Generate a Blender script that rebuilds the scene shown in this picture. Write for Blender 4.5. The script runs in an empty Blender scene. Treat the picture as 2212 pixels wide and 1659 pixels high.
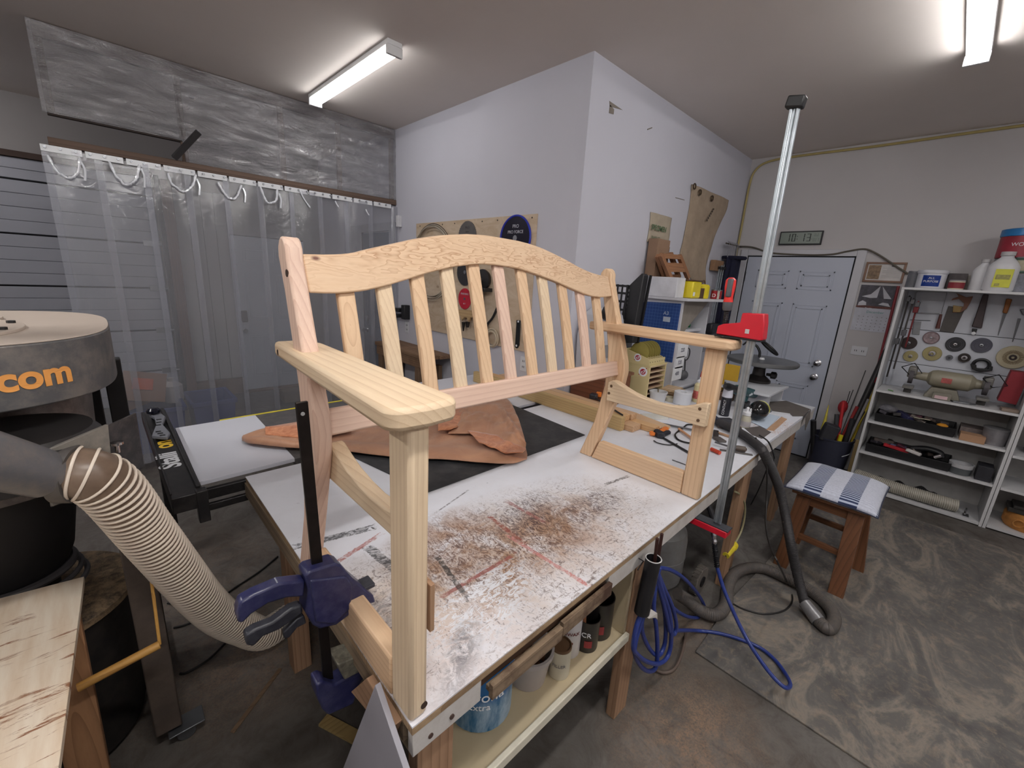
import bpy, bmesh, math, random
from mathutils import Vector, Matrix, noise

SC = bpy.context.scene
COL = SC.collection
R = math.radians

# ------------------------------------------------------------------ camera
RX = Vector((0.72131447, -0.69016093, 0.05816628))
RY = Vector((-0.12964494, -0.21703858, -0.9675156))
RZ = Vector((0.6803658, 0.69034204, -0.24602894))
FPX, CX, CY, CH = 913.6716, 1106.0, 829.5, 1.70
cam_data = bpy.data.cameras.new('camera')
cam = bpy.data.objects.new('camera', cam_data)
COL.objects.link(cam)
m = Matrix((RX, -RY, -RZ)).transposed().to_4x4()
m.translation = Vector((0, 0, CH))
cam.matrix_world = m
cam_data.sensor_width = 36.0
cam_data.lens = FPX / 2212.0 * 36.0
cam_data.clip_start = 0.02
SC.camera = cam

def U(px, py, axis, val):
    """pixel of the photograph -> point on the real plane axis = val"""
    d = RX * ((px - CX) / FPX) + RY * ((py - CY) / FPX) + RZ
    o = Vector((0, 0, CH))
    ax = 'xyz'.index(axis)
    return o + d * ((val - o[ax]) / d[ax])

# ------------------------------------------------------------------ world and exposure
w = bpy.data.worlds.new('world')
SC.world = w
w.use_nodes = True
w.node_tree.nodes['Background'].inputs[0].default_value = (0.55, 0.6, 0.7, 1)
w.node_tree.nodes['Background'].inputs[1].default_value = 0.02
SC.view_settings.view_transform = 'Standard'
SC.view_settings.look = 'None'
SC.view_settings.gamma = 1.0
SC.view_settings.use_curve_mapping = False
SC.view_settings.exposure = 0.42
LAMP = 26.0   # emission strength of the ceiling light lenses
SC.cycles.max_bounces = 8
SC.cycles.transparent_max_bounces = 24
SC.cycles.caustics_reflective = False
SC.cycles.caustics_refractive = False
SC.cycles.sample_clamp_indirect = 6.0

# ------------------------------------------------------------------ materials
def lin(c):
    return tuple((x / 12.92 if x <= 0.04045 else ((x + 0.055) / 1.055) ** 2.4) for x in c)

def C(r, g, b):
    return lin((r / 255.0, g / 255.0, b / 255.0)) + (1.0,)

class NT:
    def __init__(s, name):
        s.m = bpy.data.materials.new(name)
        s.m.use_nodes = True
        s.t = s.m.node_tree
        s.b = s.t.nodes['Principled BSDF']
    def n(s, typ, **k):
        nd = s.t.nodes.new(typ)
        for a, v in k.items():
            setattr(nd, a, v)
        return nd
    def l(s, a, b):
        s.t.links.new(a, b)
    def coord(s, kind='Object'):
        return s.n('ShaderNodeTexCoord').outputs[kind]
    def mapping(s, src, loc=(0, 0, 0), rot=(0, 0, 0), scale=(1, 1, 1), typ='POINT'):
        q = s.n('ShaderNodeMapping')
        q.vector_type = typ
        q.inputs['Location'].default_value = loc
        q.inputs['Rotation'].default_value = rot
        q.inputs['Scale'].default_value = scale
        s.l(src, q.inputs['Vector'])
        return q.outputs[0]
    def noise(s, src, scale=5, detail=4, rough=0.5, dist=0.0):
        q = s.n('ShaderNodeTexNoise')
        q.inputs['Scale'].default_value = scale
        q.inputs['Detail'].default_value = detail
        q.inputs['Roughness'].default_value = rough
        q.inputs['Distortion'].default_value = dist
        if src is not None:
            s.l(src, q.inputs['Vector'])
        return q.outputs['Fac']
    def ramp(s, src, pts):
        q = s.n('ShaderNodeValToRGB')
        cr = q.color_ramp
        while len(cr.elements) > 1:
            cr.elements.remove(cr.elements[-1])
        cr.elements[0].position = pts[0][0]
        cr.elements[0].color = pts[0][1]
        for p, c in pts[1:]:
            e = cr.elements.new(p)
            e.color = c
        s.l(src, q.inputs[0])
        return q.outputs[0]
    def fr(s, src, a, b, lo=0.0, hi=1.0):
        q = s.n('ShaderNodeMapRange')
        q.inputs[1].default_value = a
        q.inputs[2].default_value = b
        q.inputs[3].default_value = lo
        q.inputs[4].default_value = hi
        s.l(src, q.inputs[0])
        return q.outputs[0]
    def math(s, op, a, b=0.0):
        q = s.n('ShaderNodeMath', operation=op)
        for i, v in enumerate((a, b)):
            if isinstance(v, (int, float)):
                q.inputs[i].default_value = v
            else:
                s.l(v, q.inputs[i])
        return q.outputs[0]
    def mix(s, fac, a, b, mode='MIX'):
        q = s.n('ShaderNodeMix', data_type='RGBA', blend_type=mode)
        if isinstance(fac, (int, float)):
            q.inputs[0].default_value = fac
        else:
            s.l(fac, q.inputs[0])
        for i, v in ((6, a), (7, b)):
            if isinstance(v, tuple):
                q.inputs[i].default_value = v
            else:
                s.l(v, q.inputs[i])
        return q.outputs[2]
    def bump(s, h, strength=0.3, dist=0.002):
        q = s.n('ShaderNodeBump')
        q.inputs['Strength'].default_value = strength
        q.inputs['Distance'].default_value = dist
        s.l(h, q.inputs['Height'])
        s.l(q.outputs[0], s.b.inputs['Normal'])
    def base(s, c):
        if isinstance(c, tuple):
            s.b.inputs['Base Color'].default_value = c
        else:
            s.l(c, s.b.inputs['Base Color'])
    def set(s, **k):
        for a, v in k.items():
            s.b.inputs[a.replace('_', ' ')].default_value = v
        return s

_mats = {}
def mat(name, rgb, rough=0.5, metal=0.0, var=0.12, scale=9.0, bump=0.0, coat=0.0, dust=0.0, dustc=(150, 130, 110)):
    """plain surface with a little procedural mottling"""
    if name in _mats:
        return _mats[name]
    q = NT(name)
    co = q.coord()
    nz = q.noise(co, scale, 5, 0.6)
    c = C(*rgb)
    dark = tuple(x * (1 - var) for x in c[:3]) + (1,)
    lite = tuple(min(1, x * (1 + var)) for x in c[:3]) + (1,)
    col = q.ramp(nz, [(0.3, dark), (0.7, lite)])
    if dust:
        d = q.noise(co, scale * 2.3, 6, 0.7)
        col = q.mix(q.math('MULTIPLY', q.fr(d, 0.42, 0.7), dust), col, C(*dustc))
    q.base(col)
    q.set(Roughness=rough, Metallic=metal, Coat_Weight=coat)
    if bump:
        q.bump(q.noise(co, scale * 12, 3), bump)
    _mats[name] = q.m
    return q.m

def wood(name, light, dark, axis='x', ring=26.0, dist=2.2, rough=0.55, contrast=1.0, knots=False, tilt=0.02, dirt=0.0):
    """plain-sawn wood: growth rings about an axis beside the board, running along `axis`"""
    key = name + axis
    if key in _mats:
        return _mats[key]
    q = NT(key)
    co = q.coord()
    info = q.n('ShaderNodeObjectInfo')
    add = q.n('ShaderNodeVectorMath', operation='ADD')
    sc = q.n('ShaderNodeVectorMath', operation='SCALE')
    comb = q.n('ShaderNodeCombineXYZ')
    for i in range(3):
        q.l(info.outputs['Random'], comb.inputs[i])
    q.l(comb.outputs[0], sc.inputs[0])
    sc.inputs[3].default_value = 0.31
    q.l(co, add.inputs[0]); q.l(sc.outputs[0], add.inputs[1])
    v = add.outputs[0]
    s = {'x': (0.07, 1, 1), 'y': (1, 0.07, 1), 'z': (1, 1, 0.07)}[axis]
    rt = {'x': (0, tilt, tilt), 'y': (tilt, 0, tilt), 'z': (tilt, tilt, 0)}[axis]
    mv = q.mapping(v, rot=rt, scale=s)
    nz = q.n('ShaderNodeTexNoise')
    nz.inputs['Scale'].default_value = 9.0
    nz.inputs['Detail'].default_value = 2.0
    q.l(mv, nz.inputs['Vector'])
    wv = q.n('ShaderNodeTexWave', wave_type='RINGS', wave_profile='SAW', rings_direction=axis.upper())
    wv.inputs['Scale'].default_value = ring
    wv.inputs['Distortion'].default_value = dist * 0.9
    wv.inputs['Detail'].default_value = 1.5
    wv.inputs['Detail Scale'].default_value = 0.6
    q.l(mv, wv.inputs['Vector'])
    fine = q.noise(q.mapping(v, scale=tuple(4 if a == 1 else 0.25 for a in s)), 60, 4, 0.6)
    f = q.math('MULTIPLY', q.math('POWER', wv.outputs['Fac'], 3.5), contrast * 0.62)
    col = q.mix(f, C(*light), C(*dark))
    col = q.mix(q.fr(fine, 0.45, 0.8, 0, 0.22), col, C(*dark))
    big = q.noise(v, 1.6, 2)
    col = q.mix(q.fr(big, 0.35, 0.7, 0, 0.3), col, C(*[min(255, int(a * 1.04)) for a in light]), 'MULTIPLY')
    if knots:
        vr = q.n('ShaderNodeTexVoronoi', feature='F1')
        vr.inputs['Scale'].default_value = 3.2
        km = {'x': (0.8, 1.6, 1.6), 'y': (1.6, 0.8, 1.6), 'z': (1.6, 1.6, 0.8)}[axis]
        q.l(q.mapping(v, scale=km), vr.inputs['Vector'])
        k = q.fr(vr.outputs['Distance'], 0.05, 0.12, 1, 0)
        col = q.mix(k, col, C(92, 58, 40))
    if dirt:
        dn = q.noise(co, 7, 8, 0.7)
        col = q.mix(q.fr(dn, 0.45, 0.62, 0, dirt), col, C(70, 48, 36))
    q.base(col)
    q.set(Roughness=rough)
    q.bump(fine, 0.12, 0.001)
    _mats[key] = q.m
    return q.m

def emis(name, rgb, strength):
    if name in _mats:
        return _mats[name]
    q = NT(name)
    q.b.inputs['Base Color'].default_value = (1, 1, 1, 1)
    q.b.inputs['Emission Color'].default_value = rgb + (1,)
    q.b.inputs['Emission Strength'].default_value = strength
    _mats[name] = q.m
    return q.m

def film(name, rgb, clear=0.6, rough=0.12, bump=0.5, bscale=6.0, stretch=(1, 1, 1), milk=0.5, gloss=0.0):
    """crinkled see-through plastic sheet"""
    if name in _mats:
        return _mats[name]
    q = NT(name)
    co = q.mapping(q.coord(), scale=stretch)
    q.base(C(*rgb))
    q.set(Roughness=rough)
    h = q.noise(co, bscale, 6, 0.62, 1.2)
    q.bump(h, bump, 0.05)
    tr = q.n('ShaderNodeBsdfTransparent')
    tr.inputs[0].default_value = (0.93, 0.93, 0.95, 1)
    mx = q.n('ShaderNodeMixShader')
    f = q.fr(q.noise(co, bscale * 0.6, 3), 0.35, 0.7, 1 - clear, min(1, 1 - clear + 0.18))
    q.l(f, mx.inputs[0])
    q.l(tr.outputs[0], mx.inputs[1])
    q.l(q.b.outputs[0], mx.inputs[2])
    out = q.t.nodes['Material Output']
    res = mx.outputs[0]
    if gloss:
        gl = q.n('ShaderNodeBsdfGlossy'); gl.inputs['Roughness'].default_value = rough
        q.l(q.b.inputs['Normal'].links[0].from_socket, gl.inputs['Normal'])
        m2 = q.n('ShaderNodeMixShader'); m2.inputs[0].default_value = gloss
        q.l(res, m2.inputs[1]); q.l(gl.outputs[0], m2.inputs[2])
        res = m2.outputs[0]
    q.l(res, out.inputs[0])
    _mats[name] = q.m
    return q.m

# ------------------------------------------------------------------ mesh building
def spline(pts, n=8):
    P = [Vector(p) for p in pts]
    if len(P) < 3:
        return P
    out = []
    Q = [P[0] * 2 - P[1]] + P + [P[-1] * 2 - P[-2]]
    for i in range(1, len(Q) - 2):
        a, b, c, d = Q[i - 1], Q[i], Q[i + 1], Q[i + 2]
        for k in range(n):
            t = k / n
            out.append(0.5 * ((2 * b) + (c - a) * t + (2 * a - 5 * b + 4 * c - d) * t * t + (3 * b - a - 3 * c + d) * t ** 3))
    out.append(P[-1])
    return out

def frames(P):
    """parallel transport frames along a polyline"""
    T = []
    for i in range(len(P)):
        a = P[max(i - 1, 0)]; b = P[min(i + 1, len(P) - 1)]
        T.append((b - a).normalized())
    up = Vector((0, 0, 1)) if abs(T[0].z) < 0.9 else Vector((1, 0, 0))
    n = (up - T[0] * up.dot(T[0])).normalized()
    F = []
    for i, t in enumerate(T):
        n = (n - t * n.dot(t)).normalized()
        F.append((n.copy(), t.cross(n)))
    return F

class MB:
    def __init__(s):
        s.b = bmesh.new()
    def _add(s, verts, faces):
        vs = [s.b.verts.new(v) for v in verts]
        for f in faces:
            try:
                s.b.faces.new([vs[i] for i in f])
            except ValueError:
                pass
        return vs
    def box(s, x0, x1, y0, y1, z0, z1, M=None):
        v = [Vector((x, y, z)) for z in (z0, z1) for y in (y0, y1) for x in (x0, x1)]
        if M is not None:
            v = [M @ q for q in v]
        s._add(v, [(0, 2, 3, 1), (4, 5, 7, 6), (0, 1, 5, 4), (2, 6, 7, 3), (0, 4, 6, 2), (1, 3, 7, 5)])
        return s
    def obox(s, c, size, rot=(0, 0, 0)):
        from mathutils import Euler
        M = Matrix.Translation(Vector(c)) @ Euler(tuple(R(a) for a in rot)).to_matrix().to_4x4()
        a, b, d = (q / 2 for q in size)
        return s.box(-a, a, -b, b, -d, d, M)
    def prism(s, pts, axis, lo, hi):
        """polygon given in the two other axes, extruded along axis"""
        def mk(u, v, w_):
            return {'x': (w_, u, v), 'y': (u, w_, v), 'z': (u, v, w_)}[axis]
        n = len(pts)
        vs = [mk(u, v, lo) for u, v in pts] + [mk(u, v, hi) for u, v in pts]
        fs = [tuple(range(n - 1, -1, -1)), tuple(range(n, 2 * n))]
        fs += [(i, (i + 1) % n, n + (i + 1) % n, n + i) for i in range(n)]
        s._add(vs, fs)
        return s
    def loft(s, rings, cap=True, close=True):
        n = len(rings[0])
        vs = [v for r in rings for v in r]
        fs = []
        for k in range(len(rings) - 1):
            for i in range(n if close else n - 1):
                j = (i + 1) % n
                fs.append((k * n + i, k * n + j, (k + 1) * n + j, (k + 1) * n + i))
        if cap and close:
            fs.append(tuple(range(n - 1, -1, -1)))
            fs.append(tuple((len(rings) - 1) * n + i for i in range(n)))
        s._add(vs, fs)
        return s
    def tube(s, pts, r, seg=10, n=8, smooth=True, cap=True):
        P = spline(pts, n) if smooth else [Vector(p) for p in pts]
        F = frames(P)
        rr = r if callable(r) else (lambda t: r)
        rings = []
        for i, p in enumerate(P):
            a, b = F[i]
            q = rr(i / max(1, len(P) - 1))
            rings.append([p + (a * math.cos(t) + b * math.sin(t)) * q for t in (2 * math.pi * k / seg for k in range(seg))])
        return s.loft(rings, cap)
    def helix(s, pts, rad, pitch, wire, seg=5, per=18, n=14):
        P = spline(pts, n)
        F = frames(P)
        L = [0.0]
        for i in range(1, len(P)):
            L.append(L[-1] + (P[i] - P[i - 1]).length)
        tot = L[-1]
        N = int(tot / pitch * per)
        out = []
        j = 0
        for k in range(N + 1):
            d = tot * k / N
            while j < len(L) - 2 and L[j + 1] < d:
                j += 1
            t = (d - L[j]) / max(1e-9, L[j + 1] - L[j])
            p = P[j].lerp(P[j + 1], t)
            a = F[j][0].lerp(F[j + 1][0], t); b = F[j][1].lerp(F[j + 1][1], t)
            an = 2 * math.pi * d / pitch
            out.append(p + (a * math.cos(an) + b * math.sin(an)) * rad)
        return s.tube(out, wire, seg, smooth=False)
    def cyl(s, p0, p1, r0, r1=None, seg=24, cap=True):
        r1 = r0 if r1 is None else r1
        p0, p1 = Vector(p0), Vector(p1)
        t = (p1 - p0).normalized()
        up = Vector((0, 0, 1)) if abs(t.z) < 0.9 else Vector((1, 0, 0))
        a = (up - t * up.dot(t)).normalized(); b = t.cross(a)
        rg = [[p + (a * math.cos(x) + b * math.sin(x)) * r for x in (2 * math.pi * k / seg for k in range(seg))] for p, r in ((p0, r0), (p1, r1))]
        return s.loft(rg, cap)
    def lathe(s, prof, c, axis='z', seg=32, cap=True):
        """prof = [(radius, height)] about an axis through c"""
        c = Vector(c)
        e = {'x': (Vector((0, 1, 0)), Vector((0, 0, 1)), Vector((1, 0, 0))),
             'y': (Vector((0, 0, 1)), Vector((1, 0, 0)), Vector((0, 1, 0))),
             'z': (Vector((1, 0, 0)), Vector((0, 1, 0)), Vector((0, 0, 1)))}[axis] if isinstance(axis, str) else None
        if e is None:
            t = Vector(axis).normalized()
            up = Vector((0, 0, 1)) if abs(t.z) < 0.9 else Vector((1, 0, 0))
            a = (up - t * up.dot(t)).normalized()
            e = (a, t.cross(a), t)
        rg = [[c + e[2] * h + (e[0] * math.cos(x) + e[1] * math.sin(x)) * max(r, 1e-4) for x in (2 * math.pi * k / seg for k in range(seg))] for r, h in prof]
        return s.loft(rg, cap)
    def torus(s, c, rad, r, axis='z', seg=40, rs=8):
        c = Vector(c)
        e = {'x': (Vector((0, 1, 0)), Vector((0, 0, 1)), Vector((1, 0, 0))),
             'y': (Vector((0, 0, 1)), Vector((1, 0, 0)), Vector((0, 1, 0))),
             'z': (Vector((1, 0, 0)), Vector((0, 1, 0)), Vector((0, 0, 1)))}[axis]
        rings = []
        for k in range(seg):
            x = 2 * math.pi * k / seg
            d = e[0] * math.cos(x) + e[1] * math.sin(x)
            rings.append([c + d * rad + (d * math.cos(y) + e[2] * math.sin(y)) * r for y in (2 * math.pi * i / rs for i in range(rs))])
        rings.append(rings[0])
        return s.loft(rings, cap=False)
    def sphere(s, c, r, sx=1, sy=1, sz=1, seg=20):
        c = Vector(c)
        rg = []
        h = seg // 2
        for i in range(h + 1):
            t = math.pi * i / h
            rg.append([c + Vector((math.sin(t) * math.cos(x) * r * sx, math.sin(t) * math.sin(x) * r * sy, math.cos(t) * r * sz)) if 0 < i < h
                       else c + Vector((1e-4 * math.cos(x), 1e-4 * math.sin(x), math.cos(t) * r * sz)) for x in (2 * math.pi * k / seg for k in range(seg))])
        return s.loft(rg)
    def grid(s, nu, nv, f):
        vs = [f(i / nu, j / nv) for j in range(nv + 1) for i in range(nu + 1)]
        fs = [(j * (nu + 1) + i, j * (nu + 1) + i + 1, (j + 1) * (nu + 1) + i + 1, (j + 1) * (nu + 1) + i) for j in range(nv) for i in range(nu)]
        s._add(vs, fs)
        return s
    def text(s, body, size, M, extrude=0.0006, bold=0.0, align='LEFT'):
        """lettering standing in the local XY plane of M"""
        cu = bpy.data.curves.new('t', 'FONT')
        cu.body = body; cu.size = size; cu.extrude = extrude; cu.offset = bold; cu.align_x = align
        o = bpy.data.objects.new('t', cu)
        COL.objects.link(o)
        dg = bpy.context.evaluated_depsgraph_get()
        dg.update()
        me = bpy.data.meshes.new_from_object(o.evaluated_get(dg))
        me.transform(M)
        s.b.from_mesh(me)
        bpy.data.objects.remove(o); bpy.data.curves.remove(cu); bpy.data.meshes.remove(me)
        return s

def build(name, mb, material, parent=None, label=None, bevel=0.0, smooth=30, solid=0.0, kind=None, recalc=True):
    b = mb.b if isinstance(mb, MB) else mb
    if recalc:
        bmesh.ops.recalc_face_normals(b, faces=b.faces)
    xs = [v.co for v in b.verts]
    lo = Vector((min(v.x for v in xs), min(v.y for v in xs), min(v.z for v in xs)))
    hi = Vector((max(v.x for v in xs), max(v.y for v in xs), max(v.z for v in xs)))
    org = Vector(((lo.x + hi.x) / 2, (lo.y + hi.y) / 2, lo.z))
    me = bpy.data.meshes.new(name)
    for v in b.verts:
        v.co -= org
    b.to_mesh(me)
    b.free()
    me.materials.append(material)
    if smooth:
        me.shade_smooth()
        me.set_sharp_from_angle(angle=R(smooth))
    o = bpy.data.objects.new(name, me)
    COL.objects.link(o)
    o.location = org
    if parent is not None:
        pw = parent.get('_w')
        pw = Vector(pw) if pw else Vector(parent.location)
        o.parent = parent
        o.location = org - pw
    o['_w'] = tuple(org)
    if label:
        o['label'] = label
    if kind:
        o['kind'] = kind
    if solid:
        md = o.modifiers.new('solid', 'SOLIDIFY'); md.thickness = solid; md.offset = 0
    if bevel:
        md = o.modifiers.new('bevel', 'BEVEL')
        md.width = bevel; md.segments = 2; md.limit_method = 'ANGLE'; md.angle_limit = R(40)
        md.use_clamp_overlap = True
    return o

def thing(name, label, cat, loc, group=None):
    o = bpy.data.objects.new(name, None)
    COL.objects.link(o)
    o.empty_display_size = 0.05
    o.location = loc
    o['_w'] = tuple(loc)
    o['label'] = label
    o['category'] = cat
    if group:
        o['group'] = group
    return o

def one(name, mb, material, label, cat, group=None, kind=None, **k):
    o = build(name, mb, material, **k)
    o['label'] = label
    o['category'] = cat
    if group:
        o['group'] = group
    if kind:
        o['kind'] = kind
    return o

def struct(name, mb, material, **k):
    o = build(name, mb, material, **k)
    o['kind'] = 'structure'
    return o

def face_x(x, y, z, flip=False):
    """text frame on a wall facing -X: local x runs towards -Y, local y up"""
    return Matrix.Translation((x, y, z)) @ Matrix(((0, 0, -1, 0), (-1, 0, 0, 0), (0, 1, 0, 0), (0, 0, 0, 1)))

def face_y(x, y, z):
    """text frame on a surface facing -Y: local x runs towards +X, local y up"""
    return Matrix.Translation((x, y, z)) @ Matrix(((1, 0, 0, 0), (0, 0, -1, 0), (0, 1, 0, 0), (0, 0, 0, 1)))
# ------------------------------------------------------------------ ceiling lights
CEIL, XC, YB, XA, YD, YCUR = 3.063, 5.263, 1.877, 2.385, 6.4, 4.3
LENS = emis('lamp_lens_dim', (1.0, 0.98, 0.97), LAMP * 0.36)
LENS1 = emis('lamp_lens', (1.0, 0.98, 0.97), LAMP * 0.8)
LENS2 = emis('lamp_lens_strong', (1.0, 0.98, 0.96), LAMP * 2.2)
FIXM = mat('fixture_enamel', (215, 215, 216), 0.4, 0, 0.02)

def light_fixture(x0, y0, x1, y1, label, k=1.0):
    c = ((x0 + x1) / 2, (y0 + y1) / 2, CEIL - 0.08)
    t = thing('ceiling_light', label, 'ceiling light', c, 'LED strip lights on the ceiling')
    alongx = (x1 - x0) > (y1 - y0)
    b = MB(); h = MB(); E2 = []
    b.box(x0, x1, y0, y1, CEIL - 0.03, CEIL - 0.001)
    if alongx:
        ym = (y0 + y1) / 2; w2 = (y1 - y0) / 2
        prof = [(ym - w2 * 0.9, CEIL - 0.03)] + [(ym + math.sin(a) * w2 * 0.9, CEIL - 0.036 - math.cos(a) * 0.042) for a in (R(q) for q in range(-80, 81, 20))] + [(ym + w2 * 0.9, CEIL - 0.03)]
        h.prism(prof, 'x', x0 + 0.025, x1 - 0.025)
        for a in (x0, x1 - 0.024):
            E2.append(MB().box(a, a + 0.024, y0 - 0.002, y1 + 0.002, CEIL - 0.082, CEIL - 0.03))
    else:
        xm = (x0 + x1) / 2; w2 = (x1 - x0) / 2
        prof = [(xm - w2 * 0.9, CEIL - 0.03)] + [(xm + math.sin(a) * w2 * 0.9, CEIL - 0.036 - math.cos(a) * 0.042) for a in (R(q) for q in range(-80, 81, 20))] + [(xm + w2 * 0.9, CEIL - 0.03)]
        h.prism(prof, 'y', y0 + 0.025, y1 - 0.025)
        for a in (y0, y1 - 0.024):
            E2.append(MB().box(x0 - 0.002, x1 + 0.002, a, a + 0.024, CEIL - 0.082, CEIL - 0.03))
    build('housing', b, FIXM, t, bevel=0.003)
    build('lens', h, LENS if k == 1.0 else (LENS1 if k < 2 else LENS2), t, smooth=50)
    for e in E2:
        build('end_cap', e, FIXM, t, bevel=0.003)
    return t

light_fixture(1.475, 2.75, 1.575, 4.10, 'LED strip light on the ceiling beside the plastic film wall')
light_fixture(2.45, 0.18, 3.68, 0.28, 'LED strip light on the ceiling above the checked stool', 1.5)
light_fixture(-0.30, -0.10, 0.95, 0.00, 'LED strip light on the ceiling over the front edge of the workbench', 2)
light_fixture(1.5, -1.9, 2.7, -1.8, 'LED strip light on the ceiling of the open side of the room', 2)  # unseen lamp, added for more light from this side
light_fixture(-1.4, 1.5, -1.3, 2.7, 'LED strip light on the ceiling above the dust collector side', 2)  # added out of view to brighten the dust collector and curtain
light_fixture(-1.3, 5.2, -1.2, 6.2, 'LED strip light on the ceiling in front of the garage door', 1.5)  # added out of view to brighten the things behind the curtain
light_fixture(-1.6, -1.9, -0.4, -1.8, 'LED strip light on the ceiling behind the photographer', 2)  # extra unseen lamp, added to even out the light

# ------------------------------------------------------------------ room shell
WALL = mat('wall_paint', (198, 198, 208), 0.85, 0, 0.015, 1.5, 0.05)
WALLC = mat('wall_paint_grey', (196, 193, 194), 0.85, 0, 0.02, 1.5, 0.05)
CEILM = mat('ceiling_paint', (222, 214, 208), 0.9, 0, 0.02, 2.0, 0.08)
DARKW = mat('back_wall_paint', (150, 146, 146), 0.85, 0, 0.05, 1.5, 0.05)

def floor_mat():
    q = NT('shop_floor')
    co = q.coord()
    n1 = q.noise(co, 1.3, 6, 0.6, 0.4)
    n2 = q.noise(co, 7.0, 8, 0.75, 1.5)
    n3 = q.noise(co, 46.0, 6, 0.75)
    col = q.ramp(n1, [(0.3, C(80, 75, 70)), (0.52, C(104, 100, 96)), (0.75, C(130, 126, 120))])
    col = q.mix(q.fr(n2, 0.42, 0.68, 0, 0.7), col, C(60, 52, 46))
    # sawdust settled near the bench foot and under the hose
    def spot(cx, cy, rx, ry):
        g = q.mapping(co, loc=(-cx / rx, -cy / ry, 0), scale=(1 / rx, 1 / ry, 0.0))
        ln = q.n('ShaderNodeVectorMath', operation='LENGTH')
        q.l(g, ln.inputs[0])
        return q.fr(ln.outputs['Value'], 0.15, 1.0, 1, 0)
    base = (0.9, 2.0)   # the floor's own origin, see below
    s = None
    for (cx, cy, rx, ry, a) in ((1.45, 0.38, 0.42, 0.34, 1), (1.95, 0.62, 0.3, 0.25, 0.6), (0.35, 1.9, 0.6, 0.5, 0.75), (1.2, 0.1, 0.6, 0.3, 0.5), (0.1, 2.5, 0.8, 0.7, 0.45)):
        v = q.math('MULTIPLY', spot(cx - FLX, cy - FLY, rx, ry), a)
        s = v if s is None else q.math('MAXIMUM', s, v)
    grain = q.noise(co, 120.0, 5, 0.85)
    cl = q.noise(co, 9.0, 5, 0.7)
    mk = q.math('MULTIPLY', s, q.fr(cl, 0.3, 0.6))
    mk = q.math('ADD', q.math('MULTIPLY', mk, 1.0), q.fr(n3, 0.56, 0.9, 0, 0.1))
    mk = q.math('MULTIPLY', mk, q.fr(grain, 0.36, 0.58))
    col = q.mix(q.math('MULTIPLY', mk, 0.8), col, C(158, 128, 102))
    q.base(col)
    q.set(Roughness=0.7)
    q.bump(n3, 0.25, 0.004)
    return q.m
FLX, FLY = 1.18, 1.8
struct('floor', MB().box(-3.0, 5.36, -3.0, 6.6, -0.06, 0.0), floor_mat(), smooth=0)
struct('ceiling', MB().box(-3.0, 5.36, -3.0, 6.6, CEIL, CEIL + 0.08), CEILM, smooth=0)
struct('wall_right', MB().box(XC, XC + 0.1, -3.0, YB, 0, CEIL), WALLC, smooth=0)
struct('wall_center', MB().box(XA, XC + 0.1, YB, YB + 0.1, 0, CEIL), WALL, smooth=0)
struct('wall_partition', MB().box(XA, XA + 0.1, YB + 0.1, YD, 0, CEIL), WALL, smooth=0)
struct('wall_back', MB().box(-3.0, XA + 0.1, YD, YD + 0.1, 0, CEIL), DARKW, smooth=0)
struct('wall_left', MB().box(-3.1, -3.0, -3.0, YD + 0.1, 0, CEIL), WALLC, smooth=0)
struct('wall_front', MB().box(-3.0, XC + 0.1, -3.1, -3.0, 0, CEIL), WALLC, smooth=0)
TRIMW = mat('door_trim', (196, 196, 202), 0.5, 0, 0.02)

# paint torn off and scratched in two places high on the wall
sc = MB()
pa, pb = U(1316, 218, 'y', YB), U(1345, 238, 'y', YB)
sc.prism([(pa.x, pa.z), (pa.x + 0.01, pa.z - 0.03), (pb.x, pb.z)], 'y', YB - 0.0015, YB)
pa, pb = U(1317, 226, 'y', YB), U(1326, 240, 'y', YB)
sc.prism([(pa.x, pa.z), (pb.x, pb.z + 0.01), (pb.x, pb.z - 0.02), (pa.x, pa.z - 0.05)], 'y', YB - 0.0015, YB)
pa, pb = U(1459, 427, 'y', YB), U(1478, 432, 'y', YB)
sc.tube([(pa.x, YB - 0.001, pa.z), (pb.x, YB - 0.001, pb.z)], 0.003, 5, smooth=False)
pa, pb = U(1398, 280, 'y', YB), U(1408, 276, 'y', YB)
sc.tube([(pa.x, YB - 0.001, pa.z), (pb.x, YB - 0.001, pb.z)], 0.004, 5, smooth=False)
struct('trim_1', sc, mat('torn_paint', (128, 120, 112), 0.9), smooth=0)

def six_panel(mb_slab, mk, fr):
    """six raised panels; fr(u, v, d) maps door coordinates (0..1, 0..1, proud) to the room"""
    for (u0, u1) in ((0.13, 0.45), (0.55, 0.87)):
        for (v0, v1) in ((0.085, 0.375), (0.47, 0.775), (0.845, 0.935)):
            for (a, d0, d1) in ((0.0, 0.0, 0.004), (0.035, 0.004, 0.007)):
                b0, b1 = u0 + a, u1 - a
                c0, c1 = v0 + a * 0.45, v1 - a * 0.45
                t = 0.014
                for (p, q_, r_, s_) in ((b0, b1, c0, c0 + t * .5), (b0, b1, c1 - t * .5, c1), (b0, b0 + t, c0, c1), (b1 - t, b1, c0, c1)):
                    x = [fr(p, r_, 0), fr(q_, s_, d1)]
                    mk.box(min(x[0][0], x[1][0]), max(x[0][0], x[1][0]), min(x[0][1], x[1][1]), max(x[0][1], x[1][1]), min(x[0][2], x[1][2]), max(x[0][2], x[1][2]))

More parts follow.
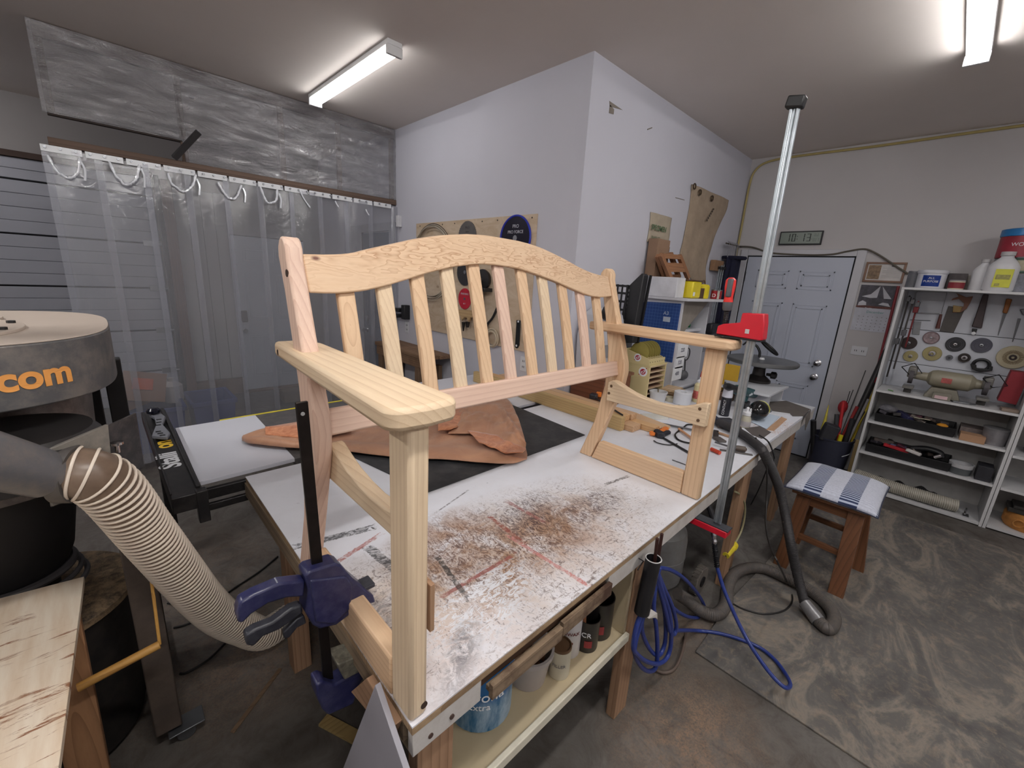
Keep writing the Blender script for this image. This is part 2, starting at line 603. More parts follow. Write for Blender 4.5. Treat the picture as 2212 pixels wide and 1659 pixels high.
# door in the right wall
d0y, d1y, dh = 0.79, 1.727, 2.063
DOORP = mat('door_paint', (187, 193, 208), 0.42, 0, 0.015, 3)
tr = MB()
tr.box(XC - 0.018, XC, d0y - 0.085, d0y - 0.012, 0, dh + 0.075).box(XC - 0.018, XC, d1y + 0.012, d1y + 0.085, 0, dh + 0.075).box(XC - 0.018, XC, d0y - 0.012, d1y + 0.012, dh + 0.012, dh + 0.075)
struct('trim_2', tr, TRIMW, bevel=0.004)
door1 = struct('door_1', MB().box(XC - 0.010, XC - 0.001, d0y, d1y, 0.012, dh), DOORP)
pn = MB()
six_panel(None, pn, lambda u, v, d: (XC - 0.010 - d, d1y + (d0y - d1y) * u, dh * v))
build('door_panel', pn, DOORP, door1, bevel=0.0015)
gap = MB()
gap.box(XC - 0.004, XC - 0.0005, d0y - 0.012, d0y, 0, dh + 0.012).box(XC - 0.004, XC - 0.0005, d1y, d1y + 0.012, 0, dh + 0.012).box(XC - 0.004, XC - 0.0005, d0y, d1y, dh, dh + 0.012).box(XC - 0.02, XC - 0.0005, d0y, d1y, 0.0, 0.012)
build('door_gap', gap, mat('gap_black', (22, 22, 26), 0.9), door1, smooth=0)
CHROME = mat('chrome', (200, 200, 204), 0.18, 1.0, 0.03)
BLACK = mat('black_plastic', (24, 24, 27), 0.45, 0, 0.2)
STEEL = mat('steel', (150, 152, 156), 0.35, 1.0, 0.12, 14)
GALV = mat('galvanised', (176, 184, 190), 0.38, 0.85, 0.15, 22)
for nm, z, r in (('door_knob', 0.875, 0.031), ('deadbolt', 1.022, 0.027)):
    build(nm, MB().lathe([(0.034, 0), (0.034, -0.006), (0.012, -0.014), (0.012, -0.03), (r * 0.8, -0.036), (r, -0.05), (r * 0.9, -0.064), (0.006, -0.07)], (XC - 0.010, 0.881, z), 'x', 24), CHROME, door1)
hg = MB()
for z in (1.85, 1.05, 0.25):
    hg.box(XC - 0.014, XC - 0.008, d1y - 0.004, d1y + 0.012, z - 0.05, z + 0.05)
build('hinge', hg, mat('hinge_grey', (96, 96, 100), 0.4, 0.8), door1)

# door in the partition wall, seen between the back slats
DK = mat('grey_door_paint', (104, 112, 128), 0.5, 0, 0.04, 3)  # door and trim greys carry the shade on this wall
e0, e1, eh = 4.45, 5.10, 2.09
tr = MB()
tr.box(XA - 0.02, XA, e0 - 0.15, e0 - 0.01, 0, eh + 0.10).box(XA - 0.02, XA, e1 + 0.01, e1 + 0.30, 0, eh + 0.10).box(XA - 0.02, XA, e0 - 0.01, e1 + 0.01, eh + 0.012, eh + 0.10)
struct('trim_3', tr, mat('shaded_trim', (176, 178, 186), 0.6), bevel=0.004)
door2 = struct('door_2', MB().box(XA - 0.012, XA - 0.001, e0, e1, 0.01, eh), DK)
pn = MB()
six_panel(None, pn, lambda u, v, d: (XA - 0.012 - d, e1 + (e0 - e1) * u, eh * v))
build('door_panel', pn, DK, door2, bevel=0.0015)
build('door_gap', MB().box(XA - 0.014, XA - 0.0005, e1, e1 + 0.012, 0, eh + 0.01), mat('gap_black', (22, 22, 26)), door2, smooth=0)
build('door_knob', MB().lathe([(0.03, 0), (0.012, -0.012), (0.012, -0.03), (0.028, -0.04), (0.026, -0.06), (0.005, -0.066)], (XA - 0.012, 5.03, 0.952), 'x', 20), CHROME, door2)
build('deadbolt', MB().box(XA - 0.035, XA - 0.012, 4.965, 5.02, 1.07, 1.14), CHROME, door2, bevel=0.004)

# door in the back wall, behind the strip curtain
f0, f1, fh = 1.275, 2.12, 1.99
D3 = mat('white_door_paint', (184, 190, 200), 0.45, 0, 0.03, 3)
door3 = struct('door_3', MB().box(f0, f1, YD - 0.03, YD - 0.001, 0.02, fh), D3)
pn = MB()
six_panel(None, pn, lambda u, v, d: (f0 + (f1 - f0) * u, YD - 0.03 - d, 0.02 + (fh - 0.02) * v))
build('door_panel', pn, D3, door3, bevel=0.0015)
build('door_gap', MB().box(f0 - 0.012, f0, YD - 0.02, YD - 0.001, 0, fh).box(f0 - 0.012, f1, YD - 0.02, YD - 0.001, fh, fh + 0.012), mat('gap_black', (22, 22, 26)), door3, smooth=0)
k = U(529, 714, 'y', YD - 0.03); k2 = U(527, 683, 'y', YD - 0.03)
build('door_knob', MB().lathe([(0.03, 0), (0.03, -0.01), (0.012, -0.015), (0.028, -0.05), (0.02, -0.07)], (k.x, YD - 0.03, k.z), 'y', 20), STEEL, door3)
build('keypad_lock', MB().box(k2.x - 0.035, k2.x + 0.035, YD - 0.07, YD - 0.03, k2.z - 0.075, k2.z + 0.075), mat('keypad_grey', (52, 52, 56), 0.4), door3, bevel=0.012)

# wall panelling, sill and garage door of the back wall
pp = MB()
for i in range(4):
    pp.box(0.755 + i * 0.128, 0.878 + i * 0.128, YD - 0.02, YD - 0.001, 0.20, 2.45)
struct('wall_paneling', pp, mat('panel_paint', (172, 170, 172), 0.7, 0, 0.04, 2), bevel=0.003)
CURB = mat('sill_wood', (110, 88, 72), 0.8, 0, 0.2, 6)
struct('trim_4', MB().box(0.74, 1.262, YD - 0.10, YD - 0.001, 0, 0.195).box(1.262, XA, YD - 0.14, YD - 0.001, 0, 0.018), CURB, bevel=0.004)
GD = mat('garage_door_paint', (160, 162, 172), 0.55, 0, 0.04, 2)
gdoor = struct('door_4', MB().box(-3.0, 0.585, YD - 0.03, YD - 0.002, 0.0, 2.50), GD, smooth=0)
zz = [0.0, 0.385, 0.86, 1.335, 1.82, 2.31, 2.50]
for a, b_ in zip(zz[:-1], zz[1:]):
    s_ = MB()
    n = max(1, int(round((b_ - a) / 0.12)))
    for i in range(n):
        p = a + (b_ - a) * i / n; q_ = a + (b_ - a) * (i + 1) / n
        s_.box(-2.99, 0.58, YD - 0.048, YD - 0.03, p + (0.008 if i == 0 else 0.0012), q_ - (0.008 if i == n - 1 else 0.0012))
    build('door_section', s_, GD, gdoor, bevel=0.004)
    if a: build('section_gap', MB().box(-2.99, 0.58, YD - 0.038, YD - 0.0365, a - 0.008, a + 0.008), mat('gap_black', (22, 22, 26)), gdoor)
build('section_joint', MB().box(-2.99, 0.58, YD - 0.036, YD - 0.031, 0.37, 2.33), mat('joint_dark', (128, 128, 136), 0.8), gdoor, smooth=0)
hw = MB()
for z in (0.385, 0.86, 1.335, 1.82):
    hw.box(0.44, 0.585, YD - 0.062, YD - 0.048, z - 0.03, z + 0.03).cyl((0.56, YD - 0.08, z), (0.62, YD - 0.08, z), 0.022, seg=14)
build('hinge', hw, STEEL, gdoor, bevel=0.002)
struct('trim_5', MB().box(-3.0, 0.60, YD - 0.06, YD - 0.001, 2.505, 2.56), mat('header_brown', (72, 56, 50), 0.8), bevel=0.004)
POSTW = wood('jamb_wood', (104, 72, 58), (62, 42, 36), 'z', 12, 2, 0.8)
struct('trim_6', MB().box(0.645, 0.745, YD - 0.13, YD - 0.001, 0.0, 2.50), POSTW, bevel=0.004)
struct('trim_7', MB().box(0.60, 0.640, YD - 0.14, YD - 0.085, 0.02, 2.53), mat('track_black', (38, 34, 36), 0.5, 0.6), bevel=0.003)

# ------------------------------------------------------------------ plastic film wall over the strip curtain
FW = wood('film_frame_wood', (110, 92, 80), (74, 60, 52), 'x', 14, 2, 0.75)
FWZ = wood('film_frame_wood', (110, 92, 80), (74, 60, 52), 'z', 14, 2, 0.75)
pf = thing('plastic_film_wall', 'crinkled clear plastic film on a wooden frame hanging from the ceiling above the strip curtain', 'plastic film', (1.15, YCUR, 2.35))
build('frame_rail', MB().box(-0.08, XA - 0.002, YCUR + 0.02, YCUR + 0.058, CEIL - 0.09, CEIL - 0.002), FW, pf, bevel=0.002)
build('frame_rail', MB().box(-0.10, XA - 0.002, YCUR + 0.0, YCUR + 0.058, 2.352, 2.40), wood('beam_wood', (112, 92, 80), (64, 50, 44), 'x', 10, 2, 0.8), pf, bevel=0.002)
build('frame_rail', MB().box(-0.08, 0.64, YCUR + 0.02, YCUR + 0.058, 2.537, 2.56), mat('dark_batten', (58, 48, 44), 0.8), pf, bevel=0.002)
for x in (-0.08, 0.605, 1.30, 1.79, 2.33):
    build('stud', MB().box(x, x + 0.038, YCUR + 0.021, YCUR + 0.057, 2.55 if x < 0.3 else 2.401, CEIL - 0.091), FWZ, pf, bevel=0.002)
rnd = random.Random(3)
def film_pt(u, v):
    x = -0.10 + u * (XA - 0.003 + 0.10)
    zlo = 2.545 if x < 0.615 else 2.375
    z = zlo + v * (CEIL - 0.006 - zlo)
    q = noise.noise(Vector((x * 5 + z * 2, z * 16, 2.0))) * 0.014 + noise.noise(Vector((x * 13 + z * 5, z * 42, 7.0))) * 0.007
    if x < 0.6:
        q += 0.004 * noise.noise(Vector(((x - z) * 30, (x + z) * 6, 3)))
    return Vector((x, YCUR + 0.006 + q * min(1, 8 * min(v, 1 - v)), z))
fm = MB().grid(220, 60, film_pt)
build('film', fm, film('wall_film', (172, 172, 178), 0.63, 0.17, 1.0, 5.5, (1.0, 1, 2.6), gloss=0.2), pf, smooth=180)
one('wooden_brace', MB().tube([(0.545, YCUR - 0.03, 2.405), (0.70, YCUR - 0.13, 2.60)], 0.024, 4, smooth=False), mat('brace_black', (44, 42, 44), 0.6),
    'short black stick leaning up from the beam at the slot in the film wall', 'brace', smooth=0)

# strip curtain
cu = thing('strip_curtain', 'wall-wide curtain of clear vinyl strips hanging in front of the garage door', 'strip curtain', (1.15, YCUR, 0.05))
VINYL = film('vinyl', (182, 184, 192), 0.72, 0.14, 0.25, 2.2, (2, 1, 0.5), gloss=0.04)
VEDGE = film('vinyl_edge', (180, 183, 192), 0.80, 0.2, 0.1, 2.2, (2, 1, 0.5))
x = -0.14
i = 0
while x < XA - 0.05:
    w_ = 0.285
    x1 = min(x + w_, XA - 0.004)
    yo = YCUR - (0.012 if i % 2 else 0.026)
    bow = 0.010 * (1 if i % 2 else -1)
    def strip(u, v, x=x, x1=x1, yo=yo, bow=bow, i=i):
        z = 0.06 + v * 2.27
        return Vector((x + (x1 - x) * u, yo + bow * math.sin(math.pi * u) + 0.010 * noise.noise(Vector((u * 1.6 + i, z * 1.2, i * 3.1))), z))
    build('strip', MB().grid(10, 46, strip), VINYL, cu, smooth=180)
    build('strip_lap', MB().grid(3, 46, lambda u, v, s=strip, w2=(x1 - x): s(u * 0.13, v) + Vector((0, -0.004, 0))), VEDGE, cu, smooth=180)
    x += 0.245
    i += 1
hr = MB()
HANG = mat('hanger_plastic', (222, 224, 228), 0.25, 0, 0.05)
i = 0
x = -0.14
while x < XA - 0.08:
    x1 = min(x + 0.19, XA - 0.01)
    hb = MB().box(x, x1, YCUR - 0.034, YCUR - 0.028, 2.305, 2.345)
    build('hanger_plate', hb, HANG, cu, bevel=0.001)
    x += 0.205
for j in range(36):
    xx = -0.12 + j * 0.0695
    build('bolt', MB().cyl((xx, YCUR - 0.044, 2.33), (xx, YCUR - 0.033, 2.33), 0.008, seg=8), STEEL, cu)
GLINT = NT('clear_loop'); GLINT.base(C(240, 243, 250)); GLINT.set(Roughness=0.08, Coat_Weight=1.0); GLINT = GLINT.m  # glossy white tubes standing in for highlights on the vinyl
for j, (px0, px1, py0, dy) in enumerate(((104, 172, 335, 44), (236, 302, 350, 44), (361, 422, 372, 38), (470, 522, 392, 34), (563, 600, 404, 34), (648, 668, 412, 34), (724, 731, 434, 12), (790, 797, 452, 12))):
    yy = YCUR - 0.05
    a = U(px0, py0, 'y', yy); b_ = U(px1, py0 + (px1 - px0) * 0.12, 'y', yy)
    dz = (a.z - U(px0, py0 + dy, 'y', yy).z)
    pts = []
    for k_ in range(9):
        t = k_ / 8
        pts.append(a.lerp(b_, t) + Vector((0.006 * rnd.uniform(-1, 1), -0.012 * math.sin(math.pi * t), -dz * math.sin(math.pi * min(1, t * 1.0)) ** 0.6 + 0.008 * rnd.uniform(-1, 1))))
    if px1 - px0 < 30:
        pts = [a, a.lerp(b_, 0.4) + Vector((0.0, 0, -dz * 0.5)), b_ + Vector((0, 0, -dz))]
    build('gathered_edge', MB().tube(pts, lambda t: 0.006 + 0.004 * math.sin(t * 31) ** 2, 6, 5), GLINT, cu)
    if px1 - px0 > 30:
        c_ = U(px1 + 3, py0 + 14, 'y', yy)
        build('gathered_edge', MB().tube([c_, c_ + Vector((0.012, 0, -dz * 0.4)), c_ + Vector((0.004, 0, -dz * 0.95))], 0.007, 6, 5), GLINT, cu)
one('wall_bracket', MB().box(XA - 0.05, XA - 0.002, YCUR - 0.11, YCUR - 0.07, 2.13, 2.24), mat('bracket_white', (206, 206, 210), 0.5),
    'small white bracket on the wall at the end of the strip curtain', 'bracket', bevel=0.004)

# ------------------------------------------------------------------ things behind the curtain
TUB = mat('tote_blue', (46, 66, 128), 0.5, 0, 0.08)
def tote(x0, x1, y0, y1, h, label):
    t = thing('storage_tote', label, 'storage bin', ((x0 + x1) / 2, (y0 + y1) / 2, 0), 'blue totes behind the curtain')
    i_ = 0.03; th = 0.012
    outer = [[Vector((a, b, z)) for a, b in ((x0 + k, y0 + k), (x1 - k, y0 + k), (x1 - k, y1 - k), (x0 + k, y1 - k))] for z, k in ((0.002, i_), (h, 0), (h, th), (0.02, i_ + th))]
    build('body', MB().loft(outer), TUB, t, bevel=0.008)
    rim = MB()
    rim.box(x0 - 0.015, x1 + 0.015, y0 - 0.015, y0 + 0.004, h - 0.04, h).box(x0 - 0.015, x1 + 0.015, y1 - 0.004, y1 + 0.015, h - 0.04, h)
    rim.box(x0 - 0.015, x0 + 0.004, y0 - 0.015, y1 + 0.015, h - 0.04, h).box(x1 - 0.004, x1 + 0.015, y0 - 0.015, y1 + 0.015, h - 0.04, h)
    build('rim', rim, TUB, t, bevel=0.004)
    return t
tote(0.02, 0.44, 4.62, 5.15, 0.40, 'blue plastic tote full of cardboard at the foot of the garage door')
tote(0.50, 0.84, 4.66, 5.14, 0.40, 'open blue plastic tote beside the dark jamb post')
CARD = mat('cardboard', (150, 116, 92), 0.85, 0, 0.06, 6)
bx = thing('cardboard_box', 'torn brown cardboard box with an orange label sticking out of the tote', 'cardboard box', (0.16, 4.9, 0.30))
build('flap', MB().obox((0.20, 4.85, 0.56), (0.30, 0.02, 0.26), (-18, 14, 8)), CARD, bx)
build('flap', MB().obox((0.10, 4.92, 0.46), (0.18, 0.16, 0.14), (10, -12, 24)), CARD, bx)
build('label', MB().obox((0.19, 4.835, 0.59), (0.14, 0.012, 0.10), (-18, 14, 8)), mat('orange_label', (206, 96, 52), 0.7), bx)
one('jug', MB().lathe([(0.07, 0), (0.08, 0.02), (0.08, 0.16), (0.03, 0.20), (0.03, 0.23)], (0.40, 4.98, 0.36), 'z', 20), mat('jug_white', (196, 190, 186), 0.4),
  'white plastic jug among the cardboard in the blue tote', 'jug')
one('cardboard_box', MB().box(1.52, 1.74, 5.55, 5.75, 0.002, 0.14), mat('dark_card', (112, 98, 82), 0.9, 0, 0.15), 'flat dull carton on the floor under the back door', 'cardboard box', bevel=0.003)
one('magazine_box', MB().box(-0.36, -0.14, 4.45, 4.7, 0.002, 0.82), mat('red_box', (150, 60, 84), 0.6, 0, 0.2), 'tall red and pink carton standing behind the dust collector', 'cardboard box', bevel=0.004)
# ------------------------------------------------------------------ workbench
ZT = 0.835
PLY = wood('plywood_edge', (176, 150, 118), (110, 84, 60), 'x', 30, 3, 0.8, dirt=0.5)
PAINTW = mat('apron_white', (196, 192, 188), 0.6, 0, 0.05, 6, dust=0.25, dustc=(120, 100, 84))
LEGW = {a: wood('leg_wood', (168, 134, 106), (116, 86, 62), a, 18, 2, 0.7) for a in 'xyz'}
def bench_top_mat(name, ox, oy, heavy=True):
    q = NT(name)
    co = q.coord()
    fine = q.noise(co, 26, 8, 0.78, 1.5)
    mid = q.noise(co, 8, 6, 0.7, 0.8)
    streak = q.noise(q.mapping(co, rot=(0, 0, R(38)), scale=(26, 52, 26)), 1.0, 8, 0.75, 1.6)
    streak2 = q.noise(q.mapping(co, rot=(0, 0, R(-35)), scale=(62, 30, 30)), 1.0, 8, 0.75, 2.2)
    col = q.mix(q.fr(mid, 0.4, 0.75, 0, 0.25), C(226, 228, 236), C(206, 206, 210))
    def spot(px, py, rx, ry, rot=0):
        p = U(px, py, 'z', ZT)
        g = q.mapping(co, loc=(p.x - ox, p.y - oy, 0), rot=(0, 0, R(rot)), scale=(rx, ry, 1e3), typ='TEXTURE')
        ln = q.n('ShaderNodeVectorMath', operation='LENGTH')
        q.l(g, ln.inputs[0])
        return q.fr(ln.outputs['Value'], 0.1, 1.0, 1, 0)
    def seg(px0, py0, px1, py1, wd, colr, keep=0.5):
        nonlocal col
        a = U(px0, py0, 'z', ZT); b = U(px1, py1, 'z', ZT)
        c = (a + b) / 2; d = b - a
        g = q.mapping(co, loc=(c.x - ox, c.y - oy, 0), rot=(0, 0, math.atan2(d.y, d.x)), scale=(d.length / 2, wd / 2, 1e3), typ='TEXTURE')
        sp = q.n('ShaderNodeSeparateXYZ'); q.l(g, sp.inputs[0])
        mx = q.math('MAXIMUM', q.math('ABSOLUTE', sp.outputs[0]), q.math('ABSOLUTE', sp.outputs[1]))
        inside = q.math('LESS_THAN', q.math('ADD', mx, q.fr(fine, 0.3, 0.7, -0.55, 0.4)), 1.0)
        f = q.math('MULTIPLY', inside, q.fr(streak, 0.40, 0.54, 0.1, 0.9))
        col = q.mix(f, col, colr)
    if heavy:
        br = q.math('MAXIMUM', spot(1190, 1140, 0.34, 0.17, 8), q.math('MAXIMUM', spot(1090, 1215, 0.26, 0.16, 0), spot(1010, 1190, 0.30, 0.3, 0)))
        pk = q.math('MAXIMUM', spot(1000, 1400, 0.35, 0.2, 0), spot(1250, 1180, 0.4, 0.15, 0))
        dk = q.math('MAXIMUM', spot(1290, 1085, 0.20, 0.10, 0), spot(1140, 1110, 0.25, 0.12, 20))
        soft = q.math('MAXIMUM', spot(1150, 1180, 0.75, 0.38, 0), spot(900, 1300, 0.4, 0.3, 0))
        # ochre wash, brown varnish, dark purple-brown flecks, grey scuffs, bright chips
        col = q.mix(q.math('MULTIPLY', soft, q.fr(mid, 0.35, 0.6, 0.2, 0.75)), col, C(206, 180, 148))
        col = q.mix(q.math('MULTIPLY', pk, q.fr(mid, 0.4, 0.6, 0.1, 0.6)), col, C(206, 186, 180))
        f = q.math('MULTIPLY', q.fr(br, 0.05, 0.6), q.fr(mid, 0.40, 0.58))
        col = q.mix(q.math('MULTIPLY', f, 0.7), col, C(158, 114, 74))
        f = q.math('MULTIPLY', q.fr(br, 0.05, 0.7), q.fr(streak2, 0.46, 0.56))
        col = q.mix(q.math('MULTIPLY', f, 0.85), col, C(104, 64, 38))
        f = q.math('MULTIPLY', q.fr(dk, 0.05, 0.6), q.fr(streak2, 0.45, 0.58))
        col = q.mix(q.math('MULTIPLY', f, 0.85), col, C(74, 56, 62))
        f = q.math('MULTIPLY', q.fr(soft, 0.0, 0.45), q.fr(streak, 0.54, 0.61))
        col = q.mix(q.math('MULTIPLY', f, 0.8), col, C(112, 92, 84))
        f = q.math('MULTIPLY', q.fr(soft, 0.0, 0.45), q.fr(streak2, 0.55, 0.61))
        col = q.mix(q.math('MULTIPLY', f, 0.7), col, C(96, 80, 80))
        ch = spot(1050, 1300, 0.26, 0.14, 10)
        col = q.mix(q.math('MULTIPLY', q.fr(ch, 0.0, 0.6), q.fr(streak, 0.5, 0.53)), col, C(226, 228, 234))
        gs = q.math('MAXIMUM', spot(790, 1330, 0.10, 0.14, 0), spot(1000, 1400, 0.16, 0.05, 40))
        col = q.mix(q.math('MULTIPLY', gs, q.fr(fine, 0.42, 0.55, 0, 0.8)), col, C(96, 94, 100))
        seg(640, 1180, 795, 1142, 0.028, C(52, 52, 56))
        seg(730, 1213, 815, 1158, 0.016, C(176, 106, 100))
        seg(960, 1286, 1100, 1204, 0.012, C(150, 80, 72))
        seg(1060, 1118, 1130, 1172, 0.016, C(140, 74, 62))
        seg(1110, 1165, 1266, 1262, 0.014, C(196, 128, 124))
        seg(950, 1210, 1008, 1290, 0.014, C(58, 56, 54))
        seg(797, 1184, 862, 1236, 0.030, C(50, 50, 54))
        seg(1100, 1086, 1180, 1130, 0.016, C(150, 90, 86))
        seg(1310, 1046, 1356, 1029, 0.016, C(90, 88, 90))
        seg(945, 1105, 1010, 1060, 0.006, C(110, 108, 112))
    else:
        p = spot(1670, 920, 0.30, 0.18, 0)
        col = q.mix(q.math('MULTIPLY', q.fr(p, 0, 0.5), q.fr(streak, 0.5, 0.6, 0, 0.8)), col, C(190, 150, 128))
    # screw heads and stray marks
    vr = q.n('ShaderNodeTexVoronoi'); vr.inputs['Scale'].default_value = 5.2
    q.l(q.mapping(co, scale=(1, 1, 0)), vr.inputs['Vector'])
    col = q.mix(q.fr(vr.outputs['Distance'], 0.022, 0.03, 0.7, 0), col, C(90, 88, 92))
    col = q.mix(q.fr(streak, 0.66, 0.7, 0, 0.6), col, C(120, 118, 122))
    q.base(col)
    q.set(Roughness=0.42)
    q.bump(fine, 0.25, 0.001)
    return q.m

wb = thing('workbench', 'long white-topped workbench covered in brown stain and red and black paint lines', 'workbench', (1.45, 1.2, 0))
pts = [(0.335, 0.560), (2.56, 0.592), (2.56, 1.873), (2.38, 1.873), (2.38, 1.885), (0.345, 1.885)]
top = MB().prism(pts, 'z', ZT - 0.004, ZT)
cx, cy = (0.335 + 2.56) / 2, (0.560 + 1.885) / 2
build('worktop', top, bench_top_mat('bench_top_paint', cx, cy), wb, smooth=0)
build('top_edge', MB().prism(pts, 'z', ZT - 0.022, ZT - 0.0041), PLY, wb, smooth=0)
def yb(x):
    return 0.560 + (x - 0.335) * (0.032 / 2.225)
def slab(x0, x1, off0, off1, z0, z1):
    return MB().prism([(x0, yb(x0) + off0), (x1, yb(x1) + off0), (x1, yb(x1) + off1), (x0, yb(x0) + off1)], 'z', z0, z1)
build('apron', slab(0.337, 0.515, 0.001, 0.02, 0.752, ZT - 0.023), PAINTW, wb, bevel=0.0015)
build('apron', slab(1.04, 2.56, 0.001, 0.02, 0.752, ZT - 0.023), PAINTW, wb, bevel=0.0015)
build('apron', slab(0.515, 1.04, 0.012, 0.03, 0.775, ZT - 0.023), wood('stained_board', (92, 66, 48), (48, 34, 28), 'x', 12, 3, 0.7, dirt=0.7), wb, bevel=0.001)
bt = MB()
bt.prism([(0.535, yb(0.535) - 0.018), (0.79, yb(0.79) - 0.018), (0.79, yb(0.79) - 0.004), (0.535, yb(0.535) - 0.004)], 'z', 0.752, 0.793)
bt.prism([(0.795, yb(0.8) - 0.016), (1.035, yb(1.03) - 0.016), (1.035, yb(1.03) - 0.002), (0.795, yb(0.8) - 0.002)], 'z', 0.757, 0.80)
bt.prism([(0.54, yb(0.54) - 0.004), (1.03, yb(1.03) - 0.004), (1.03, yb(1.03) + 0.012), (0.54, yb(0.54) + 0.012)], 'z', 0.757, 0.772)
build('batten', bt, wood('dirty_batten', (138, 118, 96), (84, 64, 48), 'x', 16, 3, 0.8, dirt=1.0), wb, bevel=0.001)
build('apron', MB().box(0.338, 0.352, 0.60, 1.88, 0.752, ZT - 0.023), wood('end_apron', (140, 122, 100), (92, 76, 60), 'y', 14, 2, 0.8), wb, bevel=0.001)
for (x0, x1, y0, y1) in ((0.362, 0.455, 0.583, 0.622), (1.275, 1.365, 0.598, 0.637), (2.43, 2.52, 0.612, 0.65), (0.40, 0.47, 1.62, 1.69), (1.28, 1.37, 1.80, 1.84), (2.28, 2.36, 1.80, 1.84)):
    build('leg', MB().box(x0, x1, y0, y1, 0.0, 0.812), LEGW['z'], wb, bevel=0.002)
scr = MB()
for (px, py) in ((977, 1549), (931, 1590)):
    p = U(px, py, 'y', 0.56)
    scr.cyl((p.x, 0.5595, p.z), (p.x, 0.566, p.z), 0.006, seg=10)
build('screw', scr, mat('rusty_screw', (74, 56, 50), 0.7), wb)
p = U(1374, 1213, 'y', 0.572)
build('nail', MB().tube([(p.x - 0.03, 0.548, p.z - 0.004), (p.x + 0.02, 0.556, p.z + 0.002), (p.x + 0.02, 0.58, p.z + 0.002)], 0.0022, 6, smooth=False), mat('dark_nail', (48, 44, 44), 0.5, 0.6), wb)
CREAM = mat('shelf_cream', (186, 170, 140), 0.6, 0, 0.05, 5)
sh = MB().box(0.46, 1.272, 0.60, 1.05, 0.405, 0.424)
build('lower_shelf', sh, CREAM, wb, bevel=0.001)
build('shelf_lip', MB().box(0.455, 1.272, 0.585, 0.602, 0.400, 0.434), mat('lip_white', (214, 208, 190), 0.55), wb, bevel=0.003)
build('side_panel', MB().box(1.256, 1.272, 0.603, 1.05, 0.425, 0.81), CREAM, wb, bevel=0.001)
build('side_panel', MB().box(0.455, 0.468, 0.603, 1.05, 0.425, 0.81), CREAM, wb, bevel=0.001)
build('back_panel', MB().box(0.47, 1.255, 1.035, 1.05, 0.425, 0.81), mat('back_dark', (84, 72, 58), 0.8), wb)

# second table, and a third one behind it
def side_table(nm, label, x0, x1, y0, y1, z, legs, m_, dirt=False):
    t = thing(nm, label, 'table', ((x0 + x1) / 2, (y0 + y1) / 2, 0))
    build('worktop', MB().box(x0, x1, y0, y1, z - 0.02, z), m_, t, bevel=0.0015)
    a = MB()
    a.box(x0 + 0.005, x1 - 0.005, y0 + 0.002, y0 + 0.02, z - 0.095, z - 0.021)
    build('apron', a, PAINTW, t, bevel=0.0015)
    build('apron', MB().box(x1 - 0.022, x1 - 0.004, y0 + 0.021, y1 - 0.01, z - 0.095, z - 0.021), PAINTW, t, bevel=0.0015)
    for (lx, ly) in legs:
        build('leg', MB().box(lx, lx + 0.085, ly, ly + 0.04, 0, z - 0.021), LEGW['z'], t, bevel=0.002)
    return t
side_table('assembly_table', 'white-topped table butted against the far end of the long workbench', 2.565, 3.60, 0.612, 1.85, ZT, ((2.60, 0.64), (3.49, 0.64), (3.49, 1.78)),
           bench_top_mat('table_top_paint', 3.08, 1.23, False))
side_table('rear_table', 'small white table in front of the panelled door, dark cloth hanging over its edge', 3.612, 4.06, 0.625, 1.80, ZT - 0.012, ((3.66, 0.66), (3.96, 1.70)),
           mat('melamine', (208, 210, 216), 0.4, 0, 0.02))

# ------------------------------------------------------------------ garden bench being glued up
CED = dict(light=(226, 196, 162), dark=(190, 150, 116))
PINK = dict(light=(228, 200, 182), dark=(196, 156, 138))
PALE = dict(light=(228, 207, 178), dark=(190, 158, 124))
WD = {}
def BW(kind, axis, **k):
    base = {'ced': CED, 'pink': PINK, 'pale': PALE}[kind]
    return wood('bench_' + kind, base['light'], base['dark'], axis, k.get('ring', 22), k.get('dist', 3.0), 0.55, k.get('contrast', 0.75), tilt=k.get('tilt', 0.05))
gb = thing('garden_bench', 'unfinished pale cedar garden bench with slatted back and arched top rail, clamped on the workbench', 'bench', (1.03, 0.9, ZT))
XL, XR, TH = (0.334, 0.374), (1.700, 1.740), 0.04
rear_f = [(1.129, ZT), (1.075, 1.00), (1.035, 1.13), (1.003, 1.235), (0.995, 1.30), (1.0, 1.345), (1.03, 1.44), (1.065, 1.53), (1.097, 1.63), (1.124, 1.71)]
rear_b = [(1.186, 1.715), (1.156, 1.63), (1.122, 1.50), (1.10, 1.40), (1.092, 1.32), (1.094, 1.22), (1.13, 1.03), (1.20, ZT)]
capc = (1.155, 1.722)
cap = [(capc[0] + 0.032 * math.cos(a), capc[1] + 0.040 * math.sin(a)) for a in (R(q) for q in (160, 130, 105, 80, 55, 25))]
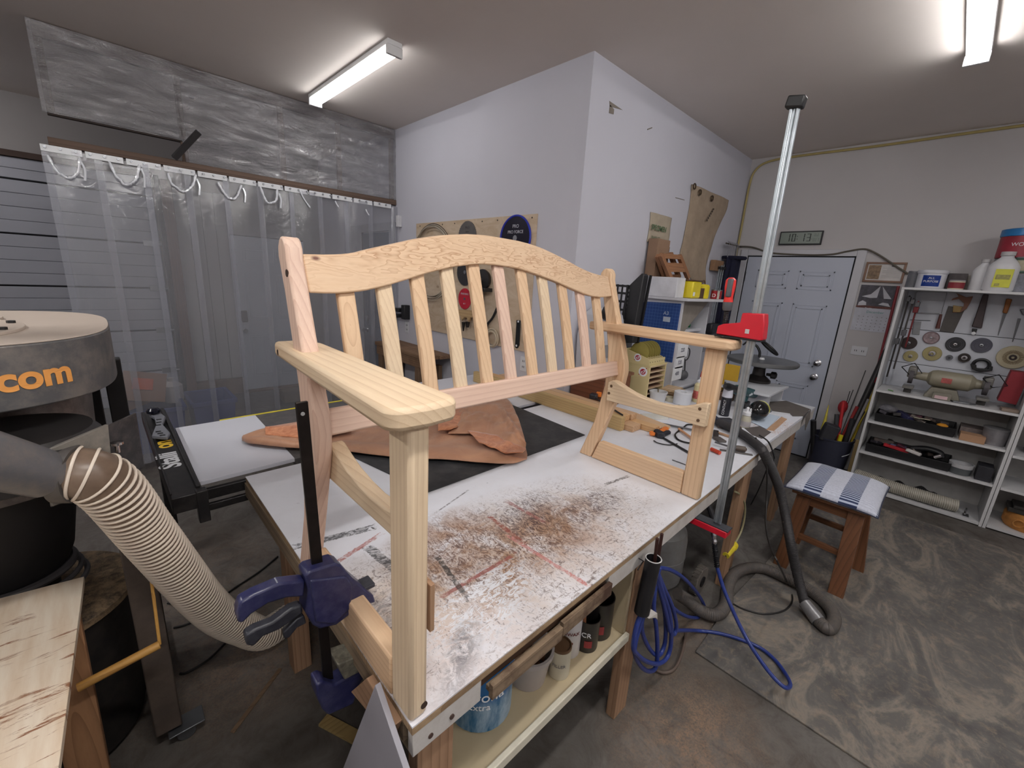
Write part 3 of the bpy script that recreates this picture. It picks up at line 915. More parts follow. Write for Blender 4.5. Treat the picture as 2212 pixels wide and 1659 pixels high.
for (x0, x1), kind in ((XL, 'pink'), (XR, 'ced')):
    prof = [(y, z if z < 1.2 or x0 < 1 else z + 0.0) for y, z in rear_f + cap + rear_b]
    o = build('rear_leg', MB().prism(prof, 'x', x0, x1), BW(kind, 'z', contrast=0.9, tilt=0.12), gb, bevel=0.006, label='pinkish rear leg' if x0 < 1 else None)
    h = 1.457 if x0 < 1 else 1.478
    y0 = 0.566 if x0 < 1 else 0.580
    o = build('front_leg', MB().box(x0, x1, y0, y0 + 0.076, ZT + 0.001, h - 0.001), BW('pale' if x0 < 1 else 'ced', 'z', ring=30, contrast=0.7), gb, bevel=0.009)
    ya = y0 + 0.077
    build('bottom_stretcher', MB().prism([(ya, ZT + 0.001), (ya, ZT + 0.098), (1.088, ZT + 0.098), (1.125, ZT + 0.001)], 'x', x0, x1), BW('ced', 'y', contrast=0.8), gb, bevel=0.006)
    xs = (x1, x1 + 0.038) if x0 < 1 else (x0 - 0.038, x0)
    topc = [(1.052, 1.252), (1.03, 1.263), (1.015, 1.262), (0.97, 1.245), (0.92, 1.229), (0.86, 1.218), (0.80, 1.213), (0.74, 1.216), (0.69, 1.226), (0.645, 1.245), (0.615, 1.262), (0.592, 1.264)]
    sup = build('seat_support', MB().prism([(0.634 if x0 < 1 else 0.592, 1.166), (1.052, 1.162)] + [q for q in topc if x0 > 1 or q[0] > 0.634], 'x', xs[0] + 0.0005, xs[1] - 0.0005), BW('pale', 'y', contrast=0.8), gb, bevel=0.004)
    xf = xs[0] if x0 > 1 else xs[1]
    sg = -1 if x0 > 1 else 1
    sm = MB()
    for (y, z) in ((1.032, 1.236), (1.04, 1.200), (0.621, 1.236), (0.62, 1.188)):
        if x0 < 1 and y < 0.7: continue
        sm.cyl((xf - sg * 0.004, y, z), (xf + sg * 0.0015, y, z), 0.0065, seg=12)
    build('screw', sm, mat('screw_bronze', (120, 96, 76), 0.4, 0.6), sup)

def arm(xb0, xb1, xf0, xf1, z0, z1, yf, yb_, kind):
    r = 0.030
    pts_ = [(xb0, yb_), (xf0, yf + r)]
    pts_ += [(xf0 + r - r * math.cos(a), yf + r - r * math.sin(a)) for a in (R(q) for q in (15, 35, 55, 75))]
    pts_ += [((xf0 + xf1) / 2, yf - 0.004)]
    pts_ += [(xf1 - r + r * math.cos(a), yf + r - r * math.sin(a)) for a in (R(q) for q in (75, 55, 35, 15))]
    pts_ += [(xf1, yf + r), (xb1, yb_ - 0.07), (xb1 - 0.03, yb_)]
    return build('armrest', MB().prism(pts_, 'z', z0, z1), BW(kind, 'y', contrast=0.9, tilt=0.03, ring=26), gb, bevel=0.009)
armL = arm(0.324, 0.426, 0.290, 0.424, 1.457, 1.496, 0.546, 1.243, 'pale')
armR = arm(1.672, 1.775, 1.655, 1.785, 1.478, 1.517, 0.545, 1.20, 'ced')
hole = mat('bolt_hole', (58, 40, 30), 0.9)
def disc(c, axis, r, m_, par, nm, h=0.0012):
    c = Vector(c)
    d = {'x': Vector((h, 0, 0)), 'y': Vector((0, h, 0))}[axis]
    return build(nm, MB().cyl(c - d, c + d, r, seg=16), m_, par)
p = U(916, 1523, 'y', 0.566); disc((p.x, 0.566, p.z), 'y', 0.0075, hole, gb, 'bolt_hole')
p = U(620, 590, 'x', 0.334); disc((0.334, p.y, p.z), 'x', 0.009, hole, gb, 'bolt_hole')
p = U(600, 761, 'x', 0.322); disc((0.323, p.y, p.z), 'x', 0.008, hole, gb, 'bolt_hole')
build('bolt', MB().lathe([(0.012, 0), (0.012, -0.003), (0.007, -0.004), (0.006, -0.009), (0.001, -0.009)], (1.70, 1.10, 1.492), 'x', 16), STEEL, gb)

tp = [(663, 549), (700, 550), (740, 549.5), (770, 546.6), (790, 541), (815, 535), (853, 527), (902, 516), (935, 511), (963, 507.5), (1011, 505.5), (1050, 508), (1086, 514), (1120, 520), (1147, 527), (1170, 535), (1192, 545), (1222, 560), (1252, 577), (1276, 588), (1295, 594), (1316, 598)]
bp = [(673, 633), (705, 634.5), (735, 634), (760, 632), (787, 629), (815, 623), (843, 616), (886, 603), (920, 592), (950, 584), (981, 577), (1020, 572), (1045, 571), (1071, 573), (1100, 577), (1132, 584), (1162, 594), (1207, 611), (1246, 628.5), (1265, 636), (1282, 641), (1300, 643), (1318, 641)]
def rail_y(z):
    return 1.103 + (z - 1.628) * 0.35
def on_rail(px, py):
    p = U(px, py, 'y', 1.12)
    for _ in range(4):
        p = U(px, py, 'y', rail_y(p.z))
    return p
TP = [on_rail(*q) for q in tp]; BP = [on_rail(*q) for q in bp]
def interp(P, x):
    for a, b in zip(P[:-1], P[1:]):
        if x <= b.x or b is P[-1]:
            t = (x - a.x) / (b.x - a.x)
            return a.z + (b.z - a.z) * t
rings = []
N = 72
for i in range(N + 1):
    x = 0.3745 + (1.6995 - 0.3745) * i / N
    zt, zb = interp(TP, x), interp(BP, x)
    rings.append([Vector((x, rail_y(zb), zb)), Vector((x, rail_y(zt), zt)), Vector((x, rail_y(zt) + 0.034, zt)), Vector((x, rail_y(zb) + 0.034, zb))])
topm = NT('top_rail_cedar')
co = topm.coord()
cath = topm.n('ShaderNodeTexWave', wave_type='BANDS', wave_profile='SAW', bands_direction='Z')
cath.inputs['Scale'].default_value = 10
cath.inputs['Distortion'].default_value = 34
cath.inputs['Detail'].default_value = 3
cath.inputs['Detail Scale'].default_value = 2.2
topm.l(topm.mapping(co, rot=(0, R(2), 0), scale=(0.28, 1, 1.0)), cath.inputs['Vector'])
sz = topm.n('ShaderNodeSeparateXYZ'); topm.l(co, sz.inputs[0])
band = topm.math('MULTIPLY', topm.fr(sz.outputs[2], 0.04, 0.10), topm.fr(sz.outputs[2], 0.19, 0.15))
f = topm.math('MULTIPLY', topm.math('POWER', cath.outputs['Fac'], 3.0), topm.fr(band, 0, 1, 0.25, 0.95))
fn = topm.noise(topm.mapping(co, scale=(6, 60, 60)), 2.5, 4, 0.6)
col = topm.mix(f, C(220, 190, 158), C(180, 138, 104))
col = topm.mix(topm.fr(fn, 0.4, 0.75, 0, 0.3), col, C(204, 164, 126))
kp = on_rail(682, 558)
kz = min(q.z for q in BP)
g = topm.mapping(co, loc=(kp.x - 1.037, 0, kp.z - kz), scale=(0.012, 1e3, 0.006), typ='TEXTURE')
ln = topm.n('ShaderNodeVectorMath', operation='LENGTH'); topm.l(g, ln.inputs[0])
col = topm.mix(topm.fr(ln.outputs['Value'], 0.4, 1.2, 0.95, 0), col, C(104, 58, 44))
topm.base(col); topm.set(Roughness=0.55)
build('top_rail', MB().loft(rings), topm.m, gb, bevel=0.005, smooth=40)
build('lower_rail', MB().prism([(1.022, 1.284), (1.037, 1.350), (1.070, 1.343), (1.056, 1.278)], 'x', 0.3745, 1.6995), BW('pink', 'x', contrast=0.75, tilt=0.02, ring=20), gb, bevel=0.006)
SLAT_C = [0.473 + i * (1.600 - 0.473) / 10 for i in range(11)]
proto = None
for i, x in enumerate(SLAT_C):
    zt = interp(BP, x) + 0.012
    rg = []
    for k_ in range(9):
        t = k_ / 8
        z = 1.338 + (zt - 1.338) * t
        y = 1.046 + (rail_y(zt) + 0.012 - 1.046) * t - 0.003 * math.sin(math.pi * t)
        rg.append([Vector((x - 0.0235, y, z)), Vector((x + 0.0235, y, z)), Vector((x + 0.0235, y + 0.021, z)), Vector((x - 0.0235, y + 0.021, z))])
    build('back_slat', MB().loft(rg), BW('pink' if i in (5, 9) else ('pale' if i % 2 else 'ced'), 'z', contrast=0.8, tilt=0.04, ring=26), gb, bevel=0.005, smooth=50)
wbk = one('scrap_block', MB().box(0.3765, 0.3865, 0.565, 0.615, 1.03, 1.135), LEGW['z'], 'thin dark scrap of wood standing against the near front leg of the cedar bench', 'wood scrap', bevel=0.001)  # stands in for the front end of the near seat support
wbk['label'] = 'thin reddish strip of wood on the inner side of the near front bench leg'

# ------------------------------------------------------------------ blue quick clamp
NAVY = mat('clamp_blue', (28, 31, 74), 0.42, 0, 0.12, 16, dust=0.3, dustc=(90, 90, 116), coat=0.2)
CBLK = mat('clamp_black', (30, 32, 42), 0.45, 0, 0.2, 18, dust=0.3, dustc=(90, 90, 96))
bc = thing('quick_clamp', 'blue and black bar clamp gripping the near end of the cedar bench to the workbench', 'clamp', (0.28, 0.87, 0.62))
YC = 0.87
def U2(px, py, y=YC):
    p = U(px, py, 'y', y)
    return (p.x, p.z)
bar0 = U(651, 868, 'y', YC); bar1 = U(710, 1480, 'y', YC)
dx = bar1 - bar0
ang = math.atan2(dx.x, -dx.z)
barm = MB()
w2 = 0.0115
barm.prism([(bar0.x - w2, bar0.z), (bar0.x + w2, bar0.z), (bar1.x + w2, bar1.z), (bar1.x - w2, bar1.z)], 'y', YC - 0.004, YC + 0.004)
bar = build('bar', barm, mat('bar_black', (34, 30, 30), 0.35, 0.6, 0.3, 30), bc, bevel=0.001)
hl = MB()
for (px, py) in ((654, 894),):
    p = U(px, py, 'y', YC - 0.0045)
    hl.cyl((p.x, YC - 0.0055, p.z), (p.x, YC - 0.004, p.z), 0.004, seg=12)
build('hole', hl, mat('hole_light', (150, 150, 150), 0.6), bar)
head = [U2(*q) for q in ((650, 1232), (660, 1222), (716, 1206), (728, 1210), (753, 1238), (798, 1276), (803, 1290), (768, 1300), (745, 1318), (718, 1338), (683, 1346), (668, 1338), (652, 1310), (658, 1262))]
build('head', MB().prism(head, 'y', YC - 0.024, YC + 0.024), NAVY, bc, bevel=0.005)
hp = [U2(*q) for q in ((660, 1240), (738, 1232), (752, 1250), (748, 1300), (712, 1334), (672, 1330))]
build('cover', MB().prism(hp, 'y', YC - 0.028, YC + 0.028), NAVY, bc, bevel=0.004)
grip = [U2(*q) for q in ((655, 1246), (600, 1252), (545, 1275), (515, 1292), (508, 1312), (510, 1336), (520, 1338), (540, 1318), (575, 1296), (615, 1284), (652, 1282))]
g_ = build('handle', MB().prism(grip, 'y', YC - 0.015, YC + 0.015), NAVY, bc, bevel=0.006)
trig = [U2(*q) for q in ((648, 1300), (625, 1308), (585, 1338), (548, 1352), (526, 1366), (530, 1388), (545, 1390), (566, 1368), (600, 1354), (628, 1334), (652, 1318))]
build('trigger', MB().prism(trig, 'y', YC - 0.012, YC + 0.012), CBLK, bc, bevel=0.005)
rel = [U2(*q) for q in ((655, 1326), (640, 1332), (610, 1362), (612, 1376), (622, 1374), (640, 1352), (660, 1342))]
build('release_lever', MB().prism(rel, 'y', YC - 0.008, YC + 0.008), CBLK, bc, bevel=0.003)
pad = [U2(*q) for q in ((716, 1342), (765, 1318), (806, 1296), (808, 1306), (768, 1330), (720, 1350))]
pz = ZT + 0.0985
build('pad', MB().box(0.325, 0.405, YC - 0.02, YC + 0.02, pz + 0.0005, pz + 0.012), CBLK, bc, bevel=0.003)
jaw = [U2(*q) for q in ((676, 1466), (690, 1458), (716, 1466), (740, 1452), (795, 1418), (797, 1428), (770, 1466), (757, 1508), (702, 1532), (690, 1520), (678, 1490))]
build('lower_jaw', MB().prism(jaw, 'y', YC - 0.022, YC + 0.022), NAVY, bc, bevel=0.005)
bl = [U2(*q) for q in ((718, 1418), (770, 1399), (788, 1424), (734, 1451))]
one('scrap_block', MB().prism(bl, 'y', YC - 0.03, YC + 0.03), mat('tarred_wood', (108, 104, 92), 0.8, 0, 0.4, 40, dust=0.6, dustc=(40, 42, 40)),
    'grey paint-crusted wood block squeezed by the lower jaw of the blue clamp', 'wood scrap', bevel=0.003)

# ------------------------------------------------------------------ red parallel clamp
RED = mat('clamp_red', (206, 30, 50), 0.35, 0, 0.05, 12, coat=0.3)
rc = thing('parallel_clamp', 'tall steel bar clamp with red jaws at the far end of the cedar bench', 'clamp', (1.73, 0.50, 0.70))
XB = 1.73
b0 = U(1717, 235, 'x', 1.70); b1 = Vector((1.745, 0.502, 0.755))
pr_ = [(-0.014, -0.006), (-0.010, -0.006), (-0.008, -0.002), (0.008, -0.002), (0.010, -0.006), (0.014, -0.006), (0.014, 0.006), (0.010, 0.006), (0.008, 0.002), (-0.008, 0.002), (-0.010, 0.006), (-0.014, 0.006)]
prk = [(0.000, -0.016), (0.006, -0.014), (0.006, -0.006), (0.003, -0.003), (0.003, 0.003), (0.006, 0.006), (0.006, 0.014), (0.0, 0.016), (-0.006, 0.014), (-0.006, 0.006), (-0.003, 0.003), (-0.003, -0.003), (-0.006, -0.006), (-0.006, -0.014)]
prk = [(-a, b) for a, b in prk]
build('bar', MB().loft([[Vector((c.x + a, c.y + b, c.z)) for a, b in prk] for c in (b0, b1)]), GALV, rc, bevel=0.001)
build('end_stop', MB().obox((b0.x, b0.y, b0.z + 0.018), (0.034, 0.052, 0.035), (10, 0, 0)), BLACK, rc, bevel=0.005)
at_ = lambda z: b0.lerp(b1, (b0.z - z) / (b0.z - b1.z))
za = 1.518
def X2(px, py, x=1.70):
    p = U(px, py, 'x', x)
    return (p.y, p.z)
jw = [X2(*q) for q in ((1545, 721), (1549, 704), (1560, 700), (1597, 697), (1602, 676), (1650, 678), (1650, 700), (1646, 735), (1640, 737))]
build('sliding_jaw', MB().prism(jw, 'x', 1.705, 1.757), RED, rc, bevel=0.004)
build('jaw_pad', MB().prism([X2(*q) for q in ((1542, 722), (1643, 736), (1643, 740), (1542, 726))], 'x', 1.703, 1.759), BLACK, rc, bevel=0.001)
lp = X2(1613, 716)
build('badge', MB().box(1.7035, 1.7055, lp[0] - 0.007, lp[0] + 0.007, lp[1] - 0.008, lp[1] + 0.008), mat('badge_grey', (196, 196, 196), 0.5), rc)
s0 = U(1566, 699, 'x', 1.73); s1 = U(1571, 664, 'x', 1.73)
build('screw', MB().helix([s0, s0.lerp(s1, .5), s1], 0.008, 0.006, 0.002, 5, 14).cyl(s0, s1, 0.008), BLACK, rc)
h0 = s1; h1 = U(1580, 600, 'x', 1.73)
hd = (h1 - h0).normalized(); hl_ = (h1 - h0).length
hn = build('handle', MB().lathe([(0.012, -0.004), (0.016, 0.004), (0.0175, 0.02), (0.015, hl_ * .35), (0.019, hl_ * .7), (0.018, hl_ * .92), (0.010, hl_), (0.001, hl_ + 0.001)], h0, tuple(hd), 18), mat('handle_red', (228, 56, 52), 0.35), rc)
build('collar', MB().lathe([(0.0135, -0.012), (0.0172, -0.004), (0.018, 0.012), (0.0176, 0.02), (0.001, 0.021)], h0, tuple(hd), 18), mat('grip_grey', (86, 88, 92), 0.5), rc)
gp = h0.lerp(h1, 0.66) + Vector((-0.012, -0.003, 0))
build('grip', MB().obox(gp, (0.016, 0.020, hl_ * 0.62), (0, 0, 0)), mat('grip_grey', (86, 88, 92), 0.5), rc, bevel=0.005)
# lower fixed jaw under the worktop
zj = 0.750
lj = MB().box(1.716, 1.770, 0.452, 0.66, zj - 0.034, zj - 0.006)
build('fixed_jaw', lj, RED, rc, bevel=0.003)
build('jaw_pad', MB().box(1.718, 1.768, 0.448, 0.655, zj - 0.0055, zj), mat('pad_dark', (52, 54, 60), 0.5), rc, bevel=0.001)
# ------------------------------------------------------------------ on the workbench
RUB = mat('rubber_mat', (40, 41, 45), 0.55, 0, 0.25, 4, dust=0.22, dustc=(120, 118, 116))
zt = ZT + 0.0005
one('rubber_mat', MB().prism([(0.76, 1.845), (0.86, 1.318), (1.93, 1.333), (1.985, 2.09), (1.2, 2.09), (0.80, 1.95)], 'z', zt + 0.0, zt + 0.004), RUB,
    'black rubber mat lying on the middle of the workbench under the leather', 'mat', bevel=0.001, smooth=0)

def sheet(top_px, bot_px, z, nv, hf, nm, m_, par, th=0.0025, zoff=0.0):
    A = spline([U(*q, 'z', z) for q in top_px], 12); B = spline([U(*q, 'z', z) for q in bot_px], 12)
    n = 110
    def at(P, u):
        t = u * (len(P) - 1); i = min(int(t), len(P) - 2)
        return P[i].lerp(P[i + 1], t - i)
    def f(u, v):
        p = at(A, u).lerp(at(B, u), v)
        return Vector((p.x, p.y, z + zoff + hf(u, v, p)))
    o = build(nm, MB().grid(n, nv, f), m_, par, smooth=180, solid=th, recalc=False)
    return o
LEA = NT('leather_tan'); c_ = LEA.coord()
LEA.base(LEA.mix(LEA.fr(LEA.noise(c_, 7, 6, 0.7, 1), 0.4, 0.65), C(178, 130, 102), C(190, 142, 110)))
LEA.set(Roughness=0.5, Sheen_Weight=0.2); LEA.bump(LEA.noise(c_, 16, 5, 0.6), 0.15, 0.01); LEA = LEA.m
SUE = NT('leather_suede'); c_ = SUE.coord()
SUE.base(SUE.mix(SUE.fr(SUE.noise(c_, 14, 8, 0.75, 1.5), 0.36, 0.62), C(178, 104, 68), C(214, 148, 108)))
SUE.set(Roughness=0.8, Sheen_Weight=0.3); SUE.bump(SUE.noise(c_, 40, 5, 0.7), 0.2, 0.005); SUE = SUE.m
hide = thing('leather_hide', 'brown leather hide rolled and folded on the rubber mat behind the cedar bench', 'leather', (1.1, 1.8, ZT))
def wr(u, v, p, a=0.022, k=1.0):
    q = noise.noise(Vector((p.x * 5 * k, p.y * 9 * k, 1.3))) + 0.5 * noise.noise(Vector((p.x * 12 * k, p.y * 17 * k, 4.0)))
    return a * (0.45 + 1.0 * abs(q))
def hf1(u, v, p):
    e = min(1, 5 * min(v, 1 - v) + 0.15) * min(1, 6 * u + 0.2) * min(1, 5 * (1 - u) + 0.1)
    roll = 0.035 * math.exp(-((u - 0.12) / 0.16) ** 2) * math.sin(math.pi * v)
    roll2 = 0.022 * math.exp(-((v - 0.93) / 0.07) ** 2)
    return 0.006 + e * wr(u, v, p) + roll + roll2 * min(1, 8 * (1 - u))
sheet([(528, 948), (580, 936), (640, 926), (760, 912), (880, 884), (980, 872), (1060, 866), (1098, 876), (1124, 930), (1139, 985)],
      [(524, 958), (548, 966), (640, 975), (720, 978), (800, 988), (880, 996), (960, 999), (1040, 1006), (1105, 1007), (1138, 994)], ZT + 0.004, 26, hf1, 'hide', LEA, hide)
def hf2(u, v, p):
    e = min(1, 6 * min(v, 1 - v) + 0.1) * min(1, 6 * min(u, 1 - u) + 0.1)
    f2 = 0.02 * math.exp(-((v - 0.5 - 0.25 * (u - 0.5)) / 0.08) ** 2) * (0.3 + u)
    return 0.034 + 0.018 * e + e * wr(u, v, p, 0.026, 1.5) + f2
sheet([(985, 893), (1020, 880), (1060, 868), (1096, 874), (1118, 916), (1135, 972)],
      [(968, 950), (1000, 951), (1040, 952), (1066, 962), (1090, 978), (1134, 986)], ZT + 0.004, 22, hf2, 'folded_flap', LEA, hide, label if False else 0.0025)
def hf3(u, v, p):
    return 0.045 + 0.010 * min(1, 6 * min(v, 1 - v)) + wr(u, v, p, 0.012, 1.3)
o = sheet([(946, 892), (985, 885), (1030, 876), (1050, 872)], [(946, 950), (985, 944), (1030, 915), (1055, 885)], ZT + 0.004, 16, hf3, 'suede_side', SUE, hide)
o['label'] = 'orange suede side of the hide'
o = sheet([(575, 942), (640, 930), (700, 920), (760, 915)], [(575, 958), (640, 964), (700, 962), (760, 950)], ZT + 0.004, 12, lambda u, v, p: 0.062 + 0.006 * math.sin(math.pi * v) - 0.03 * abs(v - .5), 'suede_side', SUE, hide)
o['label'] = 'orange suede side of the rolled end'
sheet([(1010, 950), (1060, 958), (1100, 975), (1134, 990)], [(1034, 978), (1070, 992), (1095, 1002), (1128, 1000)], ZT + 0.004, 10, lambda u, v, p: 0.046 + wr(u, v, p, 0.01, 1.3), 'suede_side', SUE, hide)

BD = {k: wood('board_' + k, *v, 'y', 20, 2.5, 0.65, 0.8, knots=(k == 'b'), tilt=0.02) for k, v in dict(a=((222, 186, 142), (176, 136, 92)), b=((206, 178, 128), (160, 130, 84)), c=((216, 184, 150), (172, 130, 96))).items()}
BL = [
    ('on edge beside the rubber mat, the knotty one', 'b', 2.165, 2.205, 1.245, 2.66, zt, zt + 0.086),
    ('flat second from the rubber mat, bottom layer', 'c', 2.21, 2.30, 1.19, 2.60, zt, zt + 0.038),
    ('flat on top of the middle', 'a', 2.212, 2.298, 1.27, 2.63, zt + 0.039, zt + 0.077),
    ('narrow, by the wall corner, bottom layer', 'a', 2.305, 2.368, 1.10, 2.55, zt, zt + 0.038),
    ('narrow, top layer on the wall side', 'c', 2.304, 2.366, 1.26, 2.50, zt + 0.039, zt + 0.077),
]
for d, k, x0, x1, y0, y1, z0, z1 in BL:
    one('cedar_board', MB().box(x0, x1, y0, y1, z0, z1), BD[k], 'long cedar board ' + d + ' of the board stack', 'board', 'cedar boards stacked at the back of the workbench', bevel=0.003)
one('cedar_offcut', MB().obox((2.46, 1.24, zt + 0.010), (0.10, 0.30, 0.018), (0, 0, -12)), BD['c'], 'short thin offcut lying flat past the end of the board stack', 'board', bevel=0.001)

# orange trigger clamps on the boards
ORG = mat('clamp_orange', (236, 130, 52), 0.4, 0, 0.06)
def trig_clamp(P, dirv, length, label, ztop):
    d = Vector(dirv).normalized(); s = Vector((-d.y, d.x, 0))
    P = Vector(P)
    t = thing('trigger_clamp', label, 'clamp', tuple(P), 'small orange and black trigger clamps')
    a, b = P - d * length * 0.5, P + d * length * 0.5
    build('bar', MB().obox(P + Vector((0, 0, 0.006)), (length, 0.012, 0.006), (0, 0, math.degrees(math.atan2(d.y, d.x)))), BLACK, t)
    yaw = math.degrees(math.atan2(d.y, d.x))
    M = Matrix.Translation(P) @ Matrix.Rotation(R(yaw), 4, 'Z')
    body = MB().prism([(-0.035, 0.016), (0.03, 0.020), (0.045, -0.005), (0.03, -0.03), (-0.02, -0.028), (-0.04, 0.0)], 'z', 0.0, 0.034)
    for v in body.b.verts: v.co = M @ v.co
    build('body', body, CBLK, t, bevel=0.005)
    hd = MB().prism([(-0.03, 0.018), (-0.005, 0.018), (-0.055, 0.115), (-0.085, 0.112), (-0.08, 0.09)], 'z', 0.004, 0.028)
    for v in hd.b.verts: v.co = M @ v.co
    build('handle', hd, ORG, t, bevel=0.006)
    tg = MB().prism([(0.0, 0.016), (0.025, 0.016), (0.0, 0.085), (-0.028, 0.095), (-0.03, 0.07)], 'z', 0.006, 0.024)
    for v in tg.b.verts: v.co = M @ v.co
    build('trigger', tg, CBLK, t, bevel=0.004)
    kn = MB().prism([(-0.03, -0.028), (0.005, -0.03), (-0.005, -0.055), (-0.028, -0.05)], 'z', 0.006, 0.026)
    for v in kn.b.verts: v.co = M @ v.co
    build('pad', kn, ORG, t, bevel=0.003)
    return t
a = U(1400, 915, 'z', ZT + 0.02); b = U(1500, 970, 'z', ZT + 0.02)
pc = U(1424, 936, 'z', ZT + 0.02)
trig_clamp((pc.x, pc.y, ZT + 0.001), (b - a), 0.62, 'orange and black trigger clamp lying flat inside the far end frame of the cedar bench', 0)
pc = U(1282, 858, 'z', ZT + 0.09)
t = thing('trigger_clamp', 'orange tipped black trigger clamp lying on top of the board stack', 'clamp', (pc.x, pc.y, ZT + 0.078), 'small orange and black trigger clamps')
e_ = U(1345, 895, 'z', ZT + 0.09)
build('bar', MB().tube([(pc.x, pc.y, ZT + 0.092), (e_.x, e_.y, ZT + 0.085)], 0.006, 6, smooth=False), BLACK, t)
build('jaw', MB().obox((pc.x, pc.y, ZT + 0.098), (0.055, 0.05, 0.036), (0, 0, 20)), CBLK, t, bevel=0.008)
build('pad', MB().obox((pc.x + 0.04, pc.y - 0.015, ZT + 0.108), (0.018, 0.035, 0.034), (0, 0, 20)), ORG, t, bevel=0.004)

# ------------------------------------------------------------------ table saw behind the bench
BLKM = mat('saw_black', (28, 27, 29), 0.42, 0.2, 0.2, 8, dust=0.25, dustc=(90, 84, 80))
IRON = mat('cast_iron', (104, 102, 104), 0.45, 0.5, 0.15, 9, dust=0.3, dustc=(150, 140, 130))
ts = thing('table_saw', 'table saw with grey iron top, white wing and black guide rail with white lettering', 'table saw', (1.1, 2.3, 0))
build('wing', MB().prism([(0.197, 1.94), (0.557, 1.955), (0.572, 2.685), (0.203, 2.68)], 'z', ZT - 0.018, ZT), mat('wing_white', (216, 218, 228), 0.35, 0, 0.015, 4), ts, bevel=0.001)
build('iron_top', MB().prism([(0.558, 1.955), (1.45, 1.955), (1.45, 2.70), (0.574, 2.685)], 'z', ZT - 0.04, ZT - 0.001), IRON, ts, bevel=0.002)
build('wing', MB().box(1.452, 2.37, 1.955, 2.86, ZT - 0.018, ZT - 0.001), mat('wing_white', (216, 218, 228)), ts, bevel=0.001, label='far white wing by the wall')
build('yellow_scale', MB().prism([(0.40, 2.684), (1.45, 2.702), (1.45, 2.716), (0.40, 2.698)], 'z', ZT - 0.012, ZT + 0.001), mat('scale_yellow', (226, 210, 62), 0.5), ts)
r1_ = MB().box(0.196, 2.30, 1.915, 1.937, ZT - 0.075, ZT - 0.03)
build('rail', r1_, BLKM, ts, bevel=0.003)
build('rail', MB().box(0.20, 2.30, 1.895, 1.913, ZT - 0.115, ZT - 0.085), BLKM, ts, bevel=0.003)
rz = 0.872
gr = build('guide_rail', MB().prism([(0.094, 1.765), (0.172, 1.765), (0.190, 1.79), (0.190, 2.93), (0.088, 2.93), (0.094, 1.79)], 'z', rz - 0.062, rz), BLKM, ts, bevel=0.003)
build('rail_lip', MB().box(0.172, 0.184, 1.80, 2.92, rz, rz + 0.012).box(0.094, 0.101, 1.80, 2.92, rz, rz + 0.006), BLKM, gr, bevel=0.002)
fz = ZT - 0.06
build('rail_foot', MB().box(0.165, 0.20, 1.76, 1.80, ZT - 0.085, rz + 0.004), BLKM, ts, bevel=0.003)
WH = mat('print_white', (232, 234, 238), 0.5)
YEL = mat('print_yellow', (232, 190, 60), 0.5)
Mt = Matrix.Translation((0.158, 2.055, rz + 0.0004)) @ Matrix.Rotation(R(90), 4, 'Z')
build('lettering', MB().text('Stalli', 0.098, Mt, 0.0004, 0.0028), WH, gr, smooth=0)
Mt = Matrix.Translation((0.158, 2.30, rz + 0.0004)) @ Matrix.Rotation(R(90), 4, 'Z')
build('lettering', MB().text('on', 0.098, Mt, 0.0004, 0.0028), YEL, gr, smooth=0)
build('cabinet', MB().box(0.80, 1.35, 2.05, 2.60, 0.25, ZT - 0.045), BLKM, ts, bevel=0.006)
for (x, y) in ((0.75, 2.02), (0.75, 2.58), (1.36, 2.02), (1.36, 2.58)):
    build('leg', MB().box(x, x + 0.04, y, y + 0.04, 0, ZT - 0.045), BLKM, ts, bevel=0.003)
one('wing_leg', MB().box(0.12, 0.165, 2.80, 2.845, 0.0, rz - 0.063), BLKM, 'thin black post under the far end of the lettered guide rail', 'leg', bevel=0.003)
# push stick on the rail
ps = thing('push_stick', 'wavy grey plastic push stick with slots lying on the black guide rail', 'push stick', (0.13, 2.62, rz + 0.013))
pts = [U(*q, 'z', rz + 0.02) for q in ((322, 898), (345, 893), (358, 903), (352, 920), (368, 938), (362, 948), (328, 945), (338, 920), (334, 905))]
build('body', MB().prism([(p.x, p.y) for p in pts], 'z', rz + 0.0125, rz + 0.030), mat('stick_grey', (112, 114, 122), 0.5), ps, bevel=0.004)
sl = MB()
for px, py in ((343, 906), (343, 912), (342, 918), (342, 932), (346, 936), (351, 940)):
    p = U(px, py, 'z', rz + 0.0305); sl.box(p.x - 0.010, p.x + 0.010, p.y - 0.008, p.y + 0.008, rz + 0.0302, rz + 0.0308)
build('slot', sl, BLACK, ps, smooth=0)
p = U(331, 886, 'z', rz + 0.05)
one('knob', MB().lathe([(0.012, 0), (0.012, 0.03), (0.028, 0.036), (0.03, 0.05), (0.02, 0.062), (0.002, 0.064)], (p.x, p.y, rz + 0.001), 'z', 20), mat('knob_black', (20, 22, 36), 0.15),
    'shiny black round knob at the far end of the lettered rail', 'knob')

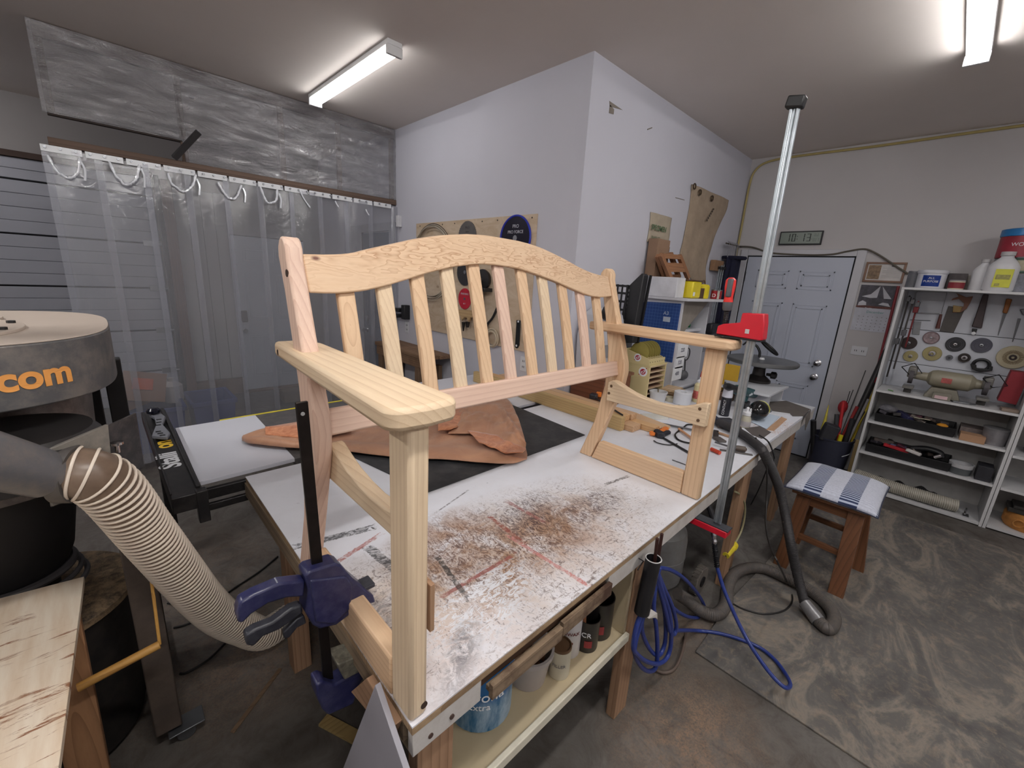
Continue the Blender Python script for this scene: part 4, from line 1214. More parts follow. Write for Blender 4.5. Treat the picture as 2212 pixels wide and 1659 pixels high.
# ------------------------------------------------------------------ dust collector (left edge)
def U3(px, py, y):
    p = U(px, py, 'y', y); return p
dc = thing('dust_collector', 'grey dust collector with a drum housing lettered in orange, clear cone and black barrel', 'dust collector', (-0.38, 1.86, 0))
DUSTY = mat('dusty_grey', (92, 92, 94), 0.5, 0.3, 0.12, 5, dust=0.6, dustc=(150, 140, 130), bump=0.05)
DTOP = mat('housing_top', (186, 172, 160), 0.6, 0, 0.05, 3)
HC, HR, HZ0, HZ1 = (-0.40, 1.83), 0.415, 1.335, 1.485
seg = 144
SE = 2 / 2.9
def sp_(a, r):
    c, s = math.cos(a), math.sin(a)
    return HC[0] + r * math.copysign(abs(c) ** SE, c), HC[1] + r * math.copysign(abs(s) ** SE, s)
def ring(z, r):
    return [Vector((*sp_(2 * math.pi * i / seg, r), z)) for i in range(seg)]
hs = build('housing', MB().loft([ring(HZ0, HR), ring(HZ1, HR)]), DUSTY, dc, bevel=0.004)
build('housing_top', MB().loft([ring(HZ1 + 0.0002, HR - 0.002), ring(HZ1 + 0.003, HR - 0.002)]), DTOP, dc, bevel=0.001)
for c_, r_ in (((-0.36, 1.95), 0.15), ((-0.40, 1.72), 0.25)):
    ct = MB().lathe([(r_, 0), (r_, 0.008), (0.02, 0.010)], (c_[0], c_[1], HZ1 + 0.0031), 'z', 56)
    o = build('cover_plate', ct, DTOP, dc, bevel=0.001)
    bt = MB()
    for k_ in range(10):
        a_ = 2 * math.pi * k_ / 10 + 0.3
        bt.cyl((c_[0] + (r_ - 0.02) * math.cos(a_), c_[1] + (r_ - 0.02) * math.sin(a_), HZ1 + 0.011), (c_[0] + (r_ - 0.02) * math.cos(a_), c_[1] + (r_ - 0.02) * math.sin(a_), HZ1 + 0.018), 0.009, seg=6)
    build('bolt', bt, BLACK, o)
build('motor_mount', MB().lathe([(0.085, 0), (0.08, 0.012), (0.035, 0.03), (0.03, 0.2), (0.10, 0.21), (0.11, 0.5), (0.02, 0.52)], (-0.30, 1.66, HZ1 + 0.012), 'z', 28), mat('motor_black', (34, 32, 32), 0.5), dc)
# curved lettering on the housing
lt = MB()
tmp = MB().text('ns.com', 0.078, Matrix.Identity(4), 0.0007, 0.0026)
xs = [v.co.x for v in tmp.b.verts]; xw = max(xs)
p_end = U(152, 800, 'y', 1.50)
arc = []
for k_ in range(1200):
    a_ = -math.pi * 0.75 + k_ * math.pi * 0.75 / 1199
    x_, y_ = sp_(a_, HR)
    dv = Vector((x_, y_, HZ0 + 0.07)) - Vector((0, 0, CH))
    zc = dv.dot(RZ)
    L_ = 0 if not arc else arc[-1][0] + math.hypot(x_ - arc[-1][1], y_ - arc[-1][2])
    arc.append((L_, x_, y_, (dv.dot(RX) / zc * FPX + CX) if zc > 0.1 else -9999))
L_end = min(arc, key=lambda q: abs(q[3] - 152))[0]
for v in tmp.b.verts:
    t_ = L_end - (xw - v.co.x)
    i_ = min(range(1, len(arc) - 1), key=lambda j: abs(arc[j][0] - t_))
    a, b = arc[i_ - 1], arc[i_ + 1]
    n_ = Vector((b[2] - a[2], a[1] - b[1], 0)).normalized()
    f_ = (t_ - arc[i_][0])
    tg = Vector((b[1] - a[1], b[2] - a[2], 0)).normalized()
    v.co = Vector((arc[i_][1], arc[i_][2], HZ0 + 0.048 + v.co.y)) + tg * f_ + n_ * (0.0012 + v.co.z)
build('lettering', tmp, mat('print_orange', (232, 160, 84), 0.5), hs, smooth=0)
CLR = film('clear_cone', (120, 112, 108), 0.35, 0.25, 0.3, 20, milk=0.4)
build('clear_body', MB().lathe([(0.235, -0.32), (0.25, -0.02), (0.25, 0.0)], (-0.30, 1.90, HZ0 - 0.001), 'z', 48, cap=False), mat('cone_grey', (98, 92, 90), 0.35, 0.1, 0.15, 12, dust=0.4, dustc=(160, 150, 146)), dc)
build('duct_ring', MB().lathe([(0.15, 0.0), (0.165, -0.02), (0.165, -0.10), (0.12, -0.12)], (-0.20, 1.50, 1.27), 'z', 36), mat('duct_black', (44, 42, 42), 0.4), dc)
# inlet elbow and plate
eb = [U(-60, 960, 'y', 1.30), U(0, 945, 'y', 1.32), U(60, 985, 'y', 1.36), U(135, 1010, 'y', 1.40)]
build('inlet_elbow', MB().tube([U3(-160, 975, 1.30), U3(-70, 985, 1.31), U3(10, 1002, 1.33), U3(105, 1026, 1.365)], lambda t: 0.066 - 0.014 * t, 28, 10), mat('elbow_grey', (112, 112, 116), 0.42, 0.4, 0.1, 8, dust=0.5, dustc=(150, 138, 128)), dc)
pc4 = [U3(88, 974, 1.36), U3(228, 916, 1.42), U3(240, 1040, 1.42), U3(108, 1092, 1.36)]
nrm = (pc4[1] - pc4[0]).cross(pc4[3] - pc4[0]).normalized()
build('inlet_plate', MB().loft([[q for q in pc4], [q + nrm * -0.010 for q in pc4]]), mat('plate_dusty', (120, 116, 110), 0.5, 0.2, 0.1, 8, dust=0.5, dustc=(160, 152, 142)), dc, bevel=0.001)
pc5 = [U3(102, 982, 1.355), U3(232, 925, 1.42), U3(300, 893, 1.50), U3(318, 1010, 1.52), U3(244, 1050, 1.44), U3(118, 1098, 1.36)]
build('backing_sheet', MB().loft([[q + nrm * 0.016 for q in pc5], [q + nrm * 0.010 for q in pc5]]), mat('sheet_black', (48, 46, 48), 0.3, 0, 0.3, 14, dust=0.35, dustc=(120, 110, 104)), dc, bevel=0.001)
bw = U(252, 960, 'y', 1.42)
one('plate_bolt', MB().cyl((bw.x, bw.y, bw.z - 0.022), (bw.x, bw.y, bw.z), 0.005).lathe([(0.014, 0), (0.014, 0.006), (0.004, 0.009)], (bw.x, bw.y, bw.z), 'z', 16), CHROME,
    'shiny bolt standing up beside the ribbed hose inlet', 'bolt')
build('cone', MB().lathe([(0.20, 1.12), (0.19, 1.0), (0.15, 0.76), (0.13, 0.71), (0.10, 0.70), (0.10, 0.60)], (-0.31, 1.88, 0), 'z', 40), mat('cone_black', (20, 18, 20), 0.7, 0, 0.2), dc)
build('cone_ring', MB().torus((-0.31, 1.88, 0.705), 0.14, 0.012, 'z', 48, 8).torus((-0.31, 1.88, 0.675), 0.155, 0.008, 'z', 48, 8).torus((-0.31, 1.88, 0.645), 0.165, 0.008, 'z', 48, 8), mat('ring_grey', (70, 68, 70), 0.5), dc)
bx_, by_ = -0.293, 1.880
BAR = mat('barrel_black', (30, 28, 28), 0.6, 0, 0.2, 6, dust=0.15, dustc=(110, 96, 84))
build('barrel', MB().lathe([(0.225, 0.03), (0.24, 0.10), (0.25, 0.50), (0.255, 0.53), (0.255, 0.56)], (bx_, by_, 0), 'z', 56), BAR, dc)
LID = NT('dusty_lid'); c_ = LID.coord()
LID.base(LID.mix(LID.fr(LID.noise(c_, 26, 8, 0.8), 0.36, 0.6), C(62, 54, 48), C(158, 134, 104))); LID.set(Roughness=0.8); LID.bump(LID.noise(c_, 90, 4), 0.5, 0.004)
build('barrel_lid', MB().lathe([(0.255, 0.561), (0.266, 0.565), (0.266, 0.585), (0.25, 0.594), (0.05, 0.598)], (bx_, by_, 0), 'z', 56), LID.m, dc)
FR = mat('frame_black', (22, 21, 23), 0.4, 0.3, 0.2)
build('frame_post', MB().box(-0.02, 0.03, 2.02, 2.07, 0.06, HZ0), FR, dc, bevel=0.003)
build('frame_post', MB().box(-0.10, -0.04, 2.28, 2.30, 0.6, HZ0), FR, dc, bevel=0.003)
build('frame_post', MB().box(-0.052, 0.022, 1.60, 1.655, 0.075, 0.90), mat('frame_dusty', (84, 74, 68), 0.6, 0.2, 0.15, 6, dust=0.3, dustc=(130, 112, 96)), dc, bevel=0.004)
build('frame_rail', MB().box(-0.052, 0.022, 1.60, 2.30, 0.90, 0.94), FR, dc, bevel=0.003)
build('frame_rail', MB().box(-0.05, 0.02, 1.66, 2.30, 0.03, 0.07), FR, dc, bevel=0.003)
cst = MB().box(-0.02, 0.085, 1.585, 1.66, 0.052, 0.058).cyl((0.03, 1.60, 0.028), (0.03, 1.63, 0.028), 0.028, seg=20)
build('caster', cst, mat('caster_zinc', (120, 122, 126), 0.4, 0.8), dc, bevel=0.002)

# ribbed hose from the inlet down to the floor
hose_pts = [U3(148, 1022, 1.385), U3(172, 1022, 1.375), U3(205, 1030, 1.37), U3(240, 1055, 1.385), U3(272, 1092, 1.41), U3(305, 1135, 1.45), U3(348, 1188, 1.50), U3(392, 1242, 1.56), U3(436, 1294, 1.63), U3(478, 1332, 1.70), U3(522, 1354, 1.76), U3(570, 1368, 1.82), U3(625, 1374, 1.87), U3(690, 1376, 1.90)]
hose_pts = [Vector(q) for q in hose_pts]
for q in hose_pts[-4:]:
    q.z = max(q.z, 0.072)
dh_ = thing('dust_hose', 'thick cream ribbed dust hose curving down from the dust collector to the floor', 'hose', (0.1, 1.6, 0.0))
HW = NT('hose_wall'); c_ = HW.coord()
HW.base(HW.mix(HW.fr(HW.noise(c_, 12, 5, 0.6), 0.35, 0.65), C(104, 86, 72), C(132, 112, 96))); HW.set(Roughness=0.35, Subsurface_Weight=0.0)
build('hose_wall', MB().tube(hose_pts, 0.0605, 30, 14), HW.m, dh_, smooth=60)
build('rib', MB().helix(hose_pts, 0.0628, 0.0175, 0.0036, 6, 30, 14), mat('rib_cream', (232, 218, 202), 0.4, 0, 0.04), dh_, smooth=60)
build('hose_cuff', MB().tube([hose_pts[0] * 1.5 - hose_pts[1] * 0.5, hose_pts[0].lerp(hose_pts[1], .5), hose_pts[1]], 0.070, 30, 6), mat('cuff_grey', (78, 74, 72), 0.5, 0, 0.15, 20), dh_)

# side table with worn plywood top, bottom left corner
PT = NT('worn_plywood'); c_ = PT.coord()
base_ = PT.mix(PT.fr(PT.noise(PT.mapping(c_, rot=(0, 0, R(20)), scale=(22, 3, 3)), 1.6, 5, 0.6), 0.35, 0.7), C(236, 222, 202), C(220, 198, 172))
f_ = PT.math('MULTIPLY', PT.fr(PT.noise(PT.mapping(c_, rot=(0, 0, R(22)), scale=(3.0, 26, 3)), 1.6, 7, 0.75, 0.8), 0.55, 0.60), PT.fr(PT.noise(c_, 3.4, 4, 0.6), 0.46, 0.54))
base_ = PT.mix(f_, base_, C(142, 92, 62))
f_ = PT.fr(PT.noise(PT.mapping(c_, rot=(0, 0, R(22)), scale=(1.2, 70, 3)), 1.3, 4, 0.6), 0.71, 0.73)
base_ = PT.mix(f_, base_, C(112, 76, 54))
PT.base(base_); PT.set(Roughness=0.6)
st = thing('side_table', 'small plywood-topped table with brown scrapes in front of the dust collector', 'table', (-0.6, 1.2, 0))
zt2 = 0.75
build('worktop', MB().prism([(-0.138, 1.645), (-0.181, 0.72), (-1.05, 0.72), (-1.0, 1.76)], 'z', zt2 - 0.018, zt2), PT.m, st, bevel=0.001, smooth=0)
LW = wood('side_leg_wood', (186, 142, 104), (136, 96, 66), 'z', 14, 2, 0.7)
build('leg', MB().loft([[Vector((-0.150 + a, 1.50 + b, zt2 - 0.019)) for a, b in ((-0.09, 0), (0, 0), (0, 0.04), (-0.09, 0.04))], [Vector((-0.170 + a, 1.565 + b, 0.0)) for a, b in ((-0.09, 0), (0, 0), (0, 0.04), (-0.09, 0.04))]]), LW, st, bevel=0.003)
build('leg', MB().box(-0.96, -0.87, 1.52, 1.56, 0, zt2 - 0.019), LW, st, bevel=0.003)
build('leg', MB().box(-0.30, -0.21, 0.78, 0.82, 0, zt2 - 0.019), LW, st, bevel=0.003)
build('leg', MB().box(-0.96, -0.87, 0.78, 0.82, 0, zt2 - 0.019), LW, st, bevel=0.003)
dw = thing('dowel_handle', 'golden wooden dowel with a thin rod rising from its end, beside the black barrel', 'handle', (-0.08, 1.49, 0.5))
d0, d1, d2 = U3(168, 1486, 1.49), U3(345, 1392, 1.49), U3(322, 1215, 1.545)
DOW = wood('dowel_wood', (206, 158, 84), (150, 106, 56), 'x', 10, 1, 0.5)
build('dowel', MB().cyl(d0, d1, 0.0125, seg=18), DOW, dw)
build('rod', MB().tube([d1 + Vector((0.0, 0.0, 0.0)), d1.lerp(d2, .5), d2], 0.0045, 8, smooth=False), wood('dowel_wood', (206, 158, 84), (150, 106, 56), 'z', 10, 1, 0.5), dw)

# boards leaning and lying by the near end of the workbench
GP = mat('panel_grey', (156, 154, 162), 0.6, 0, 0.04, 3)
pts = [U(*q, 'x', 0.320) for q in ((822, 1470), (895, 1680), (860, 1790), (700, 1790), (742, 1659))]
lp_ = [(p.y, max(0.004, p.z)) for p in pts]
lean = MB().prism([(0.745, 0.758), (0.52, 0.50), (0.47, 0.004), (1.32, 0.004), (1.30, 0.12)], 'x', 0.306, 0.318)
pa = [U(*q, 'x', 0.318) for q in ((822, 1472), (886, 1659), (748, 1659))]
ext = lambda a, b, z: (a.y + (b.y - a.y) * (z - a.z) / (b.z - a.z), z)
e1_ = ext(pa[0], pa[1], 0.30); e2_ = ext(pa[0], pa[2], 0.004)
lean.b.free(); lean = MB().prism([(pa[0].y, pa[0].z), e1_, (e1_[0] - 0.02, 0.004), e2_], 'x', 0.306, 0.318)
one('leaning_panel', lean, GP, 'pale grey panel offcut standing on its edge against the near end of the workbench', 'panel', bevel=0.001)
pb_ = [U(*q, 'x', 0.328) for q in ((765, 1490), (800, 1460), (862, 1560), (850, 1590))]
one('diagonal_brace', MB().prism([(p.y, p.z) for p in pb_], 'x', 0.3195, 0.3365), LEGW['y'], 'short diagonal wooden brace under the near end of the workbench', 'brace', bevel=0.002)
def strip_on_floor(a, b, wd, th, m_, label):
    a = U(*a, 'z', 0.0); b = U(*b, 'z', 0.0)
    d = (b - a); yaw = math.degrees(math.atan2(d.y, d.x))
    one('wood_strip', MB().obox(((a.x + b.x) / 2, (a.y + b.y) / 2, th / 2 + 0.0008), (d.length, wd, th), (0, 0, yaw)), m_, label, 'wood scrap', bevel=0.001)
SW = wood('strip_wood', (120, 98, 76), (86, 66, 50), 'x', 20, 2, 0.8)
strip_on_floor((502, 1584), (606, 1446), 0.016, 0.006, SW, 'long thin grey wood strip on the dusty floor under the clamp')
strip_on_floor((698, 1558), (800, 1612), 0.045, 0.012, wood('strip_wood2', (170, 146, 96), (120, 96, 60), 'x', 20, 2, 0.8), 'short flat yellowish stick on the floor left of the leaning grey panel')
# cables across the floor by the hose
CB = mat('cable_black', (24, 22, 22), 0.5)
for (pts, lab) in (([(600, 1202), (560, 1235), (500, 1275), (470, 1300)], 'black cable crossing the floor from the workbench leg to the ribbed hose'),
                   ([(488, 1388), (450, 1425), (405, 1452), (388, 1455)], 'black cable crossing the floor behind the metal leg with the caster'),
                   ([(375, 1356), (400, 1350), (428, 1338), (440, 1330)], 'black power strip lead crossing the floor under the ribbed hose'),
                   ([(362, 1303), (380, 1305), (402, 1305)], 'short black cable end on the floor between the barrel frame and the hose')):
    one('floor_cable', MB().tube([U(*q, 'z', 0.006) for q in pts], 0.005, 8), CB, lab, 'cable', 'black cables on the floor by the ribbed hose')
# ------------------------------------------------------------------ partition wall: tool board
WX = XA - 0.0005
TB = XA - 0.014
BRD = NT('blade_board_ply'); c_ = BRD.coord()
col = BRD.mix(BRD.fr(BRD.noise(BRD.mapping(c_, scale=(1, 2.2, 5)), 2.2, 6, 0.65, 1.2), 0.35, 0.7), C(206, 188, 166), C(184, 160, 132))
vr = BRD.n('ShaderNodeTexVoronoi'); vr.inputs['Scale'].default_value = 3.0; BRD.l(BRD.mapping(c_, scale=(1, 1, 2)), vr.inputs['Vector'])
col = BRD.mix(BRD.fr(vr.outputs['Distance'], 0.03, 0.10, 0.6, 0), col, C(132, 100, 76))
BRD.base(col); BRD.set(Roughness=0.75)
brd = thing('tool_board', 'plywood board screwed to the wall behind the bench, hung with saw blades', 'tool board', (TB, 3.07, 1.13))
build('board', MB().box(TB, WX, 2.255, 3.89, 1.13, 2.15), BRD.m, brd, bevel=0.001)
s_ = MB()
for i in range(9):
    s_.cyl((TB - 0.0015, 2.30 + i * 0.19, 2.125), (TB + 0.001, 2.30 + i * 0.19, 2.125), 0.006, seg=10)
build('screws', s_, mat('dark_nail', (48, 44, 44)), brd)

def blade(y, z, r, m_, label, teeth=40, nm='saw_blade', rim=None, txt=None, txtm=None, cat='saw blade', off=0.0, grp='saw blades on the tool board'):
    t = thing(nm, label, cat, (TB - 0.004, y, z - r), grp)
    pts = []
    for i in range(teeth):
        a = 2 * math.pi * i / teeth
        pts.append((y + r * math.cos(a), z + r * math.sin(a)))
        pts.append((y + r * 0.94 * math.cos(a + 0.7 * 2 * math.pi / teeth), z + r * 0.94 * math.sin(a + 0.7 * 2 * math.pi / teeth)))
    x1 = TB - 0.003 - off
    build('disc', MB().prism(pts, 'x', x1 - 0.003, x1), m_, t, smooth=20)
    if rim:
        build('rim', MB().torus((x1 - 0.004, y, z), r * 0.97, r * 0.045, 'x', 48, 6), rim, t)
    build('arbor', MB().cyl((x1 - 0.006, y, z), (x1 - 0.0031, y, z), r * 0.13, seg=20), STEEL if rim is None else CHROME, t)
    if txt:
        tm = MB()
        for (s, dz, sz) in txt:
            tm.text(s, sz, face_x(x1 - 0.0036, y, z + dz), 0.0004, 0.0, 'CENTER')
        build('lettering', tm, txtm, t, smooth=0)
    return t
GREYB = mat('blade_grey', (122, 118, 116), 0.4, 0.7, 0.15, 20)
blade(3.06, 2.012, 0.128, GREYB, 'grey toothed saw blade at the top of the tool board beside the bandsaw coil', 44, txt=[('PRO', 0.06, 0.03), ('10 IN', 0.03, 0.02)], txtm=mat('print_dark', (70, 66, 66)))
DB = mat('blade_dark', (48, 46, 60), 0.22, 0.6, 0.2, 8)
blade(2.462, 1.985, 0.168, DB, 'large dark saw blade with a bright blue rim on the tool board', 60, rim=mat('rim_blue', (38, 52, 170), 0.35), txt=[('PRO', 0.075, 0.036), ('PRO FORCE', 0.035, 0.032)], txtm=mat('print_pale', (190, 190, 200)))
blade(3.076, 1.712, 0.118, mat('blade_steel_dark', (96, 94, 96), 0.25, 0.85, 0.25, 6), 'shiny dark steel disc hanging under the arch of the bench rail, above the red blade', 64)
blade(3.068, 1.482, 0.094, mat('blade_red', (190, 34, 56), 0.4), 'red saw blade on the tool board', 36, txt=[('FINISHING', 0.035, 0.024), ('40 T', -0.05, 0.02)], txtm=mat('print_pale', (190, 190, 200)))
cb = MB()
cb2 = MB()
for i, (dy, dz, r_) in enumerate(((0, 0, 0.335), (0.01, -0.006, 0.325), (-0.012, -0.012, 0.338), (0.006, -0.02, 0.33), (-0.004, -0.03, 0.34))):
    (cb if i == 0 else cb2).torus((TB - 0.012 - 0.005 * i, 3.585 + dy, 1.80 + dz), r_, 0.0045, 'x', 64, 5)
t = thing('bandsaw_blade', 'big loop of coiled bandsaw blades on the door side of the tool board', 'saw blade', (TB - 0.02, 3.585, 1.43))
build('coil', cb, mat('coil_dark', (70, 52, 40), 0.4, 0.7), t)
build('coil', cb2, mat('coil_pale', (186, 176, 160), 0.45, 0.3), t, label='pale coils')
# grinder guard with long black handle
t = thing('grinder', 'black grinder head with a long handle hanging on the tool board', 'grinder', (TB - 0.04, 2.77, 1.22))
build('guard', MB().lathe([(0.075, 0), (0.085, -0.02), (0.085, -0.035), (0.03, -0.05), (0.02, -0.09)], (TB - 0.001, 2.80, 1.66), 'x', 28), mat('guard_dark', (52, 50, 52), 0.4, 0.5), t)
build('bracket', MB().box(TB - 0.09, TB - 0.002, 2.70, 2.86, 1.565, 1.595), BLACK, t, bevel=0.004)
build('handle', MB().cyl((TB - 0.05, 2.81, 1.56), (TB - 0.05, 2.78, 1.22), 0.024, 0.019, seg=16), BLACK, t)
# little V-notched rack with a tube, strap and black bar
t = thing('tool_rack', 'small wooden rack with V notches holding dark tools on the tool board', 'tool rack', (TB - 0.04, 3.0, 1.24))
build('notched_board', MB().prism([(2.90, 1.395), (3.105, 1.385), (3.11, 1.34), (3.07, 1.33), (3.05, 1.29), (3.02, 1.325), (2.98, 1.325), (2.95, 1.29), (2.93, 1.33), (2.90, 1.335)], 'x', TB - 0.045, TB - 0.03), wood('rack_wood', (196, 166, 124), (150, 118, 80), 'y', 12, 2, 0.6), t, bevel=0.001)
build('chuck', MB().cyl((TB - 0.038, 2.97, 1.29), (TB - 0.038, 2.97, 1.24), 0.022, 0.012, seg=14).cyl((TB - 0.038, 3.03, 1.28), (TB - 0.038, 3.03, 1.20), 0.018, 0.006, seg=14), mat('chuck_dark', (60, 56, 54), 0.35, 0.7), t)
one('glue_tube', MB().box(TB - 0.03, TB - 0.001, 2.845, 2.875, 1.30, 1.385), mat('tube_yellow', (206, 170, 70), 0.5), 'small yellow and white tube standing by the notched rack', 'tube', bevel=0.003)
t = thing('strap_loop', 'dark strap ending in a pale coiled band hanging on the tool board', 'strap', (TB - 0.03, 2.66, 1.05))
build('strap', MB().tube([(TB - 0.02, 2.60, 1.46), (TB - 0.02, 2.66, 1.36), (TB - 0.02, 2.72, 1.30), (TB - 0.02, 2.735, 1.26)], 0.011, 6), BLACK, t)
build('band', MB().torus((TB - 0.02, 2.66, 1.19), 0.075, 0.009, 'x', 30, 6).torus((TB - 0.032, 2.655, 1.185), 0.062, 0.009, 'x', 30, 6), mat('band_pale', (190, 176, 154), 0.6), t)
build('strap_end', MB().tube([(TB - 0.02, 2.735, 1.20), (TB - 0.02, 2.745, 1.10), (TB - 0.02, 2.75, 0.99)], 0.008, 6), mat('band_brown', (90, 74, 62), 0.6), t)
t = thing('black_bar', 'narrow black bar with round white ends hanging upright on the tool board', 'blade', (TB - 0.01, 2.37, 1.14))
bb = MB().box(TB - 0.009, TB - 0.001, 2.345, 2.39, 1.17, 1.37)
build('bar', bb, BLACK, t, bevel=0.003)
e_ = MB().cyl((TB - 0.010, 2.372, 1.165), (TB - 0.001, 2.372, 1.165), 0.018, seg=16)
build('tip', e_, BLACK, t)
build('hole', MB().cyl((TB - 0.0108, 2.372, 1.168), (TB - 0.0095, 2.372, 1.168), 0.009, seg=14), WH, t)
build('hole', MB().cyl((TB - 0.0108, 2.368, 1.36), (TB - 0.0088, 2.368, 1.36), 0.008, seg=14), WH, t)

PLATE = mat('switch_plate', (216, 217, 222), 0.35, 0, 0.01)
def outlet(x, y, z, label, ax='x', n=2, w_=0.072, h=0.116, horiz=False):
    t = thing('wall_outlet', label, 'wall outlet', (x, y, z - h / 2), 'white outlet plates')
    if horiz:
        w_, h = h, w_
    build('plate', MB().box(x - 0.006, x - 0.0005, y - w_ / 2, y + w_ / 2, z - h / 2, z + h / 2), PLATE, t, bevel=0.002)
    for k in (-1, 1):
        yy, zz = (y + k * w_ * 0.22, z) if horiz else (y, z + k * h * 0.2)
        build('socket', MB().box(x - 0.0072, x - 0.0061, yy - 0.010, yy - 0.005, zz - 0.008, zz + 0.008).box(x - 0.0072, x - 0.0061, yy + 0.005, yy + 0.010, zz - 0.008, zz + 0.008), mat('socket_dark', (70, 68, 70), 0.6), t, smooth=0)
outlet(XA, 4.09, 1.10, 'white outlet plate on the wall under the black plugs')
outlet(XA, 2.300, 1.03, 'white plate on the wall below the corner of the tool board')
t = thing('plug_adapter', 'cluster of black plugs in a wall socket beside the grey door', 'plug', (XA - 0.05, 4.12, 1.19))
build('plug', MB().box(XA - 0.07, XA - 0.001, 4.03, 4.10, 1.19, 1.34), BLACK, t, bevel=0.006)
build('plug', MB().box(XA - 0.10, XA - 0.001, 4.13, 4.23, 1.20, 1.235), BLACK, t, bevel=0.006)
build('plug', MB().box(XA - 0.09, XA - 0.001, 4.12, 4.22, 1.26, 1.30), BLACK, t, bevel=0.006)
# old sawhorse bench at the wall
OLD = wood('old_bench_wood', (146, 116, 90), (92, 66, 48), 'y', 16, 2, 0.75, dirt=0.3)
OLDZ = wood('old_bench_wood', (128, 102, 80), (80, 60, 46), 'z', 16, 2, 0.75, dirt=0.3)
t = thing('old_bench', 'narrow old brown plank bench against the wall below the outlets', 'bench', (2.24, 3.8, 0))
build('plank', MB().box(2.09, 2.235, 3.27, 4.26, 0.905, 0.94), OLD, t, bevel=0.003)
build('plank', MB().box(2.24, 2.375, 3.25, 4.26, 0.905, 0.94), OLD, t, bevel=0.003)
build('rail', MB().box(2.10, 2.12, 3.34, 4.24, 0.81, 0.904), OLD, t, bevel=0.002)
for (x, y) in ((2.10, 3.40), (2.33, 3.40), (2.10, 4.14), (2.33, 4.14)):
    build('leg', MB().box(x + 0.002, x + 0.04, y, y + 0.07, 0, 0.809), OLDZ, t, bevel=0.002)
build('cross_bar', MB().box(2.145, 2.325, 3.42, 3.45, 0.35, 0.42), OLD, t, bevel=0.002)
one('wood_block', MB().box(2.135, 2.30, 3.93, 4.02, 0.941 - 0.16, 0.941 - 0.037), LEGW['y'], 'short pale block of wood tucked under the plank of the old wall bench', 'wood scrap', bevel=0.002)

# ------------------------------------------------------------------ corner behind the far bench post
BRN = wood('brown_cabinet', (128, 78, 54), (84, 50, 36), 'y', 10, 2, 0.5)
t = thing('brown_cabinet', 'reddish brown wooden box on the table behind the far rear leg of the cedar bench', 'box', (2.62, 1.74, ZT))
build('body', MB().box(2.45, 2.80, 1.58, 1.865, ZT + 0.0005, 1.04), BRN, t, bevel=0.003)
build('lid', MB().box(2.44, 2.815, 1.565, 1.867, 1.041, 1.062), wood('brown_lid', (138, 96, 70), (90, 60, 44), 'y', 10, 2, 0.6), t, bevel=0.002)
t = thing('wall_machine', 'rounded pale grey machine seen between the last slats, standing on the brown box', 'machine', (2.62, 1.76, 1.063))
gm = mat('machine_white', (188, 188, 194), 0.4, 0, 0.03)
build('body', MB().prism([(2.47, 1.0635), (2.76, 1.0635), (2.76, 1.40), (2.72, 1.48), (2.60, 1.52), (2.50, 1.47), (2.455, 1.33), (2.46, 1.2)], 'y', 1.66, 1.86), gm, t, bevel=0.012)
build('base_band', MB().box(2.465, 2.765, 1.652, 1.659, 1.18, 1.27), mat('machine_grey', (138, 138, 142), 0.5), t, bevel=0.001)
build('knob', MB().cyl((2.47, 1.645, 1.50), (2.47, 1.60, 1.50), 0.052, seg=28), BLACK, t, bevel=0.004)
build('tray', MB().box(2.50, 2.74, 1.57, 1.65, 1.0635, 1.10), BLACK, t, bevel=0.004)
one('power_cable', MB().tube([(2.50, 1.652, 1.30), (2.49, 1.63, 1.22), (2.49, 1.60, 1.12), (2.53, 1.58, 1.075)], 0.004, 6), CB, 'black cord hanging in front of the pale machine', 'cable')
# black crate, black case and white sheet
t = thing('plastic_crate', 'black plastic lattice crate behind the far post of the cedar bench', 'crate', (2.90, 1.78, 1.45))
cr = MB()
x0, x1, y0, y1, z0, z1 = 2.80, 3.02, 1.70, 1.87, 1.44, 1.69
for z in (z0, z0 + 0.06, z0 + 0.12, z0 + 0.18, z1 - 0.018):
    cr.box(x0, x1, y0, y0 + 0.006, z, z + 0.016).box(x0, x0 + 0.006, y0, y1, z, z + 0.016)
for k in range(5):
    cr.box(x0 + k * (x1 - x0 - 0.012) / 4, x0 + k * (x1 - x0 - 0.012) / 4 + 0.012, y0 - 0.001, y0 + 0.005, z0, z1)
    cr.box(x0 - 0.001, x0 + 0.005, y0 + k * (y1 - y0 - 0.012) / 4, y0 + k * (y1 - y0 - 0.012) / 4 + 0.012, z0, z1)
cr.box(x0, x1, y0, y1, z0, z0 + 0.006)
build('lattice', cr, BLACK, t)
build('stand', MB().box(2.82, 3.0, 1.72, 1.86, ZT + 0.0005, 1.439), mat('stand_grey', (90, 90, 94), 0.6), t, bevel=0.003)
t = thing('tool_case', 'tall black plastic case leaning against the white shelf unit', 'case', (2.88, 1.55, 1.1))
def quad_slab(px4, X, th):
    P = [U(px, py, 'x', X) for px, py in px4]
    return MB().prism([(p.y, p.z) for p in P], 'x', X, X + th)
cs = quad_slab(((1386, 590), (1391, 594), (1371, 706), (1366, 741), (1341, 741), (1339, 700), (1353, 622)), 2.82, 0.07)
build('case_body', cs, mat('case_black', (38, 38, 41), 0.45), t, bevel=0.006)
rb = MB()
for k in range(9):
    a = U(1357 - k * 1.6, 626 + k * 9, 'x', 2.815)
    rb.box(2.810, 2.8195, a.y - 0.010, a.y - 0.002, a.z - 0.012, a.z + 0.004)
build('rib', rb, mat('rib_grey', (96, 96, 100), 0.5), t)
t = thing('folder', 'thin black-edged white and blue folder standing between the black case and the white shelf unit', 'folder', (3.0, 1.6, 1.1))
